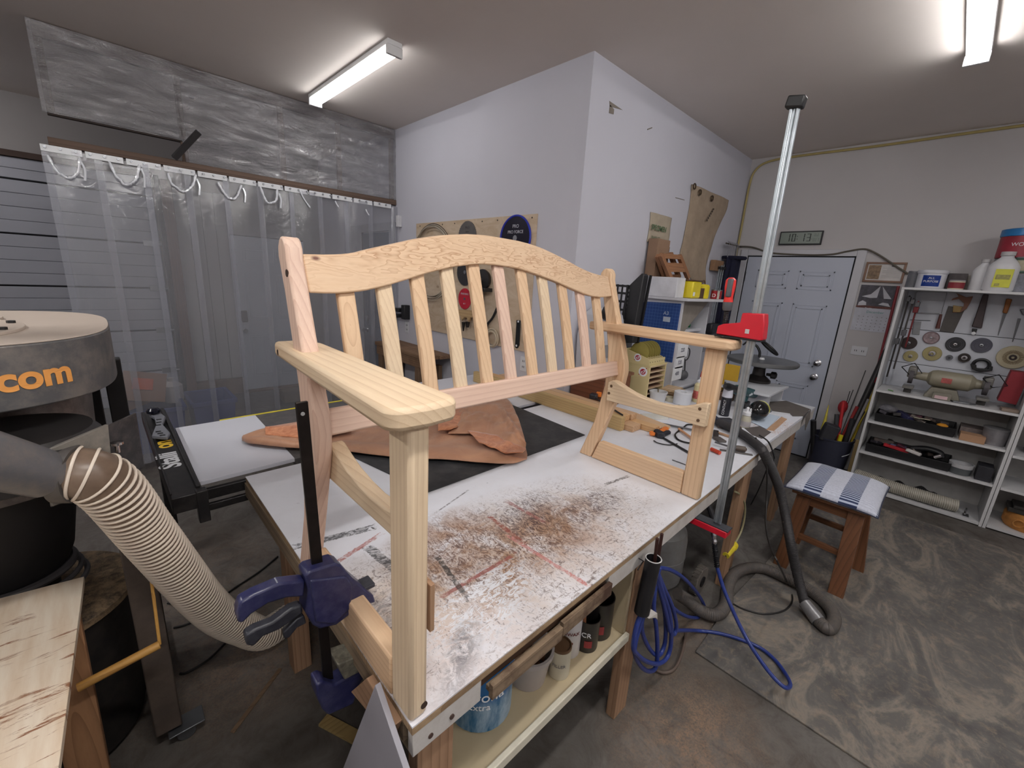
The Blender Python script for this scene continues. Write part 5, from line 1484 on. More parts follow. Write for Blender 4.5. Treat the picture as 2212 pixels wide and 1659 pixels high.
build('cover', quad_slab(((1391, 592), (1403, 596), (1396, 640), (1374, 741), (1366, 741)), 2.90, 0.012), mat('folder_white', (190, 192, 200), 0.5), t, bevel=0.002)
build('cover', quad_slab(((1387, 652), (1394, 654), (1374, 741), (1366, 741)), 2.897, 0.0025), mat('folder_blue', (56, 76, 132), 0.5), t)
build('edge', quad_slab(((1403, 594), (1406, 595), (1378, 741), (1373, 741)), 2.895, 0.02), BLACK, t)

# white shelf unit with the cutting mat
UW = mat('unit_white', (206, 206, 212), 0.45, 0, 0.02)
un = thing('wall_shelf', 'white shelf unit on the table with a blue cutting mat on its side', 'shelf', (3.6, 1.7, ZT))
build('side_board', MB().box(3.31, 3.328, 1.50, 1.868, 0.875, 1.592), UW, un, bevel=0.001)
build('top_board', MB().prism([(3.27, 1.870), (3.27, 1.45), (3.98, 1.39), (4.02, 1.870)], 'z', 1.5925, 1.612), UW, un, bevel=0.002)
build('side_board', MB().box(3.87, 3.888, 1.52, 1.868, 0.875, 1.592), UW, un, bevel=0.001)
build('back_board', MB().box(3.3285, 3.8695, 1.855, 1.868, 0.875, 1.592), mat('unit_back', (176, 174, 178), 0.5), un)
build('base_board', MB().box(3.31, 3.888, 1.50, 1.868, 0.855, 0.8745), UW, un, bevel=0.002)
build('plinth', MB().box(3.33, 3.87, 1.515, 1.86, ZT + 0.0005, 0.8545), UW, un)
build('gusset', MB().prism([(3.329, 1.591), (3.865, 1.591), (3.329, 1.26)], 'y', 1.525, 1.54), mat('gusset_grey', (140, 132, 124), 0.7), un, bevel=0.001)  # grey triangle painting the shade under the top board
MATB = NT('cutting_mat_blue'); c_ = MATB.coord()
br_ = MATB.n('ShaderNodeTexBrick'); br_.offset = 0.0
br_.inputs['Scale'].default_value = 1.0; br_.inputs['Brick Width'].default_value = 0.0254; br_.inputs['Row Height'].default_value = 0.0254; br_.inputs['Mortar Size'].default_value = 0.0009
br_.inputs['Color1'].default_value = C(36, 70, 134); br_.inputs['Color2'].default_value = C(36, 70, 134); br_.inputs['Mortar'].default_value = C(86, 118, 172)
MATB.l(MATB.mapping(c_, rot=(0, R(90), 0)), br_.inputs['Vector'])
sw = MATB.n('ShaderNodeSeparateXYZ'); MATB.l(c_, sw.inputs[0]); cm = MATB.n('ShaderNodeCombineXYZ'); MATB.l(sw.outputs[1], cm.inputs[0]); MATB.l(sw.outputs[2], cm.inputs[1]); MATB.l(cm.outputs[0], br_.inputs['Vector'])
MATB.base(br_.outputs['Color']); MATB.set(Roughness=0.5)
P = [U(*q, 'x', 3.3095) for q in ((1393, 651), (1472, 656), (1451, 783), (1376, 776))]
cm_ = one('cutting_mat', MB().prism([(P[0].y, P[0].z), (P[1].y, P[1].z), (P[1].y, P[2].z), (P[0].y, P[2].z)], 'x', 3.3055, 3.3095), MATB.m, 'blue gridded cutting mat hanging on the side of the white shelf unit', 'cutting mat', bevel=0.001)
pm = U(1441, 683, 'x', 3.305)
build('print_box', MB().box(3.3048, 3.3053, pm.y - 0.03, pm.y + 0.03, pm.z - 0.045, pm.z - 0.005), mat('mat_print', (190, 200, 214), 0.5), cm_)
build('lettering', MB().text('A3', 0.04, face_x(3.3050, pm.y + 0.035, pm.z + 0.01), 0.0003), mat('mat_print', (190, 200, 214)), cm_, smooth=0)
# three grit notes
gn = thing('paper_note', 'white paper strip with three handwritten numbers on the edge of the white shelf unit', 'paper note', (3.40, 1.495, 0.9))
for k, (s, pa_, pb2) in enumerate((('220', (1466, 741), (1483, 770)), ('320', (1461, 772), (1475, 793)), ('400', (1454, 795), (1470, 818)))):
    a = U(*pa_, 'y', 1.497); b = U(*pb2, 'y', 1.497)
    nt = build('sheet', MB().box(min(a.x, b.x), max(a.x, b.x), 1.4955, 1.4985, min(a.z, b.z), max(a.z, b.z)), WH, gn)
    build('lettering', MB().text(s, 0.045, face_y((a.x + b.x) / 2, 1.4952, (a.z + b.z) / 2 - 0.015), 0.0003, 0.0006, 'CENTER'), mat('ink', (60, 60, 84)), nt, smooth=0)
# things inside the unit
t = thing('glue_bottle', 'small clear bottle with a yellow cap inside the white shelf unit', 'bottle', (3.39, 1.62, 1.2))
pbt = U(1478, 705, 'y', 1.60)
build('body', MB().lathe([(0.025, 0), (0.028, 0.01), (0.028, 0.09), (0.012, 0.12), (0.012, 0.13)], (pbt.x, 1.60, pbt.z - 0.02), 'z', 18), mat('bottle_clear', (120, 134, 140), 0.15), t)
build('cap', MB().cyl((pbt.x, 1.60, pbt.z + 0.11), (pbt.x, 1.60, pbt.z + 0.15), 0.016, 0.010, seg=14), mat('cap_yellow', (220, 206, 80), 0.4), t)
build('shelf_board', MB().box(3.3285, 3.8695, 1.56, 1.854, pbt.z - 0.045, pbt.z - 0.021), UW, un, bevel=0.001)
pgr = U(1487, 710, 'y', 1.64)
one('tape_dispenser', MB().lathe([(0.03, 0), (0.035, 0.02), (0.022, 0.05), (0.01, 0.055)], (pgr.x, 1.66, pbt.z - 0.0205), 'z', 18), mat('green_plastic', (32, 110, 70), 0.4), 'small green plastic object beside the yellow-capped bottle in the white shelf unit', 'dispenser')
prs = U(1497, 790, 'y', 1.70)
t = thing('respirator', 'grey respirator with black straps lying in the white shelf unit', 'respirator', (3.46, 1.62, 0.876))
q_ = U(1478, 792, 'y', 1.60)
build('body', MB().sphere((q_.x, 1.60, 0.925), 0.05, 1, 0.9, 0.9), mat('mask_grey', (92, 92, 96), 0.5), t)
q2 = U(1484, 765, 'y', 1.60)
build('strap', MB().torus((q2.x, 1.60, q2.z), 0.055, 0.005, 'y', 24, 6).tube([(q2.x - 0.02, 1.6, q2.z - 0.05), (q_.x, 1.59, 0.97)], 0.005, 6), BLACK, t)
q3 = U(1490, 765, 'y', 1.84); q4 = U(1508, 803, 'y', 1.84)
t = thing('power_strip', 'white charger panel with a keypad pattern standing at the back of the white shelf unit', 'charger', ((q3.x + q4.x) / 2, 1.84, q4.z))
build('body', MB().box(q3.x, q4.x + 0.02, 1.835, 1.852, q4.z, q3.z), mat('charger_white', (206, 206, 212), 0.4), t, bevel=0.008)
kb = MB()
for i in range(3):
    for j in range(7):
        kb.box(q3.x + 0.02 + i * 0.035, q3.x + 0.04 + i * 0.035, 1.833, 1.8352, q4.z + 0.03 + j * 0.03, q4.z + 0.045 + j * 0.03)
build('key', kb, mat('key_grey', (120, 120, 126), 0.5), t)

# items on top of the white unit
zu = 1.6125
def on_unit(px, py, y):
    return U(px, py, 'y', y)
t = thing('white_carton', 'plain white carton at the near end of the shelf top beside the black case', 'carton', (3.34, 1.62, zu))
build('body', MB().box(3.275, 3.42, 1.56, 1.80, zu + 0.0005, zu + 0.155), mat('carton_white', (214, 214, 220), 0.5), t, bevel=0.003)
def can(x, y, z, r, h, body, label, cat='can', lid=None, band=None, txt=None, txtm=None, nm='tin_can', open_=False, grp=None, face='y', dz=0.5, ts=None):
    t = thing(nm, label, cat, (x, y, z), grp)
    prof = [(r * 0.97, 0), (r, 0.004), (r, h - 0.004), (r * 1.02, h - 0.002), (r * 1.02, h)]
    if open_:
        prof += [(r * 0.96, h), (r * 0.96, 0.01), (0.001, 0.009)]
    build('body', MB().lathe(prof, (x, y, z + 0.0006), 'z', 30), body, t)
    if lid:
        build('lid', MB().lathe([(r * 0.99, 0), (r * 1.0, 0.008), (r * 0.9, 0.009), (r * 0.88, 0.004), (0.001, 0.003)], (x, y, z + h + 0.001), 'z', 30), lid, t)
    if band:
        build('label_band', MB().lathe([(r + 0.0006, h * 0.15), (r + 0.0012, h * 0.16), (r + 0.0012, h * 0.85), (r + 0.0006, h * 0.86)], (x, y, z), 'z', 30, cap=False), band, t)
    if txt:
        tm = MB()
        sz = ts or h * 0.2
        # letters bent round the can, facing the open room
        tmp = MB().text(txt, sz, Matrix.Identity(4), 0.0006, 0.0, 'CENTER')
        a0 = math.atan2(-y, -x) if face == 'y' else math.pi
        for v in tmp.b.verts:
            a = a0 + v.co.x / r
            rr = r + 0.002 + v.co.z
            v.co = Vector((x + rr * math.cos(a), y + rr * math.sin(a), z + h * dz + v.co.y))
        build('lettering', tmp, txtm or WH, t, smooth=0)
    return t
YELT = mat('tin_yellow', (226, 206, 40), 0.35, 0, 0.06)
t = thing('yellow_tin', 'big square yellow tin on the shelf top beside the white carton', 'tin', (3.47, 1.62, zu), 'yellow tins on the white shelf unit')
build('body', MB().box(3.44, 3.60, 1.50, 1.60, zu + 0.0005, zu + 0.135), YELT, t, bevel=0.012)
build('lid', MB().box(3.438, 3.602, 1.498, 1.602, zu + 0.136, zu + 0.146), mat('lid_rust', (96, 70, 48), 0.5), t, bevel=0.003)
build('label', MB().box(3.455, 3.49, 1.4985, 1.4998, zu + 0.02, zu + 0.05), WH, t)
can(3.66, 1.53, zu, 0.030, 0.075, mat('tin_brown', (84, 62, 40), 0.5), 'small brown tin between the yellow tins', grp='small tins on the white shelf unit', lid=mat('lid_rust', (96, 70, 48)))
t = thing('yellow_tin', 'yellow tin with rounded shoulders beside the red tins', 'tin', (3.76, 1.55, zu), 'yellow tins on the white shelf unit')
build('body', MB().lathe([(0.052, 0), (0.056, 0.01), (0.056, 0.10), (0.045, 0.115), (0.02, 0.118)], (3.745, 1.55, zu + 0.0006), 'z', 24), YELT, t)
build('handle', MB().tube([(3.70, 1.55, zu + 0.11), (3.745, 1.55, zu + 0.15), (3.79, 1.55, zu + 0.11)], 0.005, 6), mat('lid_rust', (96, 70, 48)), t)
for k, (x, c, s, lab, cc) in enumerate(((3.855, (150, 28, 40), 'D', 'dark red tin with a white letter on the shelf top', WH), (3.905, (196, 190, 178), '&', 'pale tin with a dark sign on the shelf top between two red tins', CB), (3.955, (150, 40, 44), '+', 'last red tin at the far end of the shelf top', WH))):
    can(x, 1.49, zu, 0.026, 0.07, mat('tin_%d' % k, c, 0.4), lab, txt=s, txtm=cc, grp='small tins on the white shelf unit', lid=STEEL, dz=0.25, ts=0.04)
t = thing('cardboard_box', 'tall brown cardboard box at the wall behind the white carton', 'cardboard box', (3.42, 1.75, zu))
build('body', MB().obox((3.39, 1.815, zu + 0.225), (0.20, 0.085, 0.45), (0, 0, 0)), mat('card_tan', (146, 118, 96), 0.85, 0, 0.05), t, bevel=0.002)
build('edge', MB().box(3.492, 3.50, 1.775, 1.857, zu + 0.004, zu + 0.40), mat('card_dark', (66, 50, 40), 0.8), t)
one('white_booklet', MB().box(3.53, 3.555, 1.78, 1.865, zu + 0.0005, zu + 0.26), mat('booklet', (196, 198, 206), 0.5, 0, 0.2, 60), 'white booklet with grey print standing between the cardboard box and the wooden frames', 'booklet', bevel=0.001)
FRW = wood('frame_wood', (164, 118, 84), (112, 76, 52), 'z', 20, 2, 0.6)
FRX = wood('frame_wood', (164, 118, 84), (112, 76, 52), 'x', 20, 2, 0.6)
def wframe(pxs, y, wd, th, label, rungs=(0.0, 1.0)):
    A, B, C2, D = [U(px, py, 'y', y) for px, py in pxs]   # TL TR BR BL
    t = thing('picture_stretcher', label, 'wooden frame', tuple((C2 + D) / 2), 'unfinished wooden frames')
    def bar(a, b):
        d = (b - a); 
        n = Vector((-d.z, 0, d.x)).normalized() * wd / 2
        return MB().prism([((a - n).x, (a - n).z), ((a + n).x, (a + n).z), ((b + n).x, (b + n).z), ((b - n).x, (b - n).z)], 'y', y, y + th)
    build('stile', bar(A, D), FRW, t, bevel=0.001)
    build('stile', bar(B, C2), FRW, t, bevel=0.001)
    for r_ in rungs:
        a = A.lerp(D, r_); b = B.lerp(C2, r_)
        o = bar(a, b)
        for v in o.b.verts: v.co.y += 0.001
        build('rail', o, FRX, t, bevel=0.001)
wframe(((1431, 550), (1471, 553), (1490, 601), (1452, 601)), 1.66, 0.035, 0.03, 'wooden frame leaning in front of the hanging canvas', (0.05, 0.42, 0.62))
wframe(((1424, 552), (1452, 548), (1470, 600), (1440, 600)), 1.72, 0.035, 0.03, 'darker wooden frame behind the leaning one on the shelf top', (0.06, 0.95))
# canvas apron and bag on wall B
CAN = mat('canvas', (168, 150, 130), 0.9, 0, 0.1, 5, bump=0.15, dust=0.25, dustc=(110, 96, 84))
def cloth(pL, pR, y, nm, label, cat, m_, amp=0.02, n=40):
    L = spline([U(*q, 'y', y) for q in pL], 10); Rr = spline([U(*q, 'y', y) for q in pR], 10)
    def at(P, u):
        t = u * (len(P) - 1); i = min(int(t), len(P) - 2); return P[i].lerp(P[i + 1], t - i)
    def f(u, v):
        p = at(L, v).lerp(at(Rr, v), u)
        edge = min(1, 6 * min(u, 1 - u) + 0.1)
        return p + Vector((0, -amp * (0.25 + 0.5 * abs(noise.noise(Vector((u * 2.2, v * 3.0, 5)))) + 0.3 * math.sin(u * 7 + v * 2) ** 2 * (0.3 + v)) * edge - 0.004, 0))
    return one(nm, MB().grid(n, n * 2, f), m_, label, cat, smooth=180, solid=0.002)
cv = cloth([(1493, 398), (1489, 440), (1482, 480), (1474, 520), (1468, 552), (1480, 580), (1496, 612)], [(1573, 433), (1568, 455), (1556, 480), (1543, 510), (1534, 540), (1524, 575), (1522, 610)], YB, 'canvas_apron', 'long stained beige canvas hanging on the wall above the shelf unit', 'canvas', CAN, 0.035)
for q in ((1500, 400), (1512, 413), (1538, 426)):
    p = U(*q, 'y', YB - 0.03); build('grommet', MB().torus((p.x, YB - 0.034, p.z - 0.01), 0.022, 0.006, 'y', 20, 6), mat('grommet_brass', (86, 70, 52), 0.4, 0.7), cv)
st_ = MB()
a0, a1 = U(1540, 452, 'y', YB - 0.03), U(1526, 476, 'y', YB - 0.03)
for k in range(6):
    p = a0.lerp(a1, k / 5); st_.box(p.x - 0.012, p.x + 0.012, YB - 0.037, YB - 0.035, p.z - 0.008, p.z + 0.008)
build('stitching', st_, mat('thread_dark', (70, 60, 52), 0.9), cv)
bag = cloth([(1404, 458), (1403, 480), (1400, 500), (1396, 522)], [(1450, 471), (1447, 490), (1445, 510), (1441, 531)], YB, 'cloth_bag', 'small cloth bag with faded green lettering pinned to the wall', 'bag', mat('bag_cloth', (172, 160, 142), 0.9, 0, 0.1, 8, bump=0.1), 0.022, 20)
p = U(1406, 496, 'y', YB - 0.02)
build('lettering', MB().text('SPECIMEN', 0.055, face_y(p.x, YB - 0.0255, p.z + 0.005), 0.0004, 0.0015).text('TRADE CO', 0.03, face_y(p.x + 0.01, YB - 0.0255, p.z - 0.065), 0.0004), mat('print_green', (92, 112, 84), 0.9), bag, smooth=0)

# clamps and navy strap hanging in the corner
t = thing('hook_rail', 'thin dark rail of steel hooks in the corner above the navy cover', 'hook rail', (4.95, 1.80, 2.10))
build('rail', MB().cyl((4.80, 1.82, 2.165), (5.22, 1.82, 2.165), 0.008, seg=10), mat('rail_dark', (70, 64, 56), 0.5, 0.5), t)
for k in range(7):
    build('hook', MB().tube([(4.84 + k * 0.045, 1.82, 2.19), (4.84 + k * 0.045, 1.80, 2.15), (4.84 + k * 0.045, 1.80, 2.03)], 0.0045, 6), CHROME, t)
t = thing('hanging_cover', 'dark navy cloth cover hanging in the corner by the door', 'cover', (4.98, 1.76, 1.25))
def cov(u, v):
    a = 2 * math.pi * u
    r = 1 + 0.12 * math.sin(a * 5 + v * 3) + 0.05 * math.sin(a * 9)
    return Vector((4.985 + (0.125 - 0.02 * v) * r * math.cos(a), 1.79 + 0.06 * r * math.sin(a), 2.04 - 0.82 * v))
build('cloth', MB().grid(48, 24, cov), mat('navy_cloth', (26, 28, 52), 0.9, 0, 0.15, 20), t, smooth=180)
build('collar', MB().torus((4.985, 1.79, 2.03), 0.115, 0.018, 'z', 30, 6), mat('navy_cloth', (26, 28, 52)), t)
build('badge', MB().box(4.87, 4.90, 1.722, 1.727, 1.70, 1.80), mat('folder_white', (190, 192, 200)), t)
t = thing('hanging_clamp', 'steel bar clamps hanging from a wooden block beside the canvas', 'clamp', (4.80, 1.83, 1.25))
build('block', MB().box(4.60, 4.83, 1.82, 1.868, 1.88, 1.985), mat('block_wood', (150, 116, 88), 0.8), t, bevel=0.003)
for k in range(3):
    xx = 4.70 + k * 0.055
    build('bar', MB().box(xx, xx + 0.016, 1.805, 1.815, 1.27, 1.93 + 0.01 * k), GALV, t, bevel=0.001)
    build('head', MB().box(xx - 0.012, xx + 0.028, 1.79, 1.819, 1.90, 1.925), BLACK, t, bevel=0.003)
build('jaw', MB().box(4.66, 4.87, 1.76, 1.83, 1.22, 1.34), mat('jaw_dark', (58, 58, 62), 0.4, 0.5), t, bevel=0.02)
one('sandpaper_roll', MB().box(4.62, 4.70, 1.80, 1.86, 1.03, 1.20), mat('roll_grey', (150, 150, 156), 0.5, 0, 0.3, 40), 'silver and grey packet hanging below the steel bar clamps', 'packet', bevel=0.008)

# ------------------------------------------------------------------ right wall: cable, conduit, clock, frame, calendar
YC_ = mat('cable_yellow', (176, 160, 104), 0.6, 0, 0.08)
one('yellow_cable', MB().tube([(XC - 0.012, -1.4, 3.035), (XC - 0.012, -0.04, 3.038), (XC - 0.012, 0.8, 3.03), (XC - 0.012, 1.40, 3.035), (XC - 0.012, 1.70, 3.02), (XC - 0.012, 1.82, 2.95), (XC - 0.012, 1.855, 2.80), (XC - 0.012, 1.858, 2.4), (XC - 0.012, 1.86, 2.0), (XC - 0.012, 1.862, 1.2)], 0.011, 8, 8), YC_,
    'yellow cable running under the ceiling and down the corner by the door', 'cable')
fb = MB()
for (y, z) in ((1.3, 3.034), (1.857, 2.64), (1.859, 2.18)):
    fb.box(XC - 0.026, XC - 0.002, y - 0.02, y + 0.012, z - 0.012, z + 0.012)
cp = [(1590, 532), (1625, 534), (1660, 545), (1700, 549), (1758, 551), (1800, 549), (1830, 543), (1866, 538), (1890, 546), (1922, 566), (1935, 575), (1962, 592)]
one('black_cable', MB().tube([U(*q, 'x', XC - 0.024) for q in cp], 0.008, 8, 6), mat('cable_grey', (92, 86, 76), 0.5), 'dark cable draped over the top of the panelled door', 'cable')
LCD = mat('lcd_green', (124, 134, 126), 0.3, 0, 0.03, 3)
t = thing('digital_clock', 'wide digital wall clock reading 10:13 above the panelled door', 'clock', (XC - 0.02, 1.27, 2.18))
build('case', MB().box(XC - 0.025, XC - 0.002, 1.083, 1.458, 2.183, 2.316), BLACK, t, bevel=0.003)
build('display', MB().box(XC - 0.0262, XC - 0.0252, 1.095, 1.447, 2.196, 2.304), LCD, t)
dg_ = MB()
def seg7(mb, ch, y, z, w_, h, th):
    S = {'0': 'abcdef', '1': 'bc', '3': 'abcdg', '6': 'acdefg', '9': 'abcdfg', 'C': 'adef', '-': 'g'}[ch]
    x0, x1 = XC - 0.0268, XC - 0.0263
    sg = {'a': (0, w_, h - th, h), 'd': (0, w_, 0, th), 'g': (0, w_, h / 2 - th / 2, h / 2 + th / 2), 'f': (0, th, h / 2, h), 'e': (0, th, 0, h / 2), 'b': (w_ - th, w_, h / 2, h), 'c': (w_ - th, w_, 0, h / 2)}
    for s in S:
        a, b, c, d = sg[s]
        mb.box(x0, x1, y - b, y - a, z + c + 0.0015, z + d - 0.0015)
for ch, y in (('1', 1.395), ('0', 1.345), ('1', 1.265), ('3', 1.213)):
    seg7(dg_, ch, y, 2.215, 0.034, 0.076, 0.008)
dg_.box(XC - 0.0268, XC - 0.0263, 1.293, 1.300, 2.236, 2.243).box(XC - 0.0268, XC - 0.0263, 1.293, 1.300, 2.262, 2.269)
build('digits', dg_, mat('lcd_ink', (28, 34, 32), 0.5), t, smooth=0)
sd = MB()
for ch, y in (('1', 1.162), ('6', 1.142), ('C', 1.122)):
    seg7(sd, ch, y, 2.262, 0.014, 0.030, 0.003)
for ch, y in (('9', 1.170), ('0', 1.147), ('3', 1.124)):
    seg7(sd, ch, y, 2.212, 0.016, 0.034, 0.003)
seg7(sd, '-', 1.435, 2.225, 0.018, 0.04, 0.003)
build('digits', sd, mat('lcd_faint', (84, 92, 88), 0.5), t, smooth=0)

t = thing('picture_frame', 'wooden framed notice with a small brown picture beside the text', 'picture frame', (XC - 0.01, 0.545, 1.845))
fw = MB().box(XC - 0.02, XC - 0.002, 0.402, 0.690, 1.845, 1.862).box(XC - 0.02, XC - 0.002, 0.402, 0.690, 2.008, 2.025).box(XC - 0.02, XC - 0.002, 0.402, 0.419, 1.8621, 2.0079).box(XC - 0.02, XC - 0.002, 0.673, 0.690, 1.8621, 2.0079)
build('frame', fw, mat('frame_brown', (130, 98, 80), 0.5), t, bevel=0.002)
build('page', MB().box(XC - 0.010, XC - 0.003, 0.4195, 0.6725, 1.8625, 2.0075), mat('page_white', (204, 200, 198), 0.6), t)
build('picture', MB().box(XC - 0.0115, XC - 0.0102, 0.575, 0.665, 1.872, 1.998), mat('photo_brown', (128, 104, 80), 0.5, 0, 0.6, 40), t)
tl = MB()
for k in range(9):
    tl.box(XC - 0.0108, XC - 0.0102, 0.432, 0.562 - (0.03 if k % 4 == 3 else 0), 1.888 + k * 0.0105, 1.8895 + k * 0.0105)
tl.box(XC - 0.0108, XC - 0.0102, 0.485, 0.505, 1.985, 2.0)
build('text_lines', tl, mat('ink_grey', (120, 116, 118), 0.6), t)
t = thing('calendar', 'wall calendar with a picture of pointed white roofs, under the framed notice', 'calendar', (XC - 0.005, 0.55, 1.39))
build('picture', MB().box(XC - 0.005, XC - 0.002, 0.417, 0.688, 1.607, 1.818), mat('photo_dark', (70, 68, 78), 0.5, 0, 0.45, 26), t)
pc_ = MB().prism([(0.545, 1.812), (0.60, 1.735), (0.665, 1.712), (0.60, 1.700), (0.55, 1.705)], 'x', XC - 0.0058, XC - 0.0051).prism([(0.53, 1.81), (0.50, 1.70), (0.445, 1.70)], 'x', XC - 0.0058, XC - 0.0051)
pc_.prism([(0.678, 1.625), (0.675, 1.655), (0.65, 1.675), (0.62, 1.66), (0.615, 1.632)], 'x', XC - 0.0058, XC - 0.0051).prism([(0.53, 1.645), (0.50, 1.665), (0.46, 1.66), (0.44, 1.63)], 'x', XC - 0.0058, XC - 0.0051)
build('roof', pc_, mat('photo_white', (196, 196, 204), 0.5), t)
build('ground', MB().box(XC - 0.0057, XC - 0.0051, 0.418, 0.687, 1.6075, 1.628), mat('photo_red', (96, 50, 44), 0.5, 0, 0.4, 40), t)
build('month_page', MB().box(XC - 0.004, XC - 0.002, 0.417, 0.690, 1.392, 1.606), mat('page_cool', (196, 198, 208), 0.6), t)
cl = MB()
for r_ in range(5):
    for c_ in range(7):
        cl.box(XC - 0.0045, XC - 0.0041, 0.440 + c_ * 0.034, 0.447 + c_ * 0.034, 1.408 + r_ * 0.029, 1.4135 + r_ * 0.029)
build('day_numbers', cl, mat('ink_grey', (120, 116, 118)), t, smooth=0)
build('lettering', MB().text('December', 0.03, face_x(XC - 0.0043, 0.60, 1.562), 0.0003), mat('ink_teal', (80, 140, 140), 0.6), t, smooth=0)
build('lettering', MB().text('Thanks', 0.018, face_x(XC - 0.0060, 0.62, 1.60), 0.0003), WH, t, smooth=0)
outlet(XC, 0.578, 1.198, 'wide white outlet plate under the calendar', w_=0.085, h=0.125, horiz=True)
# ------------------------------------------------------------------ white shelving on the right wall
SHW = mat('shelf_white', (204, 204, 206), 0.5, 0, 0.03, 4)
X0, X1 = 4.80, 5.215
def Z4(x, y):
    return (1780 + x / 3.949, 480 + y / 3.949)
def Z5(x, y):
    return (1780 + x / 4.741, 850 + y / 4.741)
LEV = [(1.785, 1.803), (0.912, 0.930), (0.628, 0.646), (0.338, 0.357), (0.008, 0.030)]
t = thing('shelving_unit', 'tall white shelving unit with tools hung on its back panel beside the panelled door', 'shelving unit', (5.0, -0.07, 0), 'white shelving units')
for y in (0.343, -0.497):
    build('side_board', MB().box(X0, X1, y, y + 0.018, 0.0, 1.784), SHW, t, bevel=0.001)
for i, (a, b) in enumerate(LEV):
    if i == 0:
        build('shelf', MB().box(X0, X1, -0.497, 0.361, a, b), SHW, t, bevel=0.001)
    else:
        build('shelf', MB().box(X0, X1, -0.478, 0.342, a, b), SHW, t, bevel=0.001)
sw_ = MB()
for z0, z1 in ((0.931, 1.150), (1.154, 1.452), (1.456, 1.784)):
    sw_.box(X1 - 0.020, X1 - 0.004, -0.478, 0.342, z0, z1)
build('back_board', sw_, mat('slatwall_white', (200, 203, 212), 0.45, 0, 0.02), t, bevel=0.002)
build('back_board', MB().box(X1 - 0.008, X1 - 0.002, -0.478, 0.342, 0.031, 0.911), mat('back_pale', (180, 178, 176), 0.6), t)
build('kick_strip', MB().box(X1 - 0.013, X1 - 0.011, -0.476, 0.340, 0.935, 1.78), mat('groove_dark', (60, 60, 64), 0.8), t)  # dark sheet that only shows as the dark of the slatwall grooves
t2 = thing('shelving_unit', 'second white shelving unit holding the orange-brown carved box', 'shelving unit', (5.0, -0.9, 0), 'white shelving units')
for y in (-0.518, -1.36):
    build('side_board', MB().box(X0, X1, y, y + 0.018, 0.0, 1.784), SHW, t2, bevel=0.001)
for i, (a, b) in enumerate(((1.785, 1.803), (0.945, 0.963), (0.60, 0.620), (0.335, 0.355), (0.012, 0.035))):
    build('shelf', MB().box(X0, X1, -1.34 if i else -1.36, -0.520 if i else -0.4985, a, b), SHW, t2, bevel=0.001)
build('back_board', MB().box(X1 - 0.008, X1 - 0.002, -1.34, -0.52, 0.036, 1.784), mat('back_pale', (180, 178, 176)), t2)

BX = X1 - 0.0205      # face of the slatwall
def bp_(x, y):
    p = U(*Z4(x, y), 'x', BX)
    return (p.y, p.z)
def bpoly(pts, m_, th, nm=None, par=None, **k):
    return MB().prism([bp_(*q) for q in pts], 'x', BX - th, BX - 0.0015)
STL = mat('tool_steel', (104, 104, 108), 0.4, 0.7, 0.15, 16)
HDL = mat('handle_brown', (96, 50, 44), 0.5, 0, 0.15)
t_ = thing('hacksaw', 'coping saw with a wire frame and dark red handle on the back panel', 'saw', (BX - 0.01, 0.2, 1.4))
pts = [bp_(*q) for q in ((790, 590), (1045, 600), (1000, 775), (990, 790))]
fr_ = [bp_(*q) for q in ((985, 780), (800, 772), (765, 750), (785, 600), (805, 588), (1048, 600))]
build('frame', MB().tube([(BX - 0.014, a, b) for a, b in fr_], 0.004, 6, smooth=False), STEEL, t_)
a, b = bp_(1048, 602), bp_(1000, 780)
build('blade', MB().tube([(BX - 0.014, *a), (BX - 0.014, *b)], 0.0018, 5, smooth=False), STL, t_)
h0_, h1_ = Vector((BX - 0.016, *bp_(998, 785))), Vector((BX - 0.016, *bp_(968, 905)))
build('handle', MB().cyl(h0_, h1_, 0.009, 0.015, seg=14), HDL, t_)
t_ = thing('tenon_saw', 'hand saw with a brown open handle and a rectangular blade on the back panel', 'saw', (BX - 0.01, 0.05, 1.3))
build('blade', bpoly(((1060, 715), (1205, 735), (1105, 945), (985, 930)), None, 0.005), mat('saw_dark', (84, 80, 78), 0.45, 0.5, 0.15), t_, bevel=0.001)
hb = bpoly(((1095, 770), (1108, 712), (1190, 720), (1195, 690), (1150, 655), (1085, 668), (1100, 650), (1150, 635), (1125, 600), (1140, 612), (1215, 640), (1272, 632), (1245, 690), (1215, 740), (1165, 770)), None, 0.022)
build('handle', hb, mat('saw_handle', (142, 98, 78), 0.5, 0, 0.12), t_, bevel=0.003)
build('heel', bpoly(((1102, 708), (1180, 722), (1160, 768), (1098, 764)), None, 0.026), mat('saw_brass', (176, 144, 84), 0.45), t_, bevel=0.002)
t_ = thing('sanding_mandrel', 'long tapered dark tool with a round white eye on the back panel', 'tool', (BX - 0.02, -0.05, 1.3))
build('body', bpoly(((1355, 615), (1405, 618), (1345, 905), (1258, 890)), None, 0.03), mat('taper_dark', (72, 60, 62), 0.5, 0.2, 0.2), t_, bevel=0.006)
build('tip', bpoly(((1262, 905), (1308, 910), (1290, 965), (1260, 955)), None, 0.03), BLACK, t_, bevel=0.004)
p = bp_(1275, 946); build('eye', MB().cyl((BX - 0.034, *p), (BX - 0.029, *p), 0.013, seg=16), WH, t_)
t_ = thing('keyhole_saw', 'short pointed saw with an orange-brown wooden handle on the back panel', 'saw', (BX - 0.01, -0.16, 1.3))
build('blade', bpoly(((1530, 770), (1560, 775), (1485, 970), (1482, 960)), None, 0.005), STL, t_)
build('handle', bpoly(((1555, 650), (1605, 658), (1560, 780), (1520, 772)), None, 0.025), mat('handle_orange', (164, 100, 44), 0.5), t_, bevel=0.006)
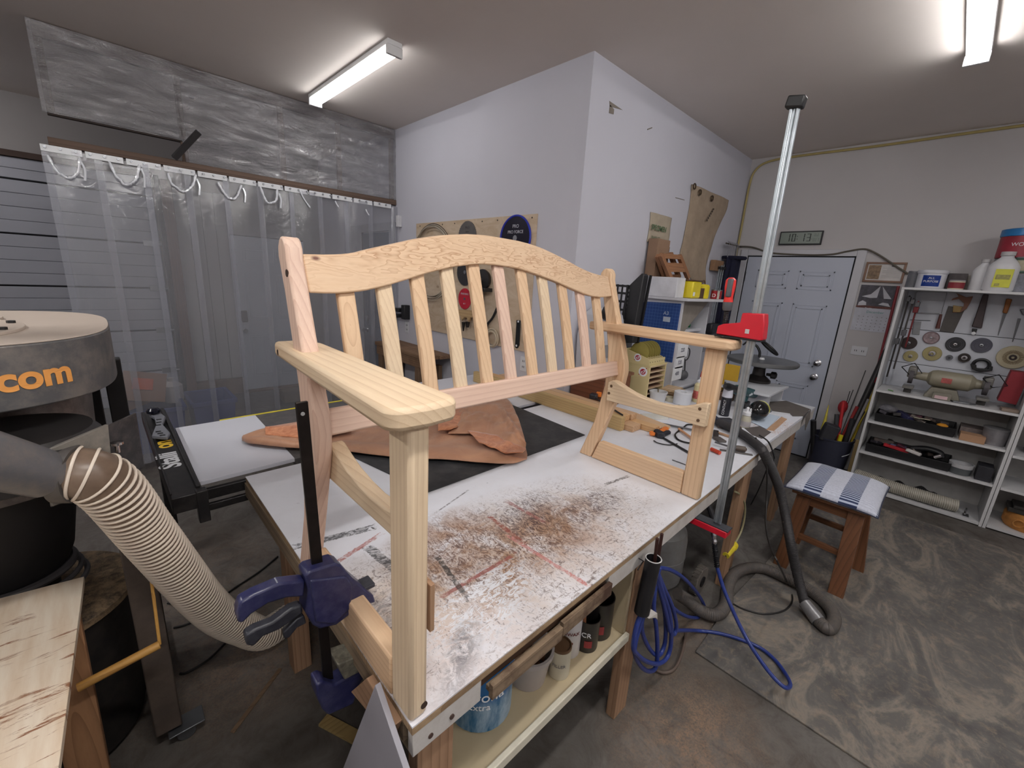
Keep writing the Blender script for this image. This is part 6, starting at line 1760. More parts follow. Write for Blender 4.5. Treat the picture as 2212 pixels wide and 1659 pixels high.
t_ = thing('metal_rasp', 'narrow grey tapered blade beside the wooden-handled saw', 'rasp', (BX - 0.01, -0.24, 1.3))
build('blade', bpoly(((1652, 820), (1680, 822), (1612, 1020), (1602, 1022)), None, 0.006), STL, t_, bevel=0.001)
t_ = thing('plane_part', 'dark metal bracket at the far top corner of the back panel', 'bracket', (BX - 0.02, -0.29, 1.45))
build('body', bpoly(((1668, 745), (1706, 738), (1740, 770), (1740, 800), (1690, 790)), None, 0.03), STL, t_, bevel=0.004)
one('bit_card', bpoly(((768, 845), (830, 848), (812, 962), (750, 955)), None, 0.006), STEEL, 'small grey card of bits pinned above the dark brown wheel', 'card', bevel=0.002)
one('scriber', MB().tube([(BX - 0.006, *bp_(735, 832)), (BX - 0.006, *bp_(908, 840))], 0.0025, 5, smooth=False), STL, 'thin steel rod lying level above the small card of bits', 'rod')

def wheel(cx, cy, rx, m_, label, hub, hubm, extra=None, th=0.014, nm='grinding_wheel'):
    c = Vector((BX, *bp_(cx, cy)))
    e = Vector((BX, *bp_(cx + rx, cy)))
    r = abs(c.y - e.y)
    t = thing(nm, label, 'grinding wheel', (BX - th, c.y, c.z - r), 'round wheels on the back panel')
    build('disc', MB().lathe([(r * 0.98, -0.0015), (r, -th * 0.5), (r * 0.96, -th), (hub * r * 1.3, -th), (hub * r * 1.2, -th * 0.8)], c, 'x', 44), m_, t)
    build('hub', MB().lathe([(hub * r, -th * 0.7), (hub * r, -th - 0.004), (hub * r * 0.45, -th - 0.005), (hub * r * 0.4, -th * 0.6)], c, 'x', 24), hubm, t)
    if extra:
        extra(t, c, r, th)
    return t
def rings(t, c, r, th):
    build('groove', MB().torus((c.x - th, c.y, c.z), r * 0.62, r * 0.03, 'x', 40, 5).torus((c.x - th, c.y, c.z), r * 0.8, r * 0.02, 'x', 40, 5), mat('groove_grey', (90, 90, 100), 0.4), t)
def rays(t, c, r, th):
    b = MB()
    for k in range(40):
        a = 2 * math.pi * k / 40
        p0 = c + Vector((-th - 0.0005, math.cos(a) * r * 0.36, math.sin(a) * r * 0.36)); p1 = c + Vector((-th - 0.0005, math.cos(a) * r * 0.62, math.sin(a) * r * 0.62))
        b.tube([p0, p1], 0.0018, 4, smooth=False)
    build('stitching', b, mat('stitch_brown', (104, 78, 52), 0.8), t)
def swirl(t, c, r, th):
    build('label', MB().cyl((c.x - th - 0.0012, c.y, c.z), (c.x - th, c.y, c.z), r * 0.85, seg=36), mat('disc_label', (150, 132, 136), 0.4, 0, 0.5, 30), t)
WHB = mat('wheel_brown', (54, 42, 42), 0.6, 0, 0.15)
wheel(724, 1030, 74, WHB, 'dark brown wheel at the door end of the upper row', 0.22, STEEL)
wheel(914, 986, 76, mat('wheel_label', (120, 96, 100), 0.4, 0, 0.3), 'flat disc with a pale printed face, second in the upper row', 0.16, STEEL, swirl)
wheel(1120, 1042, 91, mat('wheel_black', (34, 34, 38), 0.5, 0, 0.15), 'black wheel in the middle of the upper row', 0.2, CHROME, rings)
wheel(1343, 1050, 97, mat('wheel_slate', (84, 84, 96), 0.35, 0.3, 0.2), 'grey-blue ringed wheel beside the black wheel in the upper row', 0.2, STEEL, rings)
wheel(738, 1142, 66, mat('wheel_tan', (166, 154, 108), 0.7, 0, 0.12), 'small tan wheel at the door end of the lower row', 0.28, CHROME)
wheel(922, 1120, 88, mat('wheel_tan', (166, 154, 108)), 'larger tan wheel with a shiny blue hub in the lower row', 0.36, CHROME)
wheel(1070, 1153, 32, mat('wheel_grey', (96, 98, 104), 0.5), 'tiny grey knob-like wheel in the lower row', 0.3, STL, th=0.02)
wheel(1196, 1155, 58, mat('wheel_cup', (58, 52, 50), 0.35, 0.4), 'dark cup wheel with a bright centre in the lower row', 0.5, CHROME, th=0.03)
wheel(1610, 1152, 156, mat('wheel_buff', (196, 186, 158), 0.85, 0, 0.08), 'big cream buffing wheel with stitched centre on the back panel', 0.24, WHB, rays, th=0.02)
t_ = thing('holder_clip', 'black semicircular clip holder on the lower groove of the back panel', 'holder', (BX - 0.04, -0.06, 1.1))
c = Vector((BX, *bp_(1340, 1215)))
build('base', bpoly(((1248, 1205), (1300, 1215), (1300, 1240), (1400, 1250), (1402, 1225), (1440, 1228), (1432, 1262), (1330, 1272), (1262, 1250)), None, 0.05), BLACK, t_, bevel=0.004)
build('ring', MB().torus((BX - 0.03, c.y, c.z), 0.045, 0.012, 'x', 30, 8), BLACK, t_)

# long clamps hung inside the door-side board
for k, (y_, z0_, z1_, c, lab) in enumerate(((0.315, 1.02, 1.74, (60, 56, 56), 'dark steel bar clamp hung along the inner side of the shelving'), (0.285, 1.10, 1.72, (74, 70, 70), 'second steel bar clamp, a little shorter, hung along the inner side of the shelving'), (0.25, 1.30, 1.70, (110, 40, 44), 'red-handled clamp hung in front of the two steel bar clamps'))):
    t_ = thing('hanging_clamp', lab, 'clamp', (5.05, y_, z0_), 'clamps hung inside the shelving')
    build('bar', MB().box(5.04, 5.055, y_ - 0.006, y_ + 0.006, z0_, z1_), mat('clampbar_%d' % k, c, 0.4, 0.5), t_, bevel=0.001)
    build('jaw', MB().box(4.99, 5.08, y_ - 0.014, y_ + 0.014, z1_ - 0.05, z1_ - 0.01), STL, t_, bevel=0.003)
    build('sliding_jaw', MB().box(4.99, 5.07, y_ - 0.016, y_ + 0.016, z0_ + 0.3, z0_ + 0.35), STL if k < 2 else mat('clampbar_2', c), t_, bevel=0.003)
# bench grinder on the middle shelf
ZS = 0.930
GG = mat('grinder_green', (146, 140, 122), 0.4, 0, 0.06, 8, dust=0.2, dustc=(110, 96, 84))
gt = thing('bench_grinder', 'old grey-green bench grinder with long round motor on the middle shelf', 'bench grinder', (4.98, 0.0, ZS))
gx = 4.95
def gp_(x, y, X=4.93):
    p = U(*Z4(x, y), 'x', X); return p.y, p.z
yl, zl = gp_(740, 1330); yr, zr = gp_(1370, 1400)
zm = ZS + 0.155
build('motor', MB().lathe([(0.028, 0.0), (0.034, 0.04), (0.04, 0.07), (0.068, 0.10), (0.070, 0.30), (0.060, 0.33), (0.036, 0.35), (0.030, 0.44)], (gx, yr - 0.02, zm), 'y', 30), GG, gt)
build('label', MB().box(gx - 0.0735, gx - 0.066, (yl + yr) / 2 - 0.03, (yl + yr) / 2 + 0.03, zm - 0.02, zm + 0.02), mat('label_red', (170, 84, 80), 0.5, 0, 0.3, 60), gt)
for y, d in ((yl, 1), (yr - 0.01, -1)):
    build('wheel_guard', MB().box(gx - 0.055, gx + 0.06, y - 0.028, y + 0.028, zm - 0.02, zm + 0.072), mat('guard_metal', (122, 120, 116), 0.4, 0.3, 0.1), gt, bevel=0.010)
    build('wheel', MB().cyl((gx - 0.02, y - 0.014, zm - 0.01), (gx - 0.02, y + 0.014, zm - 0.01), 0.062, seg=28), mat('wheel_stone', (74, 70, 74), 0.6, 0, 0.15, 30), gt)
    build('tool_rest', MB().box(gx - 0.10, gx + 0.03, y - 0.035, y + 0.035, ZS + 0.045, ZS + 0.066), mat('guard_metal', (122, 120, 116)), gt, bevel=0.003)
    build('bracket', MB().box(gx - 0.02, gx + 0.03, y - 0.024, y + 0.024, ZS + 0.001, ZS + 0.045), mat('bracket_dark', (64, 60, 58), 0.5), gt, bevel=0.003)
    sp = MB()
    a = Vector((gx - 0.06, y + d * 0.02, zm + 0.03))
    sp.tube([a + Vector((0, 0.055, 0.03)), a + Vector((0, -0.02, 0.075)), a + Vector((0, -0.08, 0.0)), a + Vector((0, -0.01, -0.03)), a + Vector((0, 0.055, 0.03))], 0.004, 5, smooth=False)
    build('eye_shield', sp, BLACK, gt)
ym = (yl + yr) / 2
build('pedestal', MB().prism([(ym - 0.11, ZS + 0.001), (ym + 0.11, ZS + 0.001), (ym + 0.075, ZS + 0.085), (ym - 0.075, ZS + 0.085)], 'x', gx - 0.075, gx + 0.05), mat('pedestal_grey', (128, 124, 112), 0.5, 0, 0.06), gt, bevel=0.006)
build('switch_box', MB().box(gx - 0.115, gx - 0.0755, ym - 0.055, ym + 0.055, ZS + 0.001, ZS + 0.055), mat('pedestal_grey', (128, 124, 112)), gt, bevel=0.004)
build('switch_label', MB().box(gx - 0.1165, gx - 0.1152, ym - 0.035, ym + 0.04, ZS + 0.008, ZS + 0.034), mat('label_pink', (206, 176, 180), 0.5), gt)
t_ = thing('red_block', 'dark red tapered file box leaning at the far end of the middle shelf', 'box', (5.0, -0.4, ZS))
P = [U(*Z4(*q), 'x', 4.90) for q in ((1600, 1270), (1760, 1290), (1640, 1560), (1478, 1520))]
zf = min(p.z for p in P)
build('body', MB().prism([(p.y, max(ZS + 0.001, p.z)) for p in P], 'x', 4.90, 5.02), mat('file_red', (132, 28, 40), 0.6, 0, 0.06), t_, bevel=0.002)
one('oil_stone', MB().obox((4.86, -0.43, ZS + 0.013), (0.07, 0.09, 0.024), (0, 0, 6)), mat('stone_tan', (134, 118, 106), 0.7), 'small tan stone block in front of the dark red file box', 'stone', bevel=0.003)
t_ = thing('metal_scraper', 'silver scraper head lying between the bench grinder wheels and the shelf edge', 'scraper', (4.87, -0.17, ZS))
build('blade', MB().prism([(4.83, -0.13), (4.92, -0.08), (4.93, -0.20), (4.88, -0.26), (4.84, -0.22)], 'z', ZS + 0.001, ZS + 0.012), STEEL, t_, bevel=0.002)
one('green_tie', MB().tube([(4.86, 0.27, ZS + 0.006), (4.84, 0.25, ZS + 0.008), (4.835, 0.235, ZS + 0.005)], 0.004, 6), mat('tie_green', (104, 150, 84), 0.5), 'bit of green wire at the door end of the middle shelf', 'wire')

# top of the shelving
ZTOP = 1.803
def topy(x, X=4.92):
    return U(*Z4(x, 500), 'x', X).y
can(4.95, topy(762, 4.95), ZTOP, 0.045, 0.125, mat('tin_grey', (130, 132, 138), 0.35, 0.4, 0.2), 'grey tin at the door end of the shelving top', grp='tins and tubs on the shelving top', lid=STEEL)
t_ = can(4.89, topy(912, 4.89), ZTOP, 0.088, 0.115, mat('tub_white', (206, 208, 216), 0.4, 0, 0.02), 'round white tub with a blue label on the shelving top', nm='plastic_tub', cat='tub', grp='tins and tubs on the shelving top')
yy = topy(912, 4.89)
build('lid', MB().lathe([(0.092, 0), (0.094, 0.006), (0.094, 0.024), (0.082, 0.028), (0.001, 0.026)], (4.89, yy, ZTOP + 0.116), 'z', 36), mat('tub_white', (206, 208, 216)), t_)
lb = MB()
a0 = math.atan2(-yy, -4.89)
for k in range(8):
    a, b = a0 - 0.62 + k * 0.155, a0 - 0.62 + (k + 1) * 0.155
    lb.loft([[Vector((4.89 + r_ * math.cos(q), yy + r_ * math.sin(q), z)) for q in (a, b)] + [Vector((4.89 + r_ * math.cos(q), yy + r_ * math.sin(q), z)) for q in (b, a)] for z in (ZTOP + 0.015, ZTOP + 0.10) for r_ in (0.0892,)][:2])
build('label', lb, mat('label_blue', (34, 76, 176), 0.4), t_, smooth=50)
tmp = MB().text('ALL', 0.022, Matrix.Identity(4), 0.0005, 0, 'CENTER').text('PURPOSE', 0.022, Matrix.Translation((0, -0.026, 0)), 0.0005, 0, 'CENTER')
for v in tmp.b.verts:
    q = a0 + v.co.x / 0.089
    v.co = Vector((4.89 + (0.0905 + v.co.z) * math.cos(q), yy + (0.0905 + v.co.z) * math.sin(q), ZTOP + 0.072 + v.co.y))
build('lettering', tmp, WH, t_, smooth=0)
one('dark_box', MB().box(4.93, 5.06, topy(1215, 4.93), topy(1045, 4.93), ZTOP + 0.0005, ZTOP + 0.125), mat('box_dark', (56, 48, 50), 0.5, 0, 0.5, 22), 'low dark box with a mottled picture behind the small red-labelled jar', 'box', bevel=0.002)
one('black_tin', MB().cyl((4.95, topy(1010, 4.95), ZTOP + 0.0005), (4.95, topy(1010, 4.95), ZTOP + 0.115), 0.026, seg=22), mat('tin_black', (34, 34, 44), 0.4), 'black tin between the white tub and the dark box', 'tin', bevel=0.002)
can(4.87, topy(1140, 4.87), ZTOP, 0.046, 0.062, mat('jar_cream', (206, 196, 172), 0.4, 0, 0.05), 'small cream jar with a dark red band in front of the dark box', nm='jar', cat='jar', grp='tins and tubs on the shelving top', band=mat('band_red', (130, 34, 44), 0.5), lid=mat('lid_grey', (148, 146, 150), 0.4))
def jug(x, y, r, h, m_, label, lab=None, neck=0.4, txt=None):
    t = thing('plastic_jug', label, 'jug', (x, y, ZTOP), 'white jugs on the shelving top')
    prof = [(r * 0.92, 0), (r, 0.01), (r, h * 0.62), (r * 0.8, h * 0.72), (r * neck, h * 0.86), (r * neck, h * 0.9)]
    rings_ = []
    for r_, z in prof:
        rings_.append([Vector((x + r_ * 0.75 * math.cos(a), y + r_ * math.sin(a), ZTOP + 0.0006 + z)) for a in (2 * math.pi * k / 28 for k in range(28))])
    build('body', MB().loft(rings_), m_, t)
    build('cap', MB().cyl((x, y, ZTOP + h * 0.9 + 0.001), (x, y, ZTOP + h), r * neck * 1.15, seg=18), mat('cap_clear', (184, 182, 184), 0.4), t)
    if lab:
        build('label', MB().box(x - r * 0.765, x - r * 0.73, y - r * 0.62, y + r * 0.45, ZTOP + h * 0.1, ZTOP + h * 0.56), lab, t, bevel=0.001)
        build('label_text', MB().box(x - r * 0.775, x - r * 0.766, y - r * 0.5, y + r * 0.35, ZTOP + h * 0.3, ZTOP + h * 0.42).box(x - r * 0.775, x - r * 0.766, y - r * 0.0, y + r * 0.3, ZTOP + h * 0.13, ZTOP + h * 0.2), mat('label_olive', (150, 146, 80), 0.5, 0, 0.4, 70), t)
    return t
JW = mat('jug_milk', (208, 208, 212), 0.4, 0, 0.03)
jug(4.95, topy(1330, 4.95), 0.055, 0.235, JW, 'slim plain white jug on the shelving top')
jug(4.89, topy(1500, 4.89), 0.085, 0.285, JW, 'big white jug with a yellow label on the shelving top', mat('label_yellow', (206, 206, 70), 0.5))
one('folded_card', MB().obox((5.06, topy(1235, 5.06), ZTOP + 0.06), (0.01, 0.05, 0.118), (8, 0, 0)), mat('card_pale', (172, 166, 158), 0.7), 'small pale folded card between the dark box and the slim white jug', 'card', bevel=0.001)
yt = topy(1680, 4.95)
t_ = can(4.95, yt, ZTOP, 0.085, 0.125, mat('tin_print', (110, 112, 122), 0.4, 0.2, 0.4, 30), 'grey printed paint tin directly under the green one', grp='stacked paint tins on the shelving top', lid=STEEL)
t_ = can(4.95, yt, ZTOP + 0.136, 0.085, 0.105, mat('tin_green', (66, 92, 78), 0.4, 0, 0.1), 'green paint tin with a pale label under the red bucket', grp='stacked paint tins on the shelving top', band=mat('band_pale2', (170, 164, 142), 0.5, 0, 0.2, 30), lid=STEEL)
t_ = can(5.02, yt + 0.075, ZTOP, 0.09, 0.232, mat('tin_plain', (150, 150, 152), 0.4, 0.2), 'grey tin hidden behind the jug, carrying the red and blue bucket', grp='stacked paint tins on the shelving top', lid=STEEL)
t_ = can(5.02, yt + 0.045, ZTOP + 0.245, 0.125, 0.185, mat('pail_red', (150, 42, 58), 0.45, 0, 0.2, 14), 'red bucket with a bright blue lid on top of the stack of tins', nm='paint_pail', cat='bucket', txt='WOOD', ts=0.035, dz=0.45)
build('lid', MB().lathe([(0.128, 0), (0.131, 0.004), (0.131, 0.05), (0.12, 0.055), (0.001, 0.053)], (5.02, yt + 0.045, ZTOP + 0.40), 'z', 40), mat('lid_blue', (36, 116, 178), 0.3), t_)

# contents of the lower shelves
def tray(x0, x1, y0, y1, z, h, m_, label, nm='tool_tray'):
    t = thing(nm, label, 'tray', ((x0 + x1) / 2, (y0 + y1) / 2, z), 'black trays on the lower shelves')
    b = MB()
    rect = lambda k, zz: [Vector((a, b_, zz)) for a, b_ in ((x0 + k, y0 + k), (x1 - k, y0 + k), (x1 - k, y1 - k), (x0 + k, y1 - k))]
    b.loft([rect(0.008, z + 0.001), rect(0, z + h), rect(0.006, z + h), rect(0.012, z + 0.008)])
    build('body', b, m_, t, bevel=0.002)
    return t
rnd = random.Random(11)
JL = ('grey wrench', 'long rusty bracket', 'stubby black grip', 'brown grip', 'black socket', 'pale bracket', 'maroon grip', 'dark blue grip', 'small grey key')
def junk(n, x0, x1, y0, y1, z, label_of, cat='hardware', grp=None, cols=((70, 66, 66), (96, 84, 80), (52, 48, 56), (120, 112, 106), (84, 44, 60), (60, 60, 96))):
    for k in range(n):
        x, y = rnd.uniform(x0, x1), y0 + (y1 - y0) * (k + 0.5) / n
        c = cols[k % len(cols)]
        one('small_tool', MB().obox((x, y, z + 0.045), (rnd.uniform(.06, .15), rnd.uniform(.03, .06), rnd.uniform(.02, .04)), (rnd.uniform(-20, 20), rnd.uniform(-25, 25), rnd.uniform(0, 180))),
            mat('junk_%d_%d_%d' % c, c, 0.45, 0.2, 0.3, 30), JL[k % 9] + ' lying loose in ' + label_of, cat, grp, bevel=0.004)
S3, S4 = 0.646, 0.357
tray(4.83, 5.13, -0.20, 0.31, S3, 0.075, BLACK, 'long black tray on the shelf directly under the bench grinder')
junk(9, 4.90, 5.04, -0.12, 0.28, S3 + 0.035, 'the tray under the bench grinder', grp='tool parts in the upper black tray')
one('plastic_bag', MB().sphere((4.94, 0.24, S3 + 0.115), 0.06, 0.9, 1.1, 0.6, 14), film('bag_film', (170, 168, 176), 0.5, 0.1, 0.8, 30), 'clear crumpled plastic bag at the door end of the upper black tray', 'plastic bag')
one('instruction_sheet', MB().obox((4.90, 0.02, S3 + 0.092), (0.09, 0.10, 0.004), (0, 8, 12)), mat('sheet_cream', (186, 180, 160), 0.6), 'cream leaflet lying on the upper black tray', 'paper')
one('orange_disc', MB().lathe([(0.035, 0), (0.035, 0.006), (0.02, 0.016), (0.002, 0.017)], (4.85, -0.115, S3 + 0.077), 'z', 22), mat('disc_orange', (206, 140, 44), 0.5), 'orange domed cap on the front corner of the upper black tray', 'cap')
one('cardboard_box', MB().box(4.82, 4.93, -0.365, -0.225, S3 + 0.0005, S3 + 0.055), mat('card_light', (172, 134, 104), 0.8, 0, 0.04), 'small flat brown carton beside the upper black tray', 'cardboard box', bevel=0.002)
one('folded_papers', MB().box(4.95, 5.12, -0.37, -0.22, S3 + 0.0005, S3 + 0.085), mat('papers_dark', (110, 100, 98), 0.7, 0, 0.4, 24), 'stack of dark papers behind the small flat carton', 'papers', bevel=0.002)
t_ = thing('clear_jar', 'clear plastic tub with a grey lid beside the small flat carton', 'tub', (4.93, -0.42, S3))
build('body', MB().lathe([(0.064, 0), (0.072, 0.11), (0.072, 0.12)], (4.92, -0.41, S3 + 0.001), 'z', 30), mat('jar_clear', (136, 134, 138), 0.2, 0.2, 0.2), t_)
build('lid', MB().lathe([(0.076, 0), (0.076, 0.012), (0.001, 0.013)], (4.92, -0.41, S3 + 0.1215), 'z', 30), mat('jar_lid', (112, 112, 114), 0.4), t_)
tray(4.83, 5.13, -0.235, 0.315, S4, 0.075, BLACK, 'long black tray on the lower shelf beside the spoked basket')
junk(9, 4.92, 5.06, -0.16, 0.28, S4 + 0.035, 'the black tray beside the spoked basket', grp='tool parts in the lower black tray')
one('red_file', MB().obox((4.86, 0.115, S4 + 0.088), (0.035, 0.17, 0.022), (6, 0, 4)), mat('bar_red', (166, 24, 38), 0.5), 'red bar lying across the lower black tray', 'tool', bevel=0.002)
one('white_glove', MB().obox((4.855, 0.00, S4 + 0.09), (0.06, 0.10, 0.028), (8, 12, -8)), mat('glove_white', (196, 192, 190), 0.7, 0, 0.08, 20, bump=0.2), 'white folded packet next to the red bar in the lower black tray', 'packet', bevel=0.008)
t_ = thing('angle_driver', 'black tool with a shiny blue-tinted collar lying on the lower black tray', 'tool', (4.87, -0.13, S4 + 0.07))
build('body', MB().tube([(4.93, 0.02, S4 + 0.10), (4.92, -0.07, S4 + 0.13), (4.91, -0.15, S4 + 0.125), (4.90, -0.17, S4 + 0.09)], 0.024, 12), BLACK, t_)
build('collar', MB().cyl((4.865, -0.13, S4 + 0.085), (4.865, -0.165, S4 + 0.115), 0.020, seg=18), CHROME, t_)
t_ = thing('wire_basket', 'grey round basket with white rim beside the lower black tray', 'basket', (4.89, -0.29, S4))
build('body', MB().lathe([(0.062, 0), (0.068, 0.055)], (4.89, -0.29, S4 + 0.001), 'z', 30), mat('basket_grey', (92, 96, 98), 0.5), t_)
build('rim', MB().lathe([(0.069, 0), (0.072, 0.002), (0.074, 0.034), (0.066, 0.034)], (4.89, -0.29, S4 + 0.057), 'z', 30, cap=False), mat('basket_rim', (186, 186, 190), 0.5), t_)
one('black_box', MB().box(4.83, 4.97, -0.462, -0.375, S4 + 0.0005, S4 + 0.12), mat('box_black2', (40, 40, 46), 0.5, 0, 0.25, 30), 'small black box in the corner of the lower small shelf', 'box', bevel=0.003)
# grey ribbed hose and dark cloth on the bottom shelf
hp_ = [(4.93, 0.33, 0.088), (4.90, 0.20, 0.088), (4.875, 0.05, 0.088), (4.87, -0.12, 0.087), (4.87, -0.26, 0.086), (4.88, -0.345, 0.086)]
t_ = thing('ribbed_hose', 'short grey ribbed hose lying on the bottom shelf', 'hose', (4.88, 0.0, 0.031))
build('wall', MB().tube(hp_, 0.050, 22, 10), mat('hose_tan', (150, 144, 132), 0.5), t_)
build('rib', MB().helix(hp_, 0.0515, 0.012, 0.0026, 5, 20, 10), mat('rib_grey2', (200, 196, 186), 0.45), t_)
one('hose_clamp', MB().torus((4.862, -0.395, 0.064), 0.028, 0.006, 'y', 24, 6).box(4.83, 4.90, -0.42, -0.385, 0.0308, 0.038), CHROME, 'shiny metal clamp at the end of the grey hose on the bottom shelf', 'hose clamp', smooth=30)
def rag(u, v):
    x = 4.97 + 0.07 * v
    y = 0.34 - 0.62 * u
    return Vector((x, y, 0.034 + 0.10 * math.exp(-((v - 0.4) / 0.3) ** 2) * (0.75 + 0.35 * noise.noise(Vector((u * 9, v * 3, 2)))) * min(1, 6 * min(u, 1 - u) + 0.2)))
one('dark_cloth', MB().grid(44, 12, rag), mat('cloth_black', (26, 24, 27), 0.9, 0, 0.2, 20), 'long dark bunched cloth behind the grey hose on the bottom shelf', 'cloth', smooth=180, solid=0.004)
# second unit contents
one('bead_basket', MB().lathe([(0.13, 0), (0.145, 0.03), (0.145, 0.10), (0.135, 0.125), (0.10, 0.127)], (4.98, -0.74, 0.036), 'z', 36).torus((4.842, -0.67, 0.10), 0.028, 0.006, 'x', 18, 6).torus((4.838, -0.73, 0.095), 0.026, 0.006, 'x', 18, 6), mat('wicker_orange', (182, 124, 62), 0.7, 0, 0.25, 26, bump=0.4),
    'round orange-brown carved box on the bottom shelf of the second unit', 'box')
one('black_frame_stack', MB().box(4.87, 5.05, -0.86, -0.60, 0.166, 0.20).box(4.86, 5.03, -0.84, -0.62, 0.205, 0.225), mat('metal_dark', (60, 58, 56), 0.4, 0.4, 0.3), 'flat dark metal pieces on top of the orange-brown carved box', 'metal parts', bevel=0.002)
one('grey_plate', MB().lathe([(0.12, 0), (0.14, 0.02), (0.145, 0.03), (0.01, 0.022)], (5.0, -0.72, 0.621), 'z', 32), mat('plate_grey', (96, 98, 100), 0.35, 0.5), 'grey round metal pan on a shelf of the second unit', 'pan')
one('dark_bag', MB().sphere((5.02, -0.72, 0.76), 0.12, 0.8, 1.1, 0.8, 18), mat('bag_maroon', (66, 34, 40), 0.8, 0, 0.25, 12), 'dark maroon bundle on the grey metal pan', 'bundle')

# black bucket of rods by the shelving
bkx, bky = 4.985, 0.575
bk = thing('rod_bucket', 'black bucket full of rods and long tools between the door and the shelving', 'bucket', (bkx, bky, 0))
BK = mat('bucket_black', (50, 52, 68), 0.5, 0, 0.1)
build('body', MB().lathe([(0.135, 0.002), (0.168, 0.37), (0.175, 0.372), (0.175, 0.385), (0.163, 0.385), (0.13, 0.01), (0.001, 0.009)], (bkx, bky, 0), 'z', 44), BK, bk)
build('handle', MB().tube([(bkx - 0.06, bky - 0.172, 0.36), (bkx - 0.12, bky - 0.17, 0.29), (bkx - 0.165, bky - 0.12, 0.25)], 0.004, 6), STEEL, bk)
RODS = [
    ((4.93, 0.52, 0.02), (1925, 738), 5.20, 0.026, (40, 38, 38), 'thick black tube leaning from the bucket to the shelving side'),
    ((4.95, 0.50, 0.02), (1892, 815), 5.12, 0.012, (190, 30, 42), 'red rod leaning up beside the thick black tube'),
    ((5.00, 0.47, 0.02), (1908, 800), 5.16, 0.010, (196, 170, 48), 'yellow rod closing the bunch by the shelving side'),
    ((4.93, 0.55, 0.02), (1870, 800), 5.10, 0.004, (60, 58, 58), 'thin grey rod crossing in front of the thick black tube'),
    ((4.97, 0.50, 0.02), (1876, 862), 5.00, 0.010, (150, 148, 150), 'grey rod between the red and yellow rods'),
    ((4.90, 0.55, 0.02), (1836, 845), 5.12, 0.0035, (50, 50, 52), 'thin dark wire standing apart from the rods on the door side'),
    ((4.92, 0.58, 0.02), (1843, 842), 5.16, 0.0035, (50, 50, 52), 'second thin dark wire beside the first, slightly taller'),
    ((4.93, 0.66, 0.04), (1757, 908), 4.86, 0.024, (30, 30, 32), 'short black tube leaning out of the door side of the bucket'),
    ((4.95, 0.50, 0.04), (1822, 868), 5.02, 0.014, (188, 40, 44), 'red-tipped rod at the middle of the bucket'),
    ((4.93, 0.62, 0.10), (1789, 922), 4.90, 0.012, (216, 150, 60), 'orange stub just above the bucket rim'),
    ((4.95, 0.53, 0.10), (1817, 940), 4.93, 0.018, (226, 210, 40), 'short yellow stub at the front rim of the bucket'),
]
for i, (a, q, X, r_, c, lab) in enumerate(RODS):
    e = U(*q, 'x', X)
    one('rod', MB().cyl(a, e, r_, seg=14), mat('rod_%d' % i, c, 0.45), lab, 'rod', 'rods standing in the black bucket')
for k, (q, X, c, r_, lab) in enumerate((((1852, 878), 5.05, (150, 40, 40), .014, 'dark red grip in the thick of the bucket'), ((1866, 888), 5.04, (54, 54, 58), .016, 'short black grip in the thick of the bucket'), ((1882, 868), 5.05, (206, 186, 60), .008, 'thin yellow rod in the thick of the bucket'), ((1808, 895), 5.0, (62, 62, 66), .02, 'dull black tube at the middle of the bucket'), ((1842, 905), 4.98, (44, 44, 48), .022, 'fat black tube under the red packet'))):
    e = U(*q, 'x', X)
    one('rod', MB().cyl((4.97, 0.56 - 0.02 * k, 0.02), e, r_, seg=12), mat('rodx_%d' % k, c, 0.5), lab, 'rod', 'rods standing in the black bucket')
w_ = U(1790, 875, 'x', 5.08)
one('glue_cone', MB().cyl((4.98, w_.y - 0.02, 0.30), w_, 0.028, 0.003, seg=14), mat('cone_yellow', (200, 184, 60), 0.5), 'yellow pointed nozzle sticking up on the door side of the bucket', 'nozzle')
w_ = U(1824, 868, 'x', 5.1)
one('red_bag', MB().sphere((w_.x - 0.01, w_.y, w_.z - 0.05), 0.05, 0.7, 0.8, 1.3, 14), mat('bag_red', (176, 34, 44), 0.6, 0, 0.15, 12), 'red crumpled packet with a yellow corner between the rods of the bucket', 'packet')
one('umbrella_strap', MB().obox((4.88, 0.60, 0.43), (0.10, 0.12, 0.17), (12, 0, 20)), mat('nylon_black', (44, 44, 50), 0.7, 0, 0.2, 20), 'dark nylon pouch standing in the bucket', 'pouch', bevel=0.012)
one('striped_pole', MB().cyl((5.20, 0.40, 0.75), U(1941, 618, 'x', 5.215), 0.011, seg=12), mat('pole_red', (134, 44, 52), 0.5), 'thin dark red pole leaning against the side of the shelving above the rods', 'rod')
one('white_pole', MB().cyl((5.17, 0.395, 0.75), U(1944, 640, 'x', 5.19), 0.008, seg=12), mat('pole_white', (190, 186, 186), 0.5), 'thin white pole beside the dark red one', 'rod')
one('wood_stick', MB().box(4.90, 4.93, 0.369, 0.395, 0.001, 0.42), mat('slat_yellow', (164, 140, 96), 0.7), 'short upright yellowish slat between the bucket and the shelving', 'wood scrap', bevel=0.002)

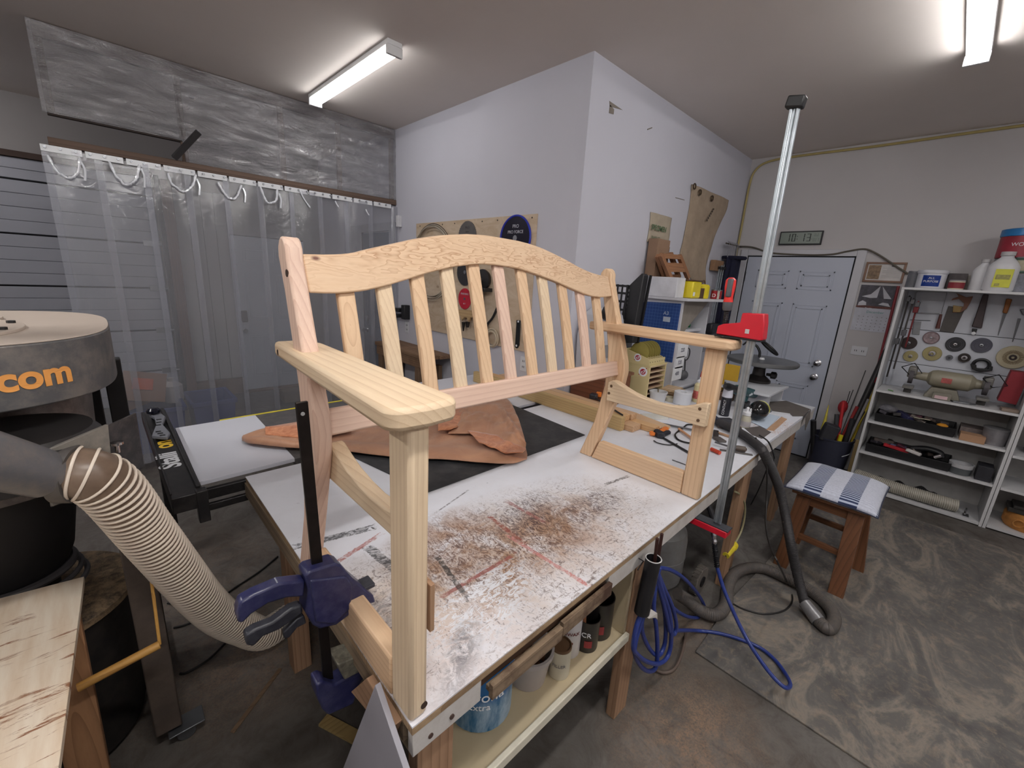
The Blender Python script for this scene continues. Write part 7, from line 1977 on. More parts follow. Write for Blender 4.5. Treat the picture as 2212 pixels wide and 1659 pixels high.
# ------------------------------------------------------------------ stool
SD = {a: wood('stool_wood', (124, 82, 54), (74, 46, 28), a, 16, 2, 0.5) for a in 'xyz'}
stl = thing('stool', 'brown wooden stool with a blue and white checked cushion', 'stool', (3.15, 0.28, 0))
feet = {'nf': (2.90, 0.135), 'nb': (2.945, 0.435), 'ff': (3.30, 0.09), 'fb': (3.33, 0.45)}
tops = {'nf': (3.00, 0.15), 'nb': (3.00, 0.405), 'ff': (3.29, 0.15), 'fb': (3.29, 0.405)}
zt_ = 0.515
lw = 0.05
for k in feet:
    f_, t_p = Vector((*feet[k], 0.0)), Vector((*tops[k], zt_))
    rg = [[p + Vector((a, b, 0)) for a, b in ((-lw / 2, -lw * .75), (lw / 2, -lw * .75), (lw / 2, lw * .75), (-lw / 2, lw * .75))] for p in (f_, t_p)]
    build('leg', MB().loft(rg), SD['z'], stl, bevel=0.002)
def legp(k, z):
    return Vector((*feet[k], 0)).lerp(Vector((*tops[k], zt_)), z / zt_)
def rung(a, b, z, h=0.034, th=0.022, ax='x'):
    p, q = legp(a, z), legp(b, z)
    d = (q - p).normalized(); n = Vector((-d.y, d.x, 0)) * th / 2
    p += d * 0.02; q -= d * 0.02
    rg = [[c + n + Vector((0, 0, -h / 2)), c - n + Vector((0, 0, -h / 2)), c - n + Vector((0, 0, h / 2)), c + n + Vector((0, 0, h / 2))] for c in (p, q)]
    build('rung', MB().loft(rg), SD[ax], stl, bevel=0.002)
rung('nf', 'nb', 0.24, ax='y'); rung('ff', 'fb', 0.24, ax='y'); rung('nf', 'ff', 0.33); rung('nb', 'fb', 0.33)
rung('nf', 'nb', 0.475, 0.06, ax='y'); rung('ff', 'fb', 0.475, 0.06, ax='y'); rung('nf', 'ff', 0.475, 0.06); rung('nb', 'fb', 0.475, 0.06)
build('seat_board', MB().box(2.93, 3.39, 0.095, 0.465, zt_ + 0.0005, zt_ + 0.02), SD['x'], stl, bevel=0.003)
CM = NT('check_cushion'); c_ = CM.coord()
sp_ = CM.n('ShaderNodeSeparateXYZ'); CM.l(c_, sp_.inputs[0])
stripe = lambda src, p, duty, ph=0.0: CM.math('GREATER_THAN', CM.math('FRACT', CM.math('ADD', CM.math('DIVIDE', src, p), ph)), duty)
by_ = stripe(sp_.outputs[1], 0.172, 0.5, 0.25)
fine_ = CM.math('GREATER_THAN', CM.math('SINE', CM.math('MULTIPLY', sp_.outputs[0], 2 * math.pi / 0.020)), -0.35)
nz = CM.noise(c_, 90, 4, 0.6)
fw_ = CM.math('MULTIPLY', CM.fr(CM.math('SINE', CM.math('MULTIPLY', sp_.outputs[0], 2 * math.pi / 0.020)), 0.3, 1.0), 0.22)
whitec = CM.mix(CM.fr(nz, 0.3, 0.7), C(206, 210, 224), C(184, 188, 204))
whitec = CM.mix(fw_, whitec, C(130, 134, 156))
bluec = CM.mix(fine_, C(186, 196, 216), C(44, 56, 92))
CM.base(CM.mix(by_, whitec, bluec)); CM.set(Roughness=0.95, Sheen_Weight=0.3)
CM.bump(CM.math('ADD', CM.math('SINE', CM.math('MULTIPLY', sp_.outputs[0], 2 * math.pi / 0.020)), nz), 0.35, 0.002)
csx, csy, cx_, cy_ = 0.285, 0.225, 3.175, 0.28
def cushion(top):
    def f(u, v):
        a, b = 2 * u - 1, 2 * v - 1
        ea = math.copysign(abs(a) ** 0.9, a); eb = math.copysign(abs(b) ** 0.9, b)
        e = max(0.0, (1 - a ** 4) * (1 - b ** 4)) ** 0.5
        pin = 1 - 0.05 * (1 - abs(a)) * abs(b) ** 6 - 0.0
        z = 0.56 + (0.046 * e if top else -0.036 * e)
        z += 0.004 * noise.noise(Vector((a * 3, b * 3, 1))) * e
        droop = -0.012 * (abs(a) ** 6 + abs(b) ** 6) * 0.5
        return Vector((cx_ + csx * a * (1 - 0.03 * (1 - b * b)), cy_ + csy * b * (1 - 0.03 * (1 - a * a)), z + droop))
    return f
b_ = MB().grid(40, 34, cushion(True)); b_.grid(40, 34, cushion(False))
bmesh.ops.remove_doubles(b_.b, verts=b_.b.verts, dist=0.0008)
cu_ = build('cushion', b_, CM.m, stl, smooth=180, label='blue and white checked cushion')
pip = []
for k in range(4 * 12):
    s, t0 = divmod(k, 12); t0 = t0 / 12 * 2 - 1
    a, b = ((t0, -1), (1, t0), (-t0, 1), (-1, -t0))[s]
    f = cushion(True)((a + 1) / 2, (b + 1) / 2)
    pip.append(f)
pip.append(pip[0])
build('piping', MB().tube(pip, 0.0035, 6, smooth=False), mat('piping_dark', (52, 56, 76), 0.9), cu_)

# ------------------------------------------------------------------ floor mats
FM = NT('floor_rubber'); c_ = FM.coord()
n1 = FM.noise(FM.mapping(c_, rot=(0, 0, R(-25)), scale=(1.0, 2.0, 1)), 1.9, 9, 0.66, 1.1)
n2 = FM.noise(c_, 26, 6, 0.75, 0.5)
col = FM.ramp(n1, [(0.34, C(78, 76, 76)), (0.50, C(100, 97, 94)), (0.57, C(132, 124, 114)), (0.64, C(98, 95, 92))])
col = FM.mix(FM.fr(n2, 0.5, 0.72, 0, 0.45), col, C(160, 140, 118))
FM.base(col); FM.set(Roughness=0.75); FM.bump(n2, 0.2, 0.002)
one('floor_mat', MB().prism([(1.852, 0.515), (1.838, -2.2), (4.42, -2.2), (4.50, 0.02), (4.46, 0.42), (2.42, 0.53)], 'z', 0.0006, 0.009), FM.m, 'large dark rubber floor mat under the stool and the blue air hose', 'floor mat', bevel=0.002, smooth=0)

# ------------------------------------------------------------------ compressor, hoses and cords beside the workbench
cxp, cyp = 2.08, 0.90
cpz = thing('air_compressor', 'grey air compressor tank on wheels in the shadow under the workbench', 'air compressor', (cxp, cyp, 0))
CG = mat('tank_grey', (122, 122, 122), 0.4, 0.1, 0.06, 8, dust=0.35, dustc=(96, 84, 74))
build('tank', MB().lathe([(0.02, 0.06), (0.12, 0.075), (0.165, 0.12), (0.17, 0.17), (0.17, 0.36), (0.16, 0.41), (0.11, 0.45), (0.02, 0.465)], (cxp, cyp, 0), 'z', 40), CG, cpz)
build('seam', MB().torus((cxp, cyp, 0.27), 0.170, 0.0035, 'z', 40, 5), CG, cpz)
build('pump', MB().box(cxp - 0.10, cxp + 0.06, cyp - 0.07, cyp + 0.07, 0.47, 0.62).cyl((cxp, cyp - 0.09, 0.56), (cxp, cyp - 0.07, 0.56), 0.05, seg=20), mat('pump_dark', (48, 48, 52), 0.4, 0.3, 0.2), cpz, bevel=0.008)
build('gauge', MB().cyl((cxp - 0.06, cyp - 0.115, 0.48), (cxp - 0.06, cyp - 0.09, 0.48), 0.022, seg=18), STEEL, cpz)
build('handle', MB().tube([(cxp + 0.12, cyp - 0.13, 0.44), (cxp + 0.14, cyp - 0.15, 0.60), (cxp + 0.16, cyp - 0.12, 0.66), (cxp + 0.16, cyp + 0.12, 0.66), (cxp + 0.12, cyp + 0.13, 0.44)], 0.012, 10), mat('pump_dark', (48, 48, 52)), cpz)
wx, wy = 2.31, 0.66
TY = mat('tyre_grey', (104, 98, 92), 0.8, 0, 0.1)
for yy_ in (0.69, 1.06):
    w__ = build('wheel', MB().cyl((2.27, yy_ - 0.02, 0.085), (2.27, yy_ + 0.02, 0.085), 0.083, seg=32), TY, cpz, bevel=0.008)
    tr_ = MB()
    for k in range(26):
        a = 2 * math.pi * k / 26
        tr_.obox((2.27 + 0.083 * math.cos(a), yy_, 0.085 + 0.083 * math.sin(a)), (0.005, 0.036, 0.010), (0, -math.degrees(a), 0))
    build('tread', tr_, TY, w__)
    build('hub', MB().cyl((2.27, yy_ - 0.026, 0.085), (2.27, yy_ - 0.0201, 0.085), 0.03, seg=18), BLACK, w__)
build('axle_frame', MB().box(2.10, 2.30, 0.86, 0.90, 0.05, 0.075), mat('pump_dark', (48, 48, 52)), cpz)

VAC = mat('vac_hose', (84, 80, 78), 0.6, 0, 0.08, 20, dust=0.3, dustc=(130, 112, 96))
zf_ = 0.041
def F(px, py, z=zf_):
    return U(px, py, 'z', z)
vp = [F(1463, 1282, 0.16), F(1490, 1300, 0.10), F(1512, 1318, 0.05), F(1545, 1328), F(1568, 1305), F(1572, 1270), F(1584, 1242), F(1612, 1228), F(1650, 1228), F(1700, 1250), F(1745, 1272), F(1785, 1305), F(1802, 1335), F(1790, 1358), F(1768, 1342)]
vh = thing('vacuum_hose', 'thick dark grey vacuum hose looping on the floor and rising onto the worktop', 'hose', (2.5, 0.4, 0))
build('floor_loop', MB().tube(vp, 0.031, 18, 8), VAC, vh)
build('rib', MB().helix(vp, 0.0312, 0.008, 0.0016, 4, 16, 8), VAC, vh)
cuff0, cuff1 = F(1768, 1342), F(1738, 1303, 0.07)
build('taped_joint', MB().cyl(cuff0, cuff1, 0.036, 0.031, seg=20), mat('tape_silver', (150, 150, 152), 0.35, 0.5, 0.15, 30), vh)
k1 = U(1700, 1150, 'y', 0.43); 
up = [cuff1, U(1722, 1240, 'y', 0.30), U(1708, 1175, 'y', 0.36), U(1696, 1110, 'y', 0.43), U(1680, 1045, 'y', 0.50), Vector((2.50, 0.555, 0.845)), U(1640, 965, 'z', 0.868), U(1610, 942, 'z', 0.866), U(1580, 925, 'z', 0.866), U(1552, 912, 'z', 0.866)]
build('riser', MB().tube(up, 0.024, 18, 8), mat('vac_dark', (52, 50, 52), 0.55, 0, 0.15), vh)
build('rib', MB().helix(up, 0.0242, 0.008, 0.0016, 4, 16, 8), mat('vac_dark', (52, 50, 52)), vh)
n0, n1_ = U(1552, 912, 'z', 0.866), U(1528, 895, 'z', 0.87)
build('nozzle', MB().cyl(n0, n1_, 0.024, 0.030, seg=18), mat('nozzle_blue', (48, 52, 70), 0.4), vh)
c2 = [U(1632, 945, 'z', 0.90), U(1652, 985, 'y', 0.56), U(1657, 1020, 'y', 0.53), U(1656, 1080, 'y', 0.5), U(1654, 1130, 'y', 0.46), U(1662, 1175, 'y', 0.40), U(1680, 1215, 'y', 0.32), F(1700, 1258, 0.02), F(1712, 1292, 0.014), F(1700, 1315, 0.014), F(1672, 1325, 0.014), F(1640, 1325, 0.014), F(1605, 1315, 0.014), F(1583, 1304, 0.014)]
one('tool_cable', MB().tube(c2, 0.0045, 8, 8), CB, 'thin black cord hanging beside the vacuum hose and curling on the floor mat', 'cable', 'black cords at the far end of the workbench')
c3 = [U(1640, 940, 'z', 0.88), U(1660, 955, 'z', 0.86), U(1672, 985, 'y', 0.58), U(1672, 1000, 'y', 0.57)]
one('short_cable', MB().tube(c3, 0.0045, 8, 8), CB, 'short black cord arching over the edge of the worktop', 'cable', 'black cords at the far end of the workbench')
c4 = [U(1658, 1010, 'y', 0.62), U(1640, 1055, 'y', 0.66), U(1622, 1090, 'y', 0.70)]
one('hanging_cable', MB().tube(c4, 0.004, 8, 6), CB, 'black cord slanting down under the worktop behind the vacuum hose', 'cable', 'black cords at the far end of the workbench')
# yellow plug on its cord
yp = thing('extension_plug', 'yellow extension socket hanging on a pale cord under the workbench edge', 'plug', (2.0, 0.6, 0.4))
YP = 0.62
q = [U(*a, 'y', YP) for a in ((1588, 1062), (1600, 1070), (1609, 1090), (1608, 1120), (1600, 1150), (1585, 1178))]
build('cord', MB().tube(q, 0.0055, 8, 8), mat('cord_pale', (160, 154, 120), 0.5), yp)
pa_, pb2 = U(1586, 1176, 'y', YP), U(1568, 1200, 'y', YP)
d_ = (pb2 - pa_)
build('socket', MB().lathe([(0.024, 0), (0.026, 0.012), (0.020, 0.016), (0.026, 0.022), (0.026, 0.032), (0.020, 0.036), (0.022, 0.05), (0.019, d_.length), (0.002, d_.length)], pa_, tuple(d_.normalized()), 18), mat('plug_yellow', (226, 206, 60), 0.4), yp)
q = [pb2, U(1572, 1215, 'y', YP), U(1574, 1232, 'y', YP)]
build('lead', MB().tube(q, 0.005, 6, 6), CB, yp)

# blue air hose
AH = mat('air_hose_blue', (36, 56, 130), 0.38, 0, 0.08, 10, dust=0.25, dustc=(84, 88, 130))
ah = thing('air_hose', 'blue air hose coiled on the workbench leg and looping out over the floor', 'air hose', (1.5, 0.5, 0))
loops = []
hx, hz = 1.335, 0.70
YH = 0.545
def pxl(pts, y):
    return [U(a, b, 'y', y) for a, b in pts]
L1 = [(1418, 1236), (1412, 1270), (1398, 1310), (1382, 1352), (1372, 1390), (1372, 1415), (1385, 1440), (1402, 1450), (1416, 1442), (1420, 1410), (1418, 1360), (1412, 1310), (1416, 1262), (1420, 1240)]
L2 = [(1420, 1240), (1430, 1275), (1445, 1320), (1450, 1360), (1448, 1400), (1438, 1424), (1420, 1434), (1395, 1428), (1375, 1412), (1368, 1395), (1376, 1350), (1396, 1300), (1412, 1258), (1419, 1238)]
L3 = [(1419, 1238), (1424, 1270), (1434, 1310), (1438, 1350), (1436, 1390), (1424, 1415), (1408, 1408), (1392, 1380), (1386, 1350), (1394, 1310), (1408, 1268), (1420, 1236)]
L4 = [(1420, 1236), (1434, 1270), (1452, 1310), (1461, 1350), (1456, 1370), (1447, 1362), (1440, 1330), (1430, 1290), (1420, 1250), (1424, 1226)]
L5 = [(1424, 1226), (1450, 1232), (1478, 1250), (1505, 1280), (1521, 1308), (1522, 1325), (1508, 1334), (1485, 1332), (1460, 1318), (1445, 1300), (1438, 1290)]
for k, (L, y) in enumerate(((L1, 0.540), (L2, 0.528), (L3, 0.552), (L4, 0.532))):
    build('coil_loop', MB().tube(pxl(L, y), 0.0085, 10, 6), AH, ah)
build('coil_loop', MB().tube(pxl(L5, 0.60), 0.0085, 10, 6), AH, ah)
zf2 = 0.019
run = [U(1456, 1362, 'y', 0.56), F(1500, 1362, 0.03), F(1548, 1367, zf2), F(1590, 1378, zf2), F(1625, 1391, zf2), F(1652, 1406, zf2), F(1678, 1430, zf2), F(1698, 1458, 0.03), F(1707, 1478, 0.06), F(1700, 1486, 0.085), F(1686, 1478, 0.10), F(1660, 1450, 0.12), F(1625, 1400, 0.15), F(1600, 1355, 0.20), F(1580, 1312, 0.27), F(1562, 1268, 0.34), F(1549, 1225, 0.42)]
build('floor_run', MB().tube(run, 0.0085, 10, 8), AH, ah)
e0 = F(1549, 1225, 0.42); e1 = F(1543, 1172, 0.53); e2 = F(1541, 1148, 0.585)
build('spring_guard', MB().helix([e0, e0.lerp(e1, .5), e1], 0.0105, 0.0095, 0.003, 5, 14, 10).cyl(e0, e1, 0.0095), mat('spring_dark', (44, 44, 48), 0.35, 0.5), ah)
build('coupling', MB().lathe([(0.013, 0), (0.015, 0.01), (0.011, 0.02), (0.014, 0.03), (0.014, 0.045), (0.009, 0.055), (0.008, 0.07)], e1, tuple((e2 - e1).normalized()), 16), CHROME, ah)
e3 = e2 + (e2 - e1).normalized() * 0.16
build('inlet_pipe', MB().tube([e2, e2.lerp(e3, .5), e3 + Vector((0, 0.03, 0))], 0.013, 10), mat('pump_dark', (48, 48, 52)), ah)
gh = [F(1416, 1447, 0.012), F(1434, 1453, 0.012), F(1455, 1446, 0.012), F(1470, 1420, 0.012), F(1478, 1390, 0.012), F(1482, 1366, 0.012)]
one('grey_hose', MB().tube(gh, 0.007, 10, 8), mat('hose_brown', (96, 82, 74), 0.5), 'thin brown-grey hose curving on the floor beside the blue coil', 'hose')
# holder tube with dark rods on the apron
ht = thing('tube_holder', 'black plastic tube holding two rusty rods on the front apron of the workbench', 'tube', (1.27, 0.52, 0.55))
ty0 = 0.5265
a, b = U(1412, 1206, 'y', ty0), U(1386, 1322, 'y', ty0)
build('tube', MB().loft([[p + Vector((r_ * math.cos(q), r_ * math.sin(q), 0)) for q in (2 * math.pi * k / 28 for k in range(28))] for p, r_ in ((b, 0.026), (a, 0.026), (a, 0.0235), (b + Vector((0, 0, 0.01)), 0.0235))], cap=False), mat('tube_black', (30, 29, 32), 0.3, 0, 0.2), ht)
build('rim', MB().torus(a, 0.0255, 0.0018, 'z', 30, 6), mat('rim_white', (196, 196, 196), 0.5), ht)
RUST = mat('rust_brown', (58, 32, 28), 0.5, 0.2, 0.15)
for (q0, q1) in (((1414, 1215), (1420, 1163)), ((1420, 1215), (1430, 1153))):
    build('rod', MB().cyl(U(*q0, 'y', ty0), U(*q1, 'y', ty0), 0.006, seg=8), RUST, ht)
c_ = U(1398, 1330, 'y', ty0)
build('torn_base', MB().prism([(c_.x - 0.03, c_.z + 0.02), (c_.x + 0.035, c_.z + 0.004), (c_.x + 0.045, c_.z - 0.03), (c_.x + 0.03, c_.z - 0.012)], 'y', ty0 - 0.02, ty0 + 0.01), mat('torn_white', (196, 190, 184), 0.7), ht)

# ------------------------------------------------------------------ shelf under the worktop
ZU = 0.4242
CT = NT('bucket_blue'); c_ = CT.coord()
cc = CT.mix(CT.fr(CT.noise(CT.mapping(c_, scale=(1, 1, 0.4)), 9, 6, 0.7, 0.6), 0.42, 0.60), C(26, 98, 140), C(152, 176, 196))
sp2 = CT.n('ShaderNodeSeparateXYZ'); CT.l(c_, sp2.inputs[0])
cc = CT.mix(CT.fr(sp2.outputs[2], 0.09, 0.12), cc, C(24, 92, 146))
CT.base(cc); CT.set(Roughness=0.35)
t_ = can(0.690, 0.760, ZU, 0.098, 0.21, CT.m, 'blue beer bucket smeared with pale paint on the shelf under the worktop', nm='beer_bucket', cat='bucket', open_=True, txt='Corona', ts=0.048, dz=0.56)
tmp = MB().text('Extra', 0.030, Matrix.Identity(4), 0.0006, 0.0, 'CENTER')
a0 = math.atan2(-0.76, -0.69)
for v in tmp.b.verts:
    q = a0 + v.co.x / 0.098
    v.co = Vector((0.690 + (0.1 + v.co.z) * math.cos(q), 0.760 + (0.1 + v.co.z) * math.sin(q), ZU + 0.088 + v.co.y))
build('lettering', tmp, WH, t_, smooth=0)
tb = thing('plastic_tub', 'translucent tub of scraps beside the blue bucket under the worktop', 'tub', (0.87, 0.72, ZU))
build('body', MB().lathe([(0.060, 0), (0.076, 0.105), (0.082, 0.106), (0.082, 0.122), (0.074, 0.122), (0.058, 0.008), (0.001, 0.007)], (0.865, 0.725, ZU + 0.0006), 'z', 36), mat('tub_milky', (164, 156, 152), 0.35, 0, 0.04), tb)
sc_ = MB()
for k in range(7):
    a = k * 0.9
    sc_.obox((0.865 + 0.03 * math.cos(a), 0.725 + 0.03 * math.sin(a), ZU + 0.06 + 0.006 * k), (0.05, 0.035, 0.004), (20 * math.sin(k), 25 * math.cos(k), 50 * k))
one('paper_scraps', sc_, mat('scrap_brown', (132, 98, 74), 0.8, 0, 0.3, 12), 'brown paper scraps filling the translucent tub', 'scraps', kind='stuff')
CREAMT = mat('tin_cream', (196, 190, 172), 0.45, 0, 0.06)
can(0.955, 0.665, ZU, 0.036, 0.105, CREAMT, 'small cream tin with a rusty lid standing in front of the white canister', lid=mat('lid_rust', (96, 70, 48)), txt='FILLER', ts=0.016, txtm=mat('ink_grey', (120, 116, 118)), grp='tins on the shelf under the worktop', dz=0.5)
t_ = thing('spray_canister', 'tall white canister with a red emblem and dark cap under the worktop', 'canister', (1.045, 0.70, ZU))
build('body', MB().lathe([(0.040, 0), (0.042, 0.004), (0.042, 0.165), (0.036, 0.185), (0.018, 0.19)], (1.045, 0.70, ZU + 0.0006), 'z', 30), mat('canister_white', (196, 192, 192), 0.4, 0, 0.03), t_)
build('cap', MB().cyl((1.045, 0.70, ZU + 0.191), (1.045, 0.70, ZU + 0.21), 0.018, seg=18), BLACK, t_)
tmp = MB().text('T', 0.055, Matrix.Identity(4), 0.0006, 0.001, 'CENTER')
a0 = math.atan2(-0.70, -1.045)
tmp.text('MINWAX', 0.018, Matrix.Translation((0, 0.066, 0)), 0.0006, 0.0, 'CENTER')
for v in tmp.b.verts:
    q = a0 + v.co.x / 0.042
    v.co = Vector((1.045 + (0.0445 + v.co.z) * math.cos(q), 0.70 + (0.0445 + v.co.z) * math.sin(q), ZU + 0.035 + v.co.y))
build('lettering', tmp, mat('print_redbrown', (112, 46, 44), 0.5), t_, smooth=0)
for (x, y, r_, h, lab, s) in ((1.115, 0.672, 0.042, 0.125, 'open black tin with a paintbrush in it on the shelf under the worktop', 'CR'), (1.198, 0.685, 0.055, 0.155, 'larger open black tin at the far end of the shelf under the worktop', '')):
    t_ = can(x, y, ZU, r_, h, mat('tin_black2', (38, 34, 34), 0.4, 0, 0.15), lab, open_=True, txt=s or None, ts=0.026, grp='tins on the shelf under the worktop', dz=0.55)
    a0 = math.atan2(-y, -x)
    rb2 = MB()
    for k in range(4):
        q0, q1 = a0 - 0.1 + k * 0.16, a0 - 0.1 + (k + 1) * 0.16
        rb2.loft([[Vector((x + rr * math.cos(q), y + rr * math.sin(q), z)) for rr, q in ((r_ + 0.0006, q0), (r_ + 0.0016, q0), (r_ + 0.0016, q1), (r_ + 0.0006, q1))] for z in (ZU + h * 0.2, ZU + h * 0.42)])
    build('red_stripe', rb2, mat('stripe_red', (140, 48, 52), 0.5), t_)
one('paintbrush', MB().cyl((1.100, 0.675, ZU + 0.06), (1.092, 0.690, ZU + 0.235), 0.008, 0.011, seg=10), wood('brush_wood', (150, 100, 70), (104, 66, 46), 'z', 10, 1, 0.5), 'reddish paintbrush handle standing in the open black tin', 'paintbrush')
one('dark_jar', MB().cyl((1.00, 0.80, ZU + 0.0005), (1.00, 0.80, ZU + 0.15), 0.034, seg=22), mat('jar_dark', (60, 34, 34), 0.3), 'dark red-brown jar behind the small cream tin', 'jar', bevel=0.003)
# ------------------------------------------------------------------ clutter on the worktops
def J(x, y):
    return (1340 + x / 5.53, 760 + y / 5.53)
# sanding disc rack on its drawer block
RK = mat('rack_ply', (214, 198, 148), 0.6, 0, 0.04, 4)
t_ = thing('sandpaper_rack', 'pale plywood rack with open slots and a round red logo, beside the white shelf unit', 'rack', (3.02, 1.61, ZT))
x0, x1, y0, y1, z0, z1 = 2.90, 3.16, 1.49, 1.735, ZT + 0.0005, 1.105
build('front_panel', MB().box(x0, x0 + 0.012, y0, y1, z0, z1), RK, t_, bevel=0.001)
build('rear_panel', MB().box(x1 - 0.012, x1, y0, y1, z0, z1), RK, t_, bevel=0.001)
build('back_panel', MB().box(x0 + 0.0125, x1 - 0.0125, y1 - 0.01, y1, z0, z1), mat('rack_dark', (96, 72, 56), 0.8), t_)
for k in range(7):
    z = z0 + 0.012 + k * (z1 - z0 - 0.02) / 6
    build('slot_shelf', MB().box(x0 + 0.0125, x1 - 0.0125, y0 + 0.002, y1 - 0.011, z, z + 0.008), wood('slot_wood', (214, 190, 160), (160, 124, 96), 'x', 12, 1, 0.4), t_)
    if k < 6:
        build('sheet', MB().box(x0 + 0.014, x1 - 0.02, y0 + 0.02, y1 - 0.02, z + 0.009, z + 0.014), mat('sandpaper_brown', (104, 74, 60), 0.9), t_)
build('top_panel', MB().box(x0 - 0.004, x1 + 0.004, y0 - 0.003, y1, z1 + 0.0005, z1 + 0.010), RK, t_, bevel=0.001)
LOGO = mat('logo_red', (170, 28, 56), 0.5)
def logo(p, r, par):
    build('logo', MB().cyl((p[0] - 0.0012, p[1], p[2]), (p[0], p[1], p[2]), r, seg=30), WH, par)
    build('logo_mark', MB().cyl((p[0] - 0.0022, p[1], p[2]), (p[0] - 0.0013, p[1], p[2]), r * 0.62, seg=24).obox((p[0] - 0.0015, p[1] + r * .8, p[2] - r * .7), (0.001, r * .2, r * .2)).obox((p[0] - 0.0015, p[1] - r * .7, p[2] + r * .8), (0.001, r * .2, r * .2)), LOGO, par)
    build('logo_text', MB().text('c7', r * 1.0, face_x(p[0] - 0.0026, p[1] + r * .42, p[2] - r * .35), 0.0003, 0.001), WH, par, smooth=0)
pl = U(1389, 803, 'x', x0)
logo((x0 - 0.0003, pl.y, pl.z), 0.036, t_)
t_ = thing('disc_rack', 'small plywood stand of olive sanding discs on top of the plywood rack', 'rack', (3.0, 1.60, 1.116))
zr0 = 1.116
build('stand', MB().box(2.895, 3.14, 1.50, 1.512, zr0, zr0 + 0.045), RK, t_, bevel=0.001)
build('stand', MB().box(2.895, 3.14, 1.70, 1.712, zr0, zr0 + 0.10), RK, t_, bevel=0.001)
fp = MB(); dt = MB()
for k in range(7):
    xk = 2.897 + k * 0.0365
    fp.prism([(1.512, zr0), (1.70, zr0), (1.70, zr0 + 0.095), (1.512, zr0 + 0.05)], 'x', xk, xk + 0.005)
    dt.cyl((xk + 0.012, 1.4985, zr0 + 0.022), (xk + 0.012, 1.5005, zr0 + 0.022), 0.0035, seg=8)
build('divider', fp, RK, t_)
build('dot', dt, mat('dot_dark', (90, 66, 48), 0.8), t_)
logo((2.8965, 1.60, zr0 + 0.045), 0.030, t_)
DISC = mat('disc_olive', (158, 146, 76), 0.8, 0, 0.08, 20)
for k, lb_ in enumerate(('first after the round red logo', 'second from the round red logo', 'third from the round red logo', 'third from the blue cutting mat', 'second from the blue cutting mat', 'beside the blue cutting mat')):
    xk = 2.918 + k * 0.0365
    one('sanding_disc', MB().cyl((xk, 1.605, zr0 + 0.082), (xk + 0.0025, 1.605, zr0 + 0.082), 0.078, seg=40), DISC, 'olive sanding disc in the plywood stand, ' + lb_, 'sanding disc', 'sanding discs in the stand')
PLYO = wood('offcut_ply', (206, 180, 146), (150, 118, 86), 'x', 14, 1, 0.5)
for k, (x, y, a, w_, l_, lab) in enumerate(((3.34, 1.60, 12, .15, .19, 'lowest'), (3.36, 1.585, -8, .14, .19, 'second lowest'), (3.33, 1.60, 20, .13, .17, 'second from the top'), (3.30, 1.61, 8, .12, .17, 'topmost'))):
    if y < 1.9:
        one('plywood_offcut', MB().obox((x - 0.075, 1.385 + 0.02 * k, ZT + 0.010 + k * 0.0195), (l_, w_, 0.018), (0, 0, a)), PLYO, lab + ' plywood piece of the small pile by the white shelf unit', 'board', 'small plywood pile', bevel=0.001)
def basept(px, py, z=ZT):
    return U(px, py, 'z', z)
p = basept(1419, 868)
t_ = thing('white_pot', 'open white plastic pot with sticks lying in it behind the curved seat support', 'pot', (p.x, p.y, ZT))
build('body', MB().lathe([(0.052, 0), (0.064, 0.075), (0.068, 0.076), (0.068, 0.085), (0.061, 0.085), (0.049, 0.006), (0.001, 0.005)], (p.x, p.y, ZT + 0.0006), 'z', 32), mat('pot_white', (206, 206, 208), 0.4, 0, 0.02), t_)
one('stirring_stick', MB().cyl((p.x - 0.045, p.y - 0.02, ZT + 0.092), (p.x + 0.055, p.y + 0.03, ZT + 0.088), 0.005, seg=8), mat('stick_olive', (128, 116, 96), 0.7), 'short stick lying across the open white pot', 'stick')
p = basept(1447, 866)
one('small_cup', MB().lathe([(0.038, 0), (0.042, 0.03), (0.039, 0.03), (0.034, 0.006), (0.001, 0.005)], (p.x, p.y, ZT + 0.0006), 'z', 26), mat('lid_cream', (206, 198, 176), 0.5), 'small cream cup between the white pot and the paper roll', 'cup')
p = basept(1472, 872)
one('paper_roll', MB().lathe([(0.022, 0.0), (0.064, 0.0), (0.064, 0.095), (0.024, 0.095), (0.022, 0.06), (0.022, 0.0)], (p.x, p.y, ZT + 0.0006), 'z', 36, cap=False), mat('paper_white', (214, 216, 222), 0.9, 0, 0.02), 'white paper roll standing on end behind the curved seat support', 'paper roll', bevel=0.003)
p = basept(1505, 868)
t_ = thing('glue_bottle', 'cream glue bottle with a red tip beside the far front leg of the cedar bench', 'bottle', (p.x, p.y, ZT))
build('body', MB().lathe([(0.032, 0), (0.036, 0.01), (0.036, 0.135), (0.026, 0.15), (0.018, 0.155)], (p.x, p.y, ZT + 0.0006), 'z', 24), mat('glue_cream', (226, 214, 170), 0.4, 0, 0.02), t_)
build('cap', MB().lathe([(0.021, 0.155), (0.021, 0.172), (0.009, 0.18), (0.006, 0.20)], (p.x, p.y, ZT + 0.001), 'z', 20), WH, t_)
build('tip', MB().cyl((p.x, p.y, ZT + 0.201), (p.x, p.y, ZT + 0.245), 0.008, 0.004, seg=12), mat('tip_red', (176, 30, 50), 0.4), t_)
build('label', MB().lathe([(0.0366, 0.03), (0.0372, 0.032), (0.0372, 0.09), (0.0366, 0.092)], (p.x, p.y, ZT), 'z', 24, cap=False), mat('label_redwhite', (190, 96, 90), 0.5, 0, 0.5, 50), t_)
p = basept(1563, 897)
t_ = thing('solvent_can', 'tall black can with white cap and upright letters beside the steel clamp bar', 'can', (p.x, p.y, ZT))
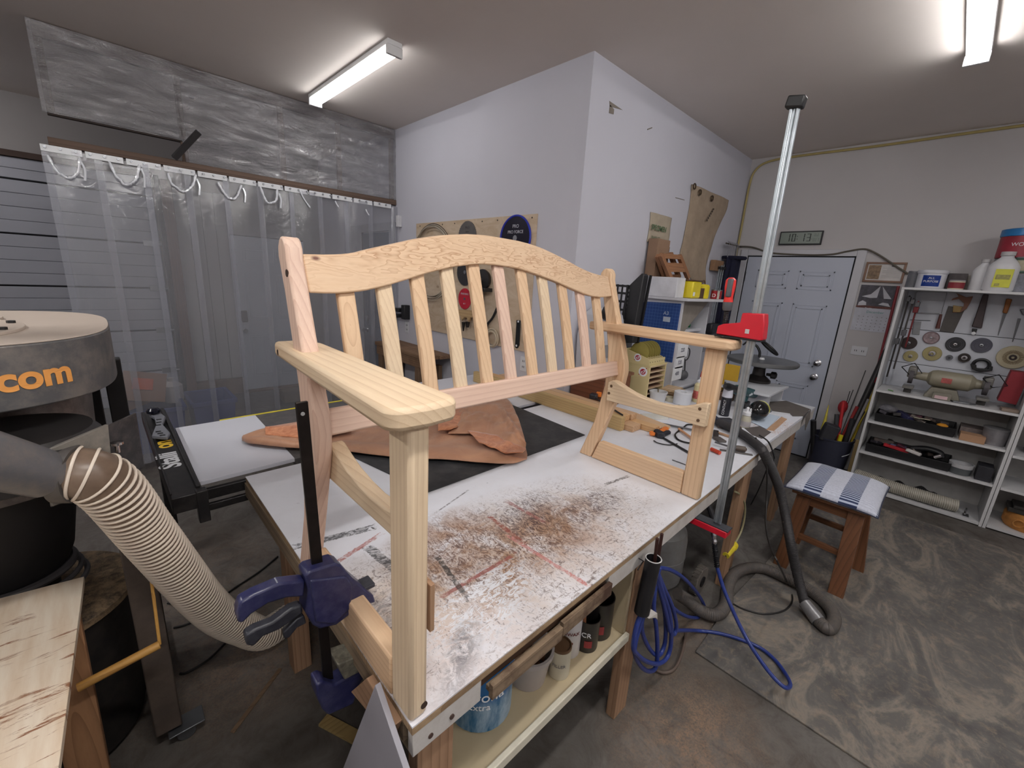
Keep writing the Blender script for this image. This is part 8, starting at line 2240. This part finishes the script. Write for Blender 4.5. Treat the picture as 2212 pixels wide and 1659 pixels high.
build('body', MB().lathe([(0.033, 0), (0.034, 0.004), (0.034, 0.125), (0.031, 0.135)], (p.x, p.y, ZT + 0.0006), 'z', 26), mat('can_black', (36, 36, 44), 0.35), t_)
build('cap', MB().lathe([(0.034, 0.1355), (0.034, 0.15), (0.029, 0.19), (0.001, 0.195)], (p.x, p.y, ZT + 0.0006), 'z', 26), mat('cap_white', (212, 212, 224), 0.4), t_)
tmp = MB().text('CONTACT', 0.022, Matrix.Rotation(R(90), 4, 'Z'), 0.0006)
a0 = math.atan2(-p.y, -p.x)
for v in tmp.b.verts:
    q = a0 + v.co.x / 0.034
    v.co = Vector((p.x + (0.0355 + v.co.z) * math.cos(q), p.y + (0.0355 + v.co.z) * math.sin(q), ZT + 0.012 + v.co.y))
build('lettering', tmp, WH, t_, smooth=0)
# cordless drill
TEAL = mat('drill_teal', (28, 76, 82), 0.4, 0, 0.08)
yd_ = 0.98
dl = lambda a, b: U(*J(a, b), 'y', yd_)
t_ = thing('drill', 'teal and black drill lying behind the steel clamp bar on the worktop', 'drill', (dl(1500, 640).x, yd_, ZT))
a, b = dl(1380, 450), dl(1630, 510)
build('motor', MB().lathe([(0.028, 0), (0.036, 0.02), (0.038, 0.16), (0.034, (b - a).length), (0.02, (b - a).length + 0.01)], a, tuple((b - a).normalized()), 24), TEAL, t_)
c2_ = dl(1255, 405)
build('chuck', MB().lathe([(0.010, 0), (0.022, 0.02), (0.026, 0.06), (0.026, (a - c2_).length)], c2_, tuple((a - c2_).normalized()), 20), BLACK, t_)
h0_, h1_ = dl(1500, 520), dl(1445, 700)
build('grip', MB().tube([h0_, h0_.lerp(h1_, .5), h1_], 0.021, 14), TEAL, t_)
zb = max(h1_.z - 0.02, ZT + 0.02)
build('foot', MB().obox((h1_.x + 0.01, h1_.y, ZT + 0.025), (0.10, 0.07, 0.045)), BLACK, t_, bevel=0.006)
tm = MB().text('makita', 0.030, face_y(dl(1470, 520).x, yd_ - 0.039, dl(1470, 500).z - 0.012), 0.0004, 0.0004)
build('lettering', tm, WH, t_, smooth=0)
for k, (q0, q1) in enumerate((((1625, 500), (1745, 505)), ((1620, 525), (1735, 535)))):
    one('wood_rod', MB().cyl(U(*J(*q0), 'y', 1.03), U(*J(*q1), 'y', 1.05), 0.008, seg=10), mat('rod_wood', (176, 136, 104), 0.7), ('upper', 'lower')[k] + ' of two thin wooden rods behind the teal drill', 'rod', 'wooden rods by the drill')
p = basept(1634, 908)
t_ = thing('sander', 'round glossy black sander with a yellow band resting on white papers', 'sander', (p.x, p.y, ZT))
build('body', MB().sphere((p.x, p.y, ZT + 0.072), 0.072, 1.15, 0.85, 0.92, 28), mat('gloss_black', (22, 22, 24), 0.15), t_)
build('band', MB().torus((p.x + 0.045, p.y, ZT + 0.075), 0.055, 0.0035, 'x', 30, 6), mat('band_yellow', (206, 200, 110), 0.5), t_)
a, b = basept(1650, 870, ZT + 0.14), basept(1668, 892, ZT + 0.05)
build('nose', MB().cyl((p.x + 0.05, p.y - 0.01, ZT + 0.11), (p.x + 0.15, p.y - 0.035, ZT + 0.05), 0.016, 0.012, seg=14), mat('nose_grey', (108, 110, 116), 0.4), t_)
p = basept(1608, 922)
t_ = thing('squeeze_bottle', 'small milky squeeze bottle with a white looped cap at the front of the worktop clutter', 'bottle', (p.x, p.y, ZT))
build('body', MB().lathe([(0.028, 0), (0.031, 0.006), (0.031, 0.055), (0.024, 0.075), (0.017, 0.08)], (p.x, p.y, ZT + 0.0006), 'z', 24), mat('bottle_milk', (190, 186, 168), 0.3), t_)
build('cap', MB().lathe([(0.024, 0.0805), (0.024, 0.10), (0.010, 0.105), (0.006, 0.118), (0.010, 0.122), (0.009, 0.132), (0.001, 0.135)], (p.x, p.y, ZT + 0.0006), 'z', 20), WH, t_)
build('loop', MB().torus((p.x + 0.028, p.y - 0.01, ZT + 0.108), 0.014, 0.003, 'y', 20, 6), WH, t_)
build('label', MB().lathe([(0.0316, 0.008), (0.032, 0.009), (0.032, 0.042), (0.0316, 0.043)], (p.x, p.y, ZT), 'z', 24, cap=False), mat('label_pale', (176, 170, 172), 0.5), t_)
def flat(pts, z, th, nm, m_, label, cat, **k):
    P = [U(px, py, 'z', z) for px, py in pts]
    return one(nm, MB().prism([(q.x, q.y) for q in P], 'z', z, z + th), m_, label, cat, smooth=0, **k)
PAPB = mat('paper_blue', (196, 210, 226), 0.7, 0, 0.02)
flat([(1655, 929), (1688, 901), (1700, 906), (1672, 931)], ZT + 0.0004, 0.003, 'thin_board', mat('tan_board', (184, 148, 118), 0.7), 'thin tan board under the papers at the front of the second table', 'board')
flat([(1622, 911), (1656, 927), (1684, 900), (1658, 893), (1640, 900)], ZT + 0.0036, 0.0012, 'paper_sheet', PAPB, 'pale blue paper sheet lying under the round black sander', 'paper')
flat([(1674, 893), (1708, 897), (1700, 885), (1655, 872), (1650, 880)], ZT + 0.0005, 0.0012, 'paper_sheet', mat('paper_white', (214, 216, 222)), 'white folded paper lying on the dark cloth behind the sander', 'paper')
flat([(1608, 925), (1640, 921), (1666, 934), (1646, 948), (1625, 940)], ZT + 0.0005, 0.0015, 'sandpaper_sheet', mat('sheet_grey', (88, 82, 80), 0.9), 'dark grey sandpaper sheet under the vacuum hose end', 'sandpaper')
dkz = ZT + 0.0022
P = [U(*q, 'z', dkz) for q in ((1650, 869), (1698, 866), (1750, 884), (1736, 899), (1712, 899), (1706, 893), (1668, 888))]
dk = one('dark_cloth', MB().prism([(q.x, q.y) for q in P], 'z', dkz, dkz + 0.002), mat('cloth_grey', (92, 86, 82), 0.95, 0, 0.12, 14), 'dark grey cloth spread over the gap of the far tables, one corner hanging down', 'cloth', smooth=0)
h_ = P[2]; g_ = P[3]
h2_ = [h_ + Vector((0.01, 0.0, 0)), g_ + Vector((0.0, -0.012, 0)), g_ + Vector((0.03, -0.022, -0.11)), g_ + Vector((0.10, -0.022, -0.03))]
build('hanging_corner', MB().loft([[q for q in h2_], [q + Vector((0, -0.003, 0)) for q in h2_]]), mat('cloth_grey', (92, 86, 82)), dk)
# files, screwdriver and bits on the near part
def tool(q0, q1, r0, r1, m_, nm, label, cat, z=ZT + 0.012, grp=None):
    a, b = U(*J(*q0), 'z', z), U(*J(*q1), 'z', z)
    return one(nm, MB().cyl(a, b, r0, r1, seg=14), m_, label, cat, grp)
t_ = thing('rasp', 'rasp with a dark round wooden handle lying at the front edge of the worktop', 'rasp', tuple(U(*J(1400, 1170), 'z', ZT)))
a, b, c2_ = [U(*J(*q), 'z', ZT + 0.018) for q in ((1510, 1170), (1330, 1140), (1130, 1080))]
build('handle', MB().lathe([(0.006, 0), (0.016, 0.008), (0.0165, 0.04), (0.012, (a - b).length)], a, tuple((b - a).normalized()), 18), mat('handle_dark', (84, 72, 64), 0.4), t_)
build('blade', MB().cyl(b, c2_, 0.006, 0.005, seg=8), STL, t_)
a, b = U(*J(1580, 1232), 'z', ZT + 0.004), U(*J(1190, 1168), 'z', ZT + 0.004)
one('flat_file', MB().obox(((a + b) / 2), ((a - b).length, 0.018, 0.005), (0, 0, math.degrees(math.atan2((a - b).y, (a - b).x)))), mat('file_grey', (104, 100, 98), 0.5, 0.5), 'flat grey file lying in front of the dark-handled rasp', 'file', bevel=0.001)
tool((1085, 1160), (1190, 1208), 0.010, 0.011, mat('grip_redorange', (206, 72, 44), 0.4), 'pliers_handle', 'red-orange tool handle lying between the bench leg and the steel clamp bar', 'tool')
one('cord_loop', MB().tube([U(*J(*q), 'z', ZT + 0.006) for q in ((880, 870), (800, 870), (760, 900), (690, 950), (655, 990), (680, 1040), (740, 1070), (800, 1085), (840, 1090))], 0.005, 8, 6), CB, 'looped black cord on the worktop inside the far end frame of the bench', 'cable')
one('cord_loop', MB().tube([U(*J(*q), 'z', ZT + 0.005) for q in ((400, 1060), (440, 1085), (520, 1105), (600, 1112), (680, 1098))], 0.003, 8, 6), CB, 'thin dark curved wire on the worktop under the orange trigger clamp', 'wire')
tool((700, 920), (865, 1040), 0.008, 0.007, mat('rod_salmon', (212, 160, 124), 0.6), 'wood_dowel', 'salmon-coloured wooden dowel lying across the looped black cord', 'dowel')
tool((460, 850), (880, 935), 0.006, 0.006, STL, 'steel_rod', 'dark steel rod lying along the worktop behind the salmon dowel', 'rod')
tool((620, 1290), (800, 1355), 0.0022, 0.0022, STL, 'wire_piece', 'thin straight wire lying on the bare white worktop near the bench stretcher', 'wire', ZT + 0.003)
for k, (q, s, c, lab) in enumerate((((1140, 990), (0.12, 0.03, 0.012), (64, 56, 54), 'dark flat bar by the far front leg of the bench'), ((1180, 1060), (0.07, 0.05, 0.012), (96, 90, 88), 'grey metal plate in front of the dark flat bar'), ((1230, 1000), (0.09, 0.02, 0.012), (186, 150, 120), 'tan stick beside the steel clamp bar'),
                                     ((1300, 920), (0.14, 0.06, 0.02), (84, 74, 68), 'dusty dark block under the vacuum nozzle'), ((1240, 850), (0.10, 0.05, 0.03), (60, 60, 66), 'dark grey tool box behind the vacuum nozzle'))):
    p = U(*J(*q), 'z', ZT)
    one('shop_piece', MB().obox((p.x, p.y, ZT + s[2] / 2 + 0.0006), s, (0, 0, 20 + 31 * k)), mat('piece_%d' % k, c, 0.5, 0.2, 0.2, 20), lab, 'tool part', bevel=0.003)
p = basept(1413, 902)
one('white_scrap', MB().obox((p.x, p.y, ZT + 0.008), (0.16, 0.09, 0.014), (0, 0, -30)), mat('scrap_white', (210, 208, 200), 0.6), 'pale flat offcut beside the ends of the stacked boards', 'wood scrap', bevel=0.001)
p = basept(1440, 888)
t_ = thing('barcode_tin', 'flat white tin with a barcode-like print behind the board ends', 'tin', (p.x, p.y, ZT))
build('body', MB().cyl((p.x - 0.05, p.y, ZT + 0.001), (p.x - 0.05, p.y, ZT + 0.05), 0.036, seg=24), mat('tin_lilac', (186, 186, 204), 0.4, 0, 0.1, 60), t_)
one('black_battery', MB().obox((p.x + 0.03, p.y - 0.04, ZT + 0.02), (0.16, 0.06, 0.036), (0, 0, -15)), BLACK, 'flat black battery pack lying behind the curved seat support', 'battery', bevel=0.004)

# round iron table on its stand by the door
IR = mat('iron_table', (120, 122, 124), 0.4, 0.6, 0.08, 8)
ctr = (4.02, 1.06)
t_ = thing('scroll_saw_stand', 'low white box top on the rear table carrying the round iron machine table', 'box', (3.85, 1.08, 0.823))
build('top', MB().box(3.53, 4.05, 0.835, 1.36, 0.935, 0.950), mat('melamine', (208, 210, 216)), t_, bevel=0.001)
build('side', MB().box(3.66, 3.68, 0.86, 1.34, 0.8236, 0.9345), UW, t_)
build('side', MB().box(4.01, 4.03, 0.86, 1.34, 0.8236, 0.9345), UW, t_)
t_ = thing('round_machine', 'machine with a wide round iron table in front of the panelled door', 'machine', (ctr[0], ctr[1], 0.951))
build('round_table', MB().lathe([(0.20, -0.012), (0.262, -0.010), (0.27, 0.0), (0.27, 0.018), (0.262, 0.024), (0.04, 0.024)], (ctr[0], ctr[1], 1.118), 'z', 56), IR, t_)
build('base', MB().lathe([(0.10, 0), (0.10, 0.02), (0.07, 0.045), (0.05, 0.06), (0.045, 0.12), (0.075, 0.135), (0.075, 0.15)], (ctr[0] - 0.03, ctr[1], 0.951), 'z', 28), mat('machine_black', (46, 42, 42), 0.4, 0.3, 0.2), t_)
build('bracket', MB().box(ctr[0] - 0.11, ctr[0] + 0.07, ctr[1] - 0.05, ctr[1] + 0.05, 1.085, 1.105), BLACK, t_, bevel=0.003)
build('knob', MB().lathe([(0.012, 0), (0.014, 0.03), (0.03, 0.036), (0.03, 0.07), (0.015, 0.08)], (ctr[0] - 0.0, ctr[1] - 0.05, 1.02), (0.2, -1, 0.0), 18), BLACK, t_)
build('swarf_cup', MB().cyl((ctr[0] - 0.02, ctr[1], 1.143), (ctr[0] - 0.02, ctr[1], 1.158), 0.022, 0.016, seg=16), WH, t_)
rx0 = [U(*q, 'x', 4.0) for q in ((1625, 742), (1635, 748), (1641, 760), (1640, 772))]
build('flexible_arm', MB().tube(rx0, 0.010, 8), BLACK, t_)
m0_, m1_ = U(1645, 737, 'x', 4.0), U(1679, 766, 'x', 4.0)
mc = (m0_ + m1_) / 2
dd = (m1_ - m0_)
ring_ = []
n_ = Vector((1, 0, 0))
u_ = dd.normalized(); v_ = (n_.cross(u_) * 0.35 + n_ * 0.9).normalized()
rad = dd.length / 2
for k in range(37):
    a = 2 * math.pi * k / 36
    ring_.append(mc + u_ * rad * math.cos(a) + v_ * rad * math.sin(a))
build('lens_ring', MB().tube(ring_, 0.009, 8, smooth=False), BLACK, t_)
build('lens', MB().loft([[q for q in ring_[:-1]], [q + u_.cross(v_) * 0.004 for q in ring_[:-1]]]), mat('lens_grey', (150, 154, 156), 0.15), t_)
build('swing_arm', MB().tube([m0_, U(1620, 735, 'x', 4.0), U(1605, 745, 'x', 4.0)], 0.007, 8), BLACK, t_)
YB_ = mat('bit_box_yellow', (196, 156, 44), 0.5, 0, 0.06)
p0, p1 = U(1570, 782, 'x', 3.60), U(1596, 812, 'x', 3.60)
t_ = thing('bit_organizer', 'yellow bit organizer with brown bits behind the steel clamp bar', 'organizer', (3.64, (p0.y + p1.y) / 2, ZT))
build('board', MB().box(3.585, 3.60, min(p0.y, p1.y), max(p0.y, p1.y), 0.99, 1.12), YB_, t_, bevel=0.002)
build('block', MB().box(3.50, 3.599, min(p0.y, p1.y), max(p0.y, p1.y), ZT + 0.0006, 0.90), mat('block_brown', (96, 70, 54), 0.7, 0, 0.3, 30), t_, bevel=0.003)
bt_ = MB()
for k in range(5):
    yk = min(p0.y, p1.y) + 0.02 + k * 0.026
    build('bit', MB().cyl((3.54, yk, 0.9005), (3.54, yk, 0.96 + 0.012 * (k % 3)), 0.007, seg=8), (STL, mat('rod_wood', (176, 136, 104)))[k % 2], t_)
build('side_post', MB().box(3.585, 3.60, max(p0.y, p1.y) - 0.01, max(p0.y, p1.y), ZT + 0.0006, 0.9895), YB_, t_)
for o in SC.objects:
    if '_w' in o:
        del o['_w']
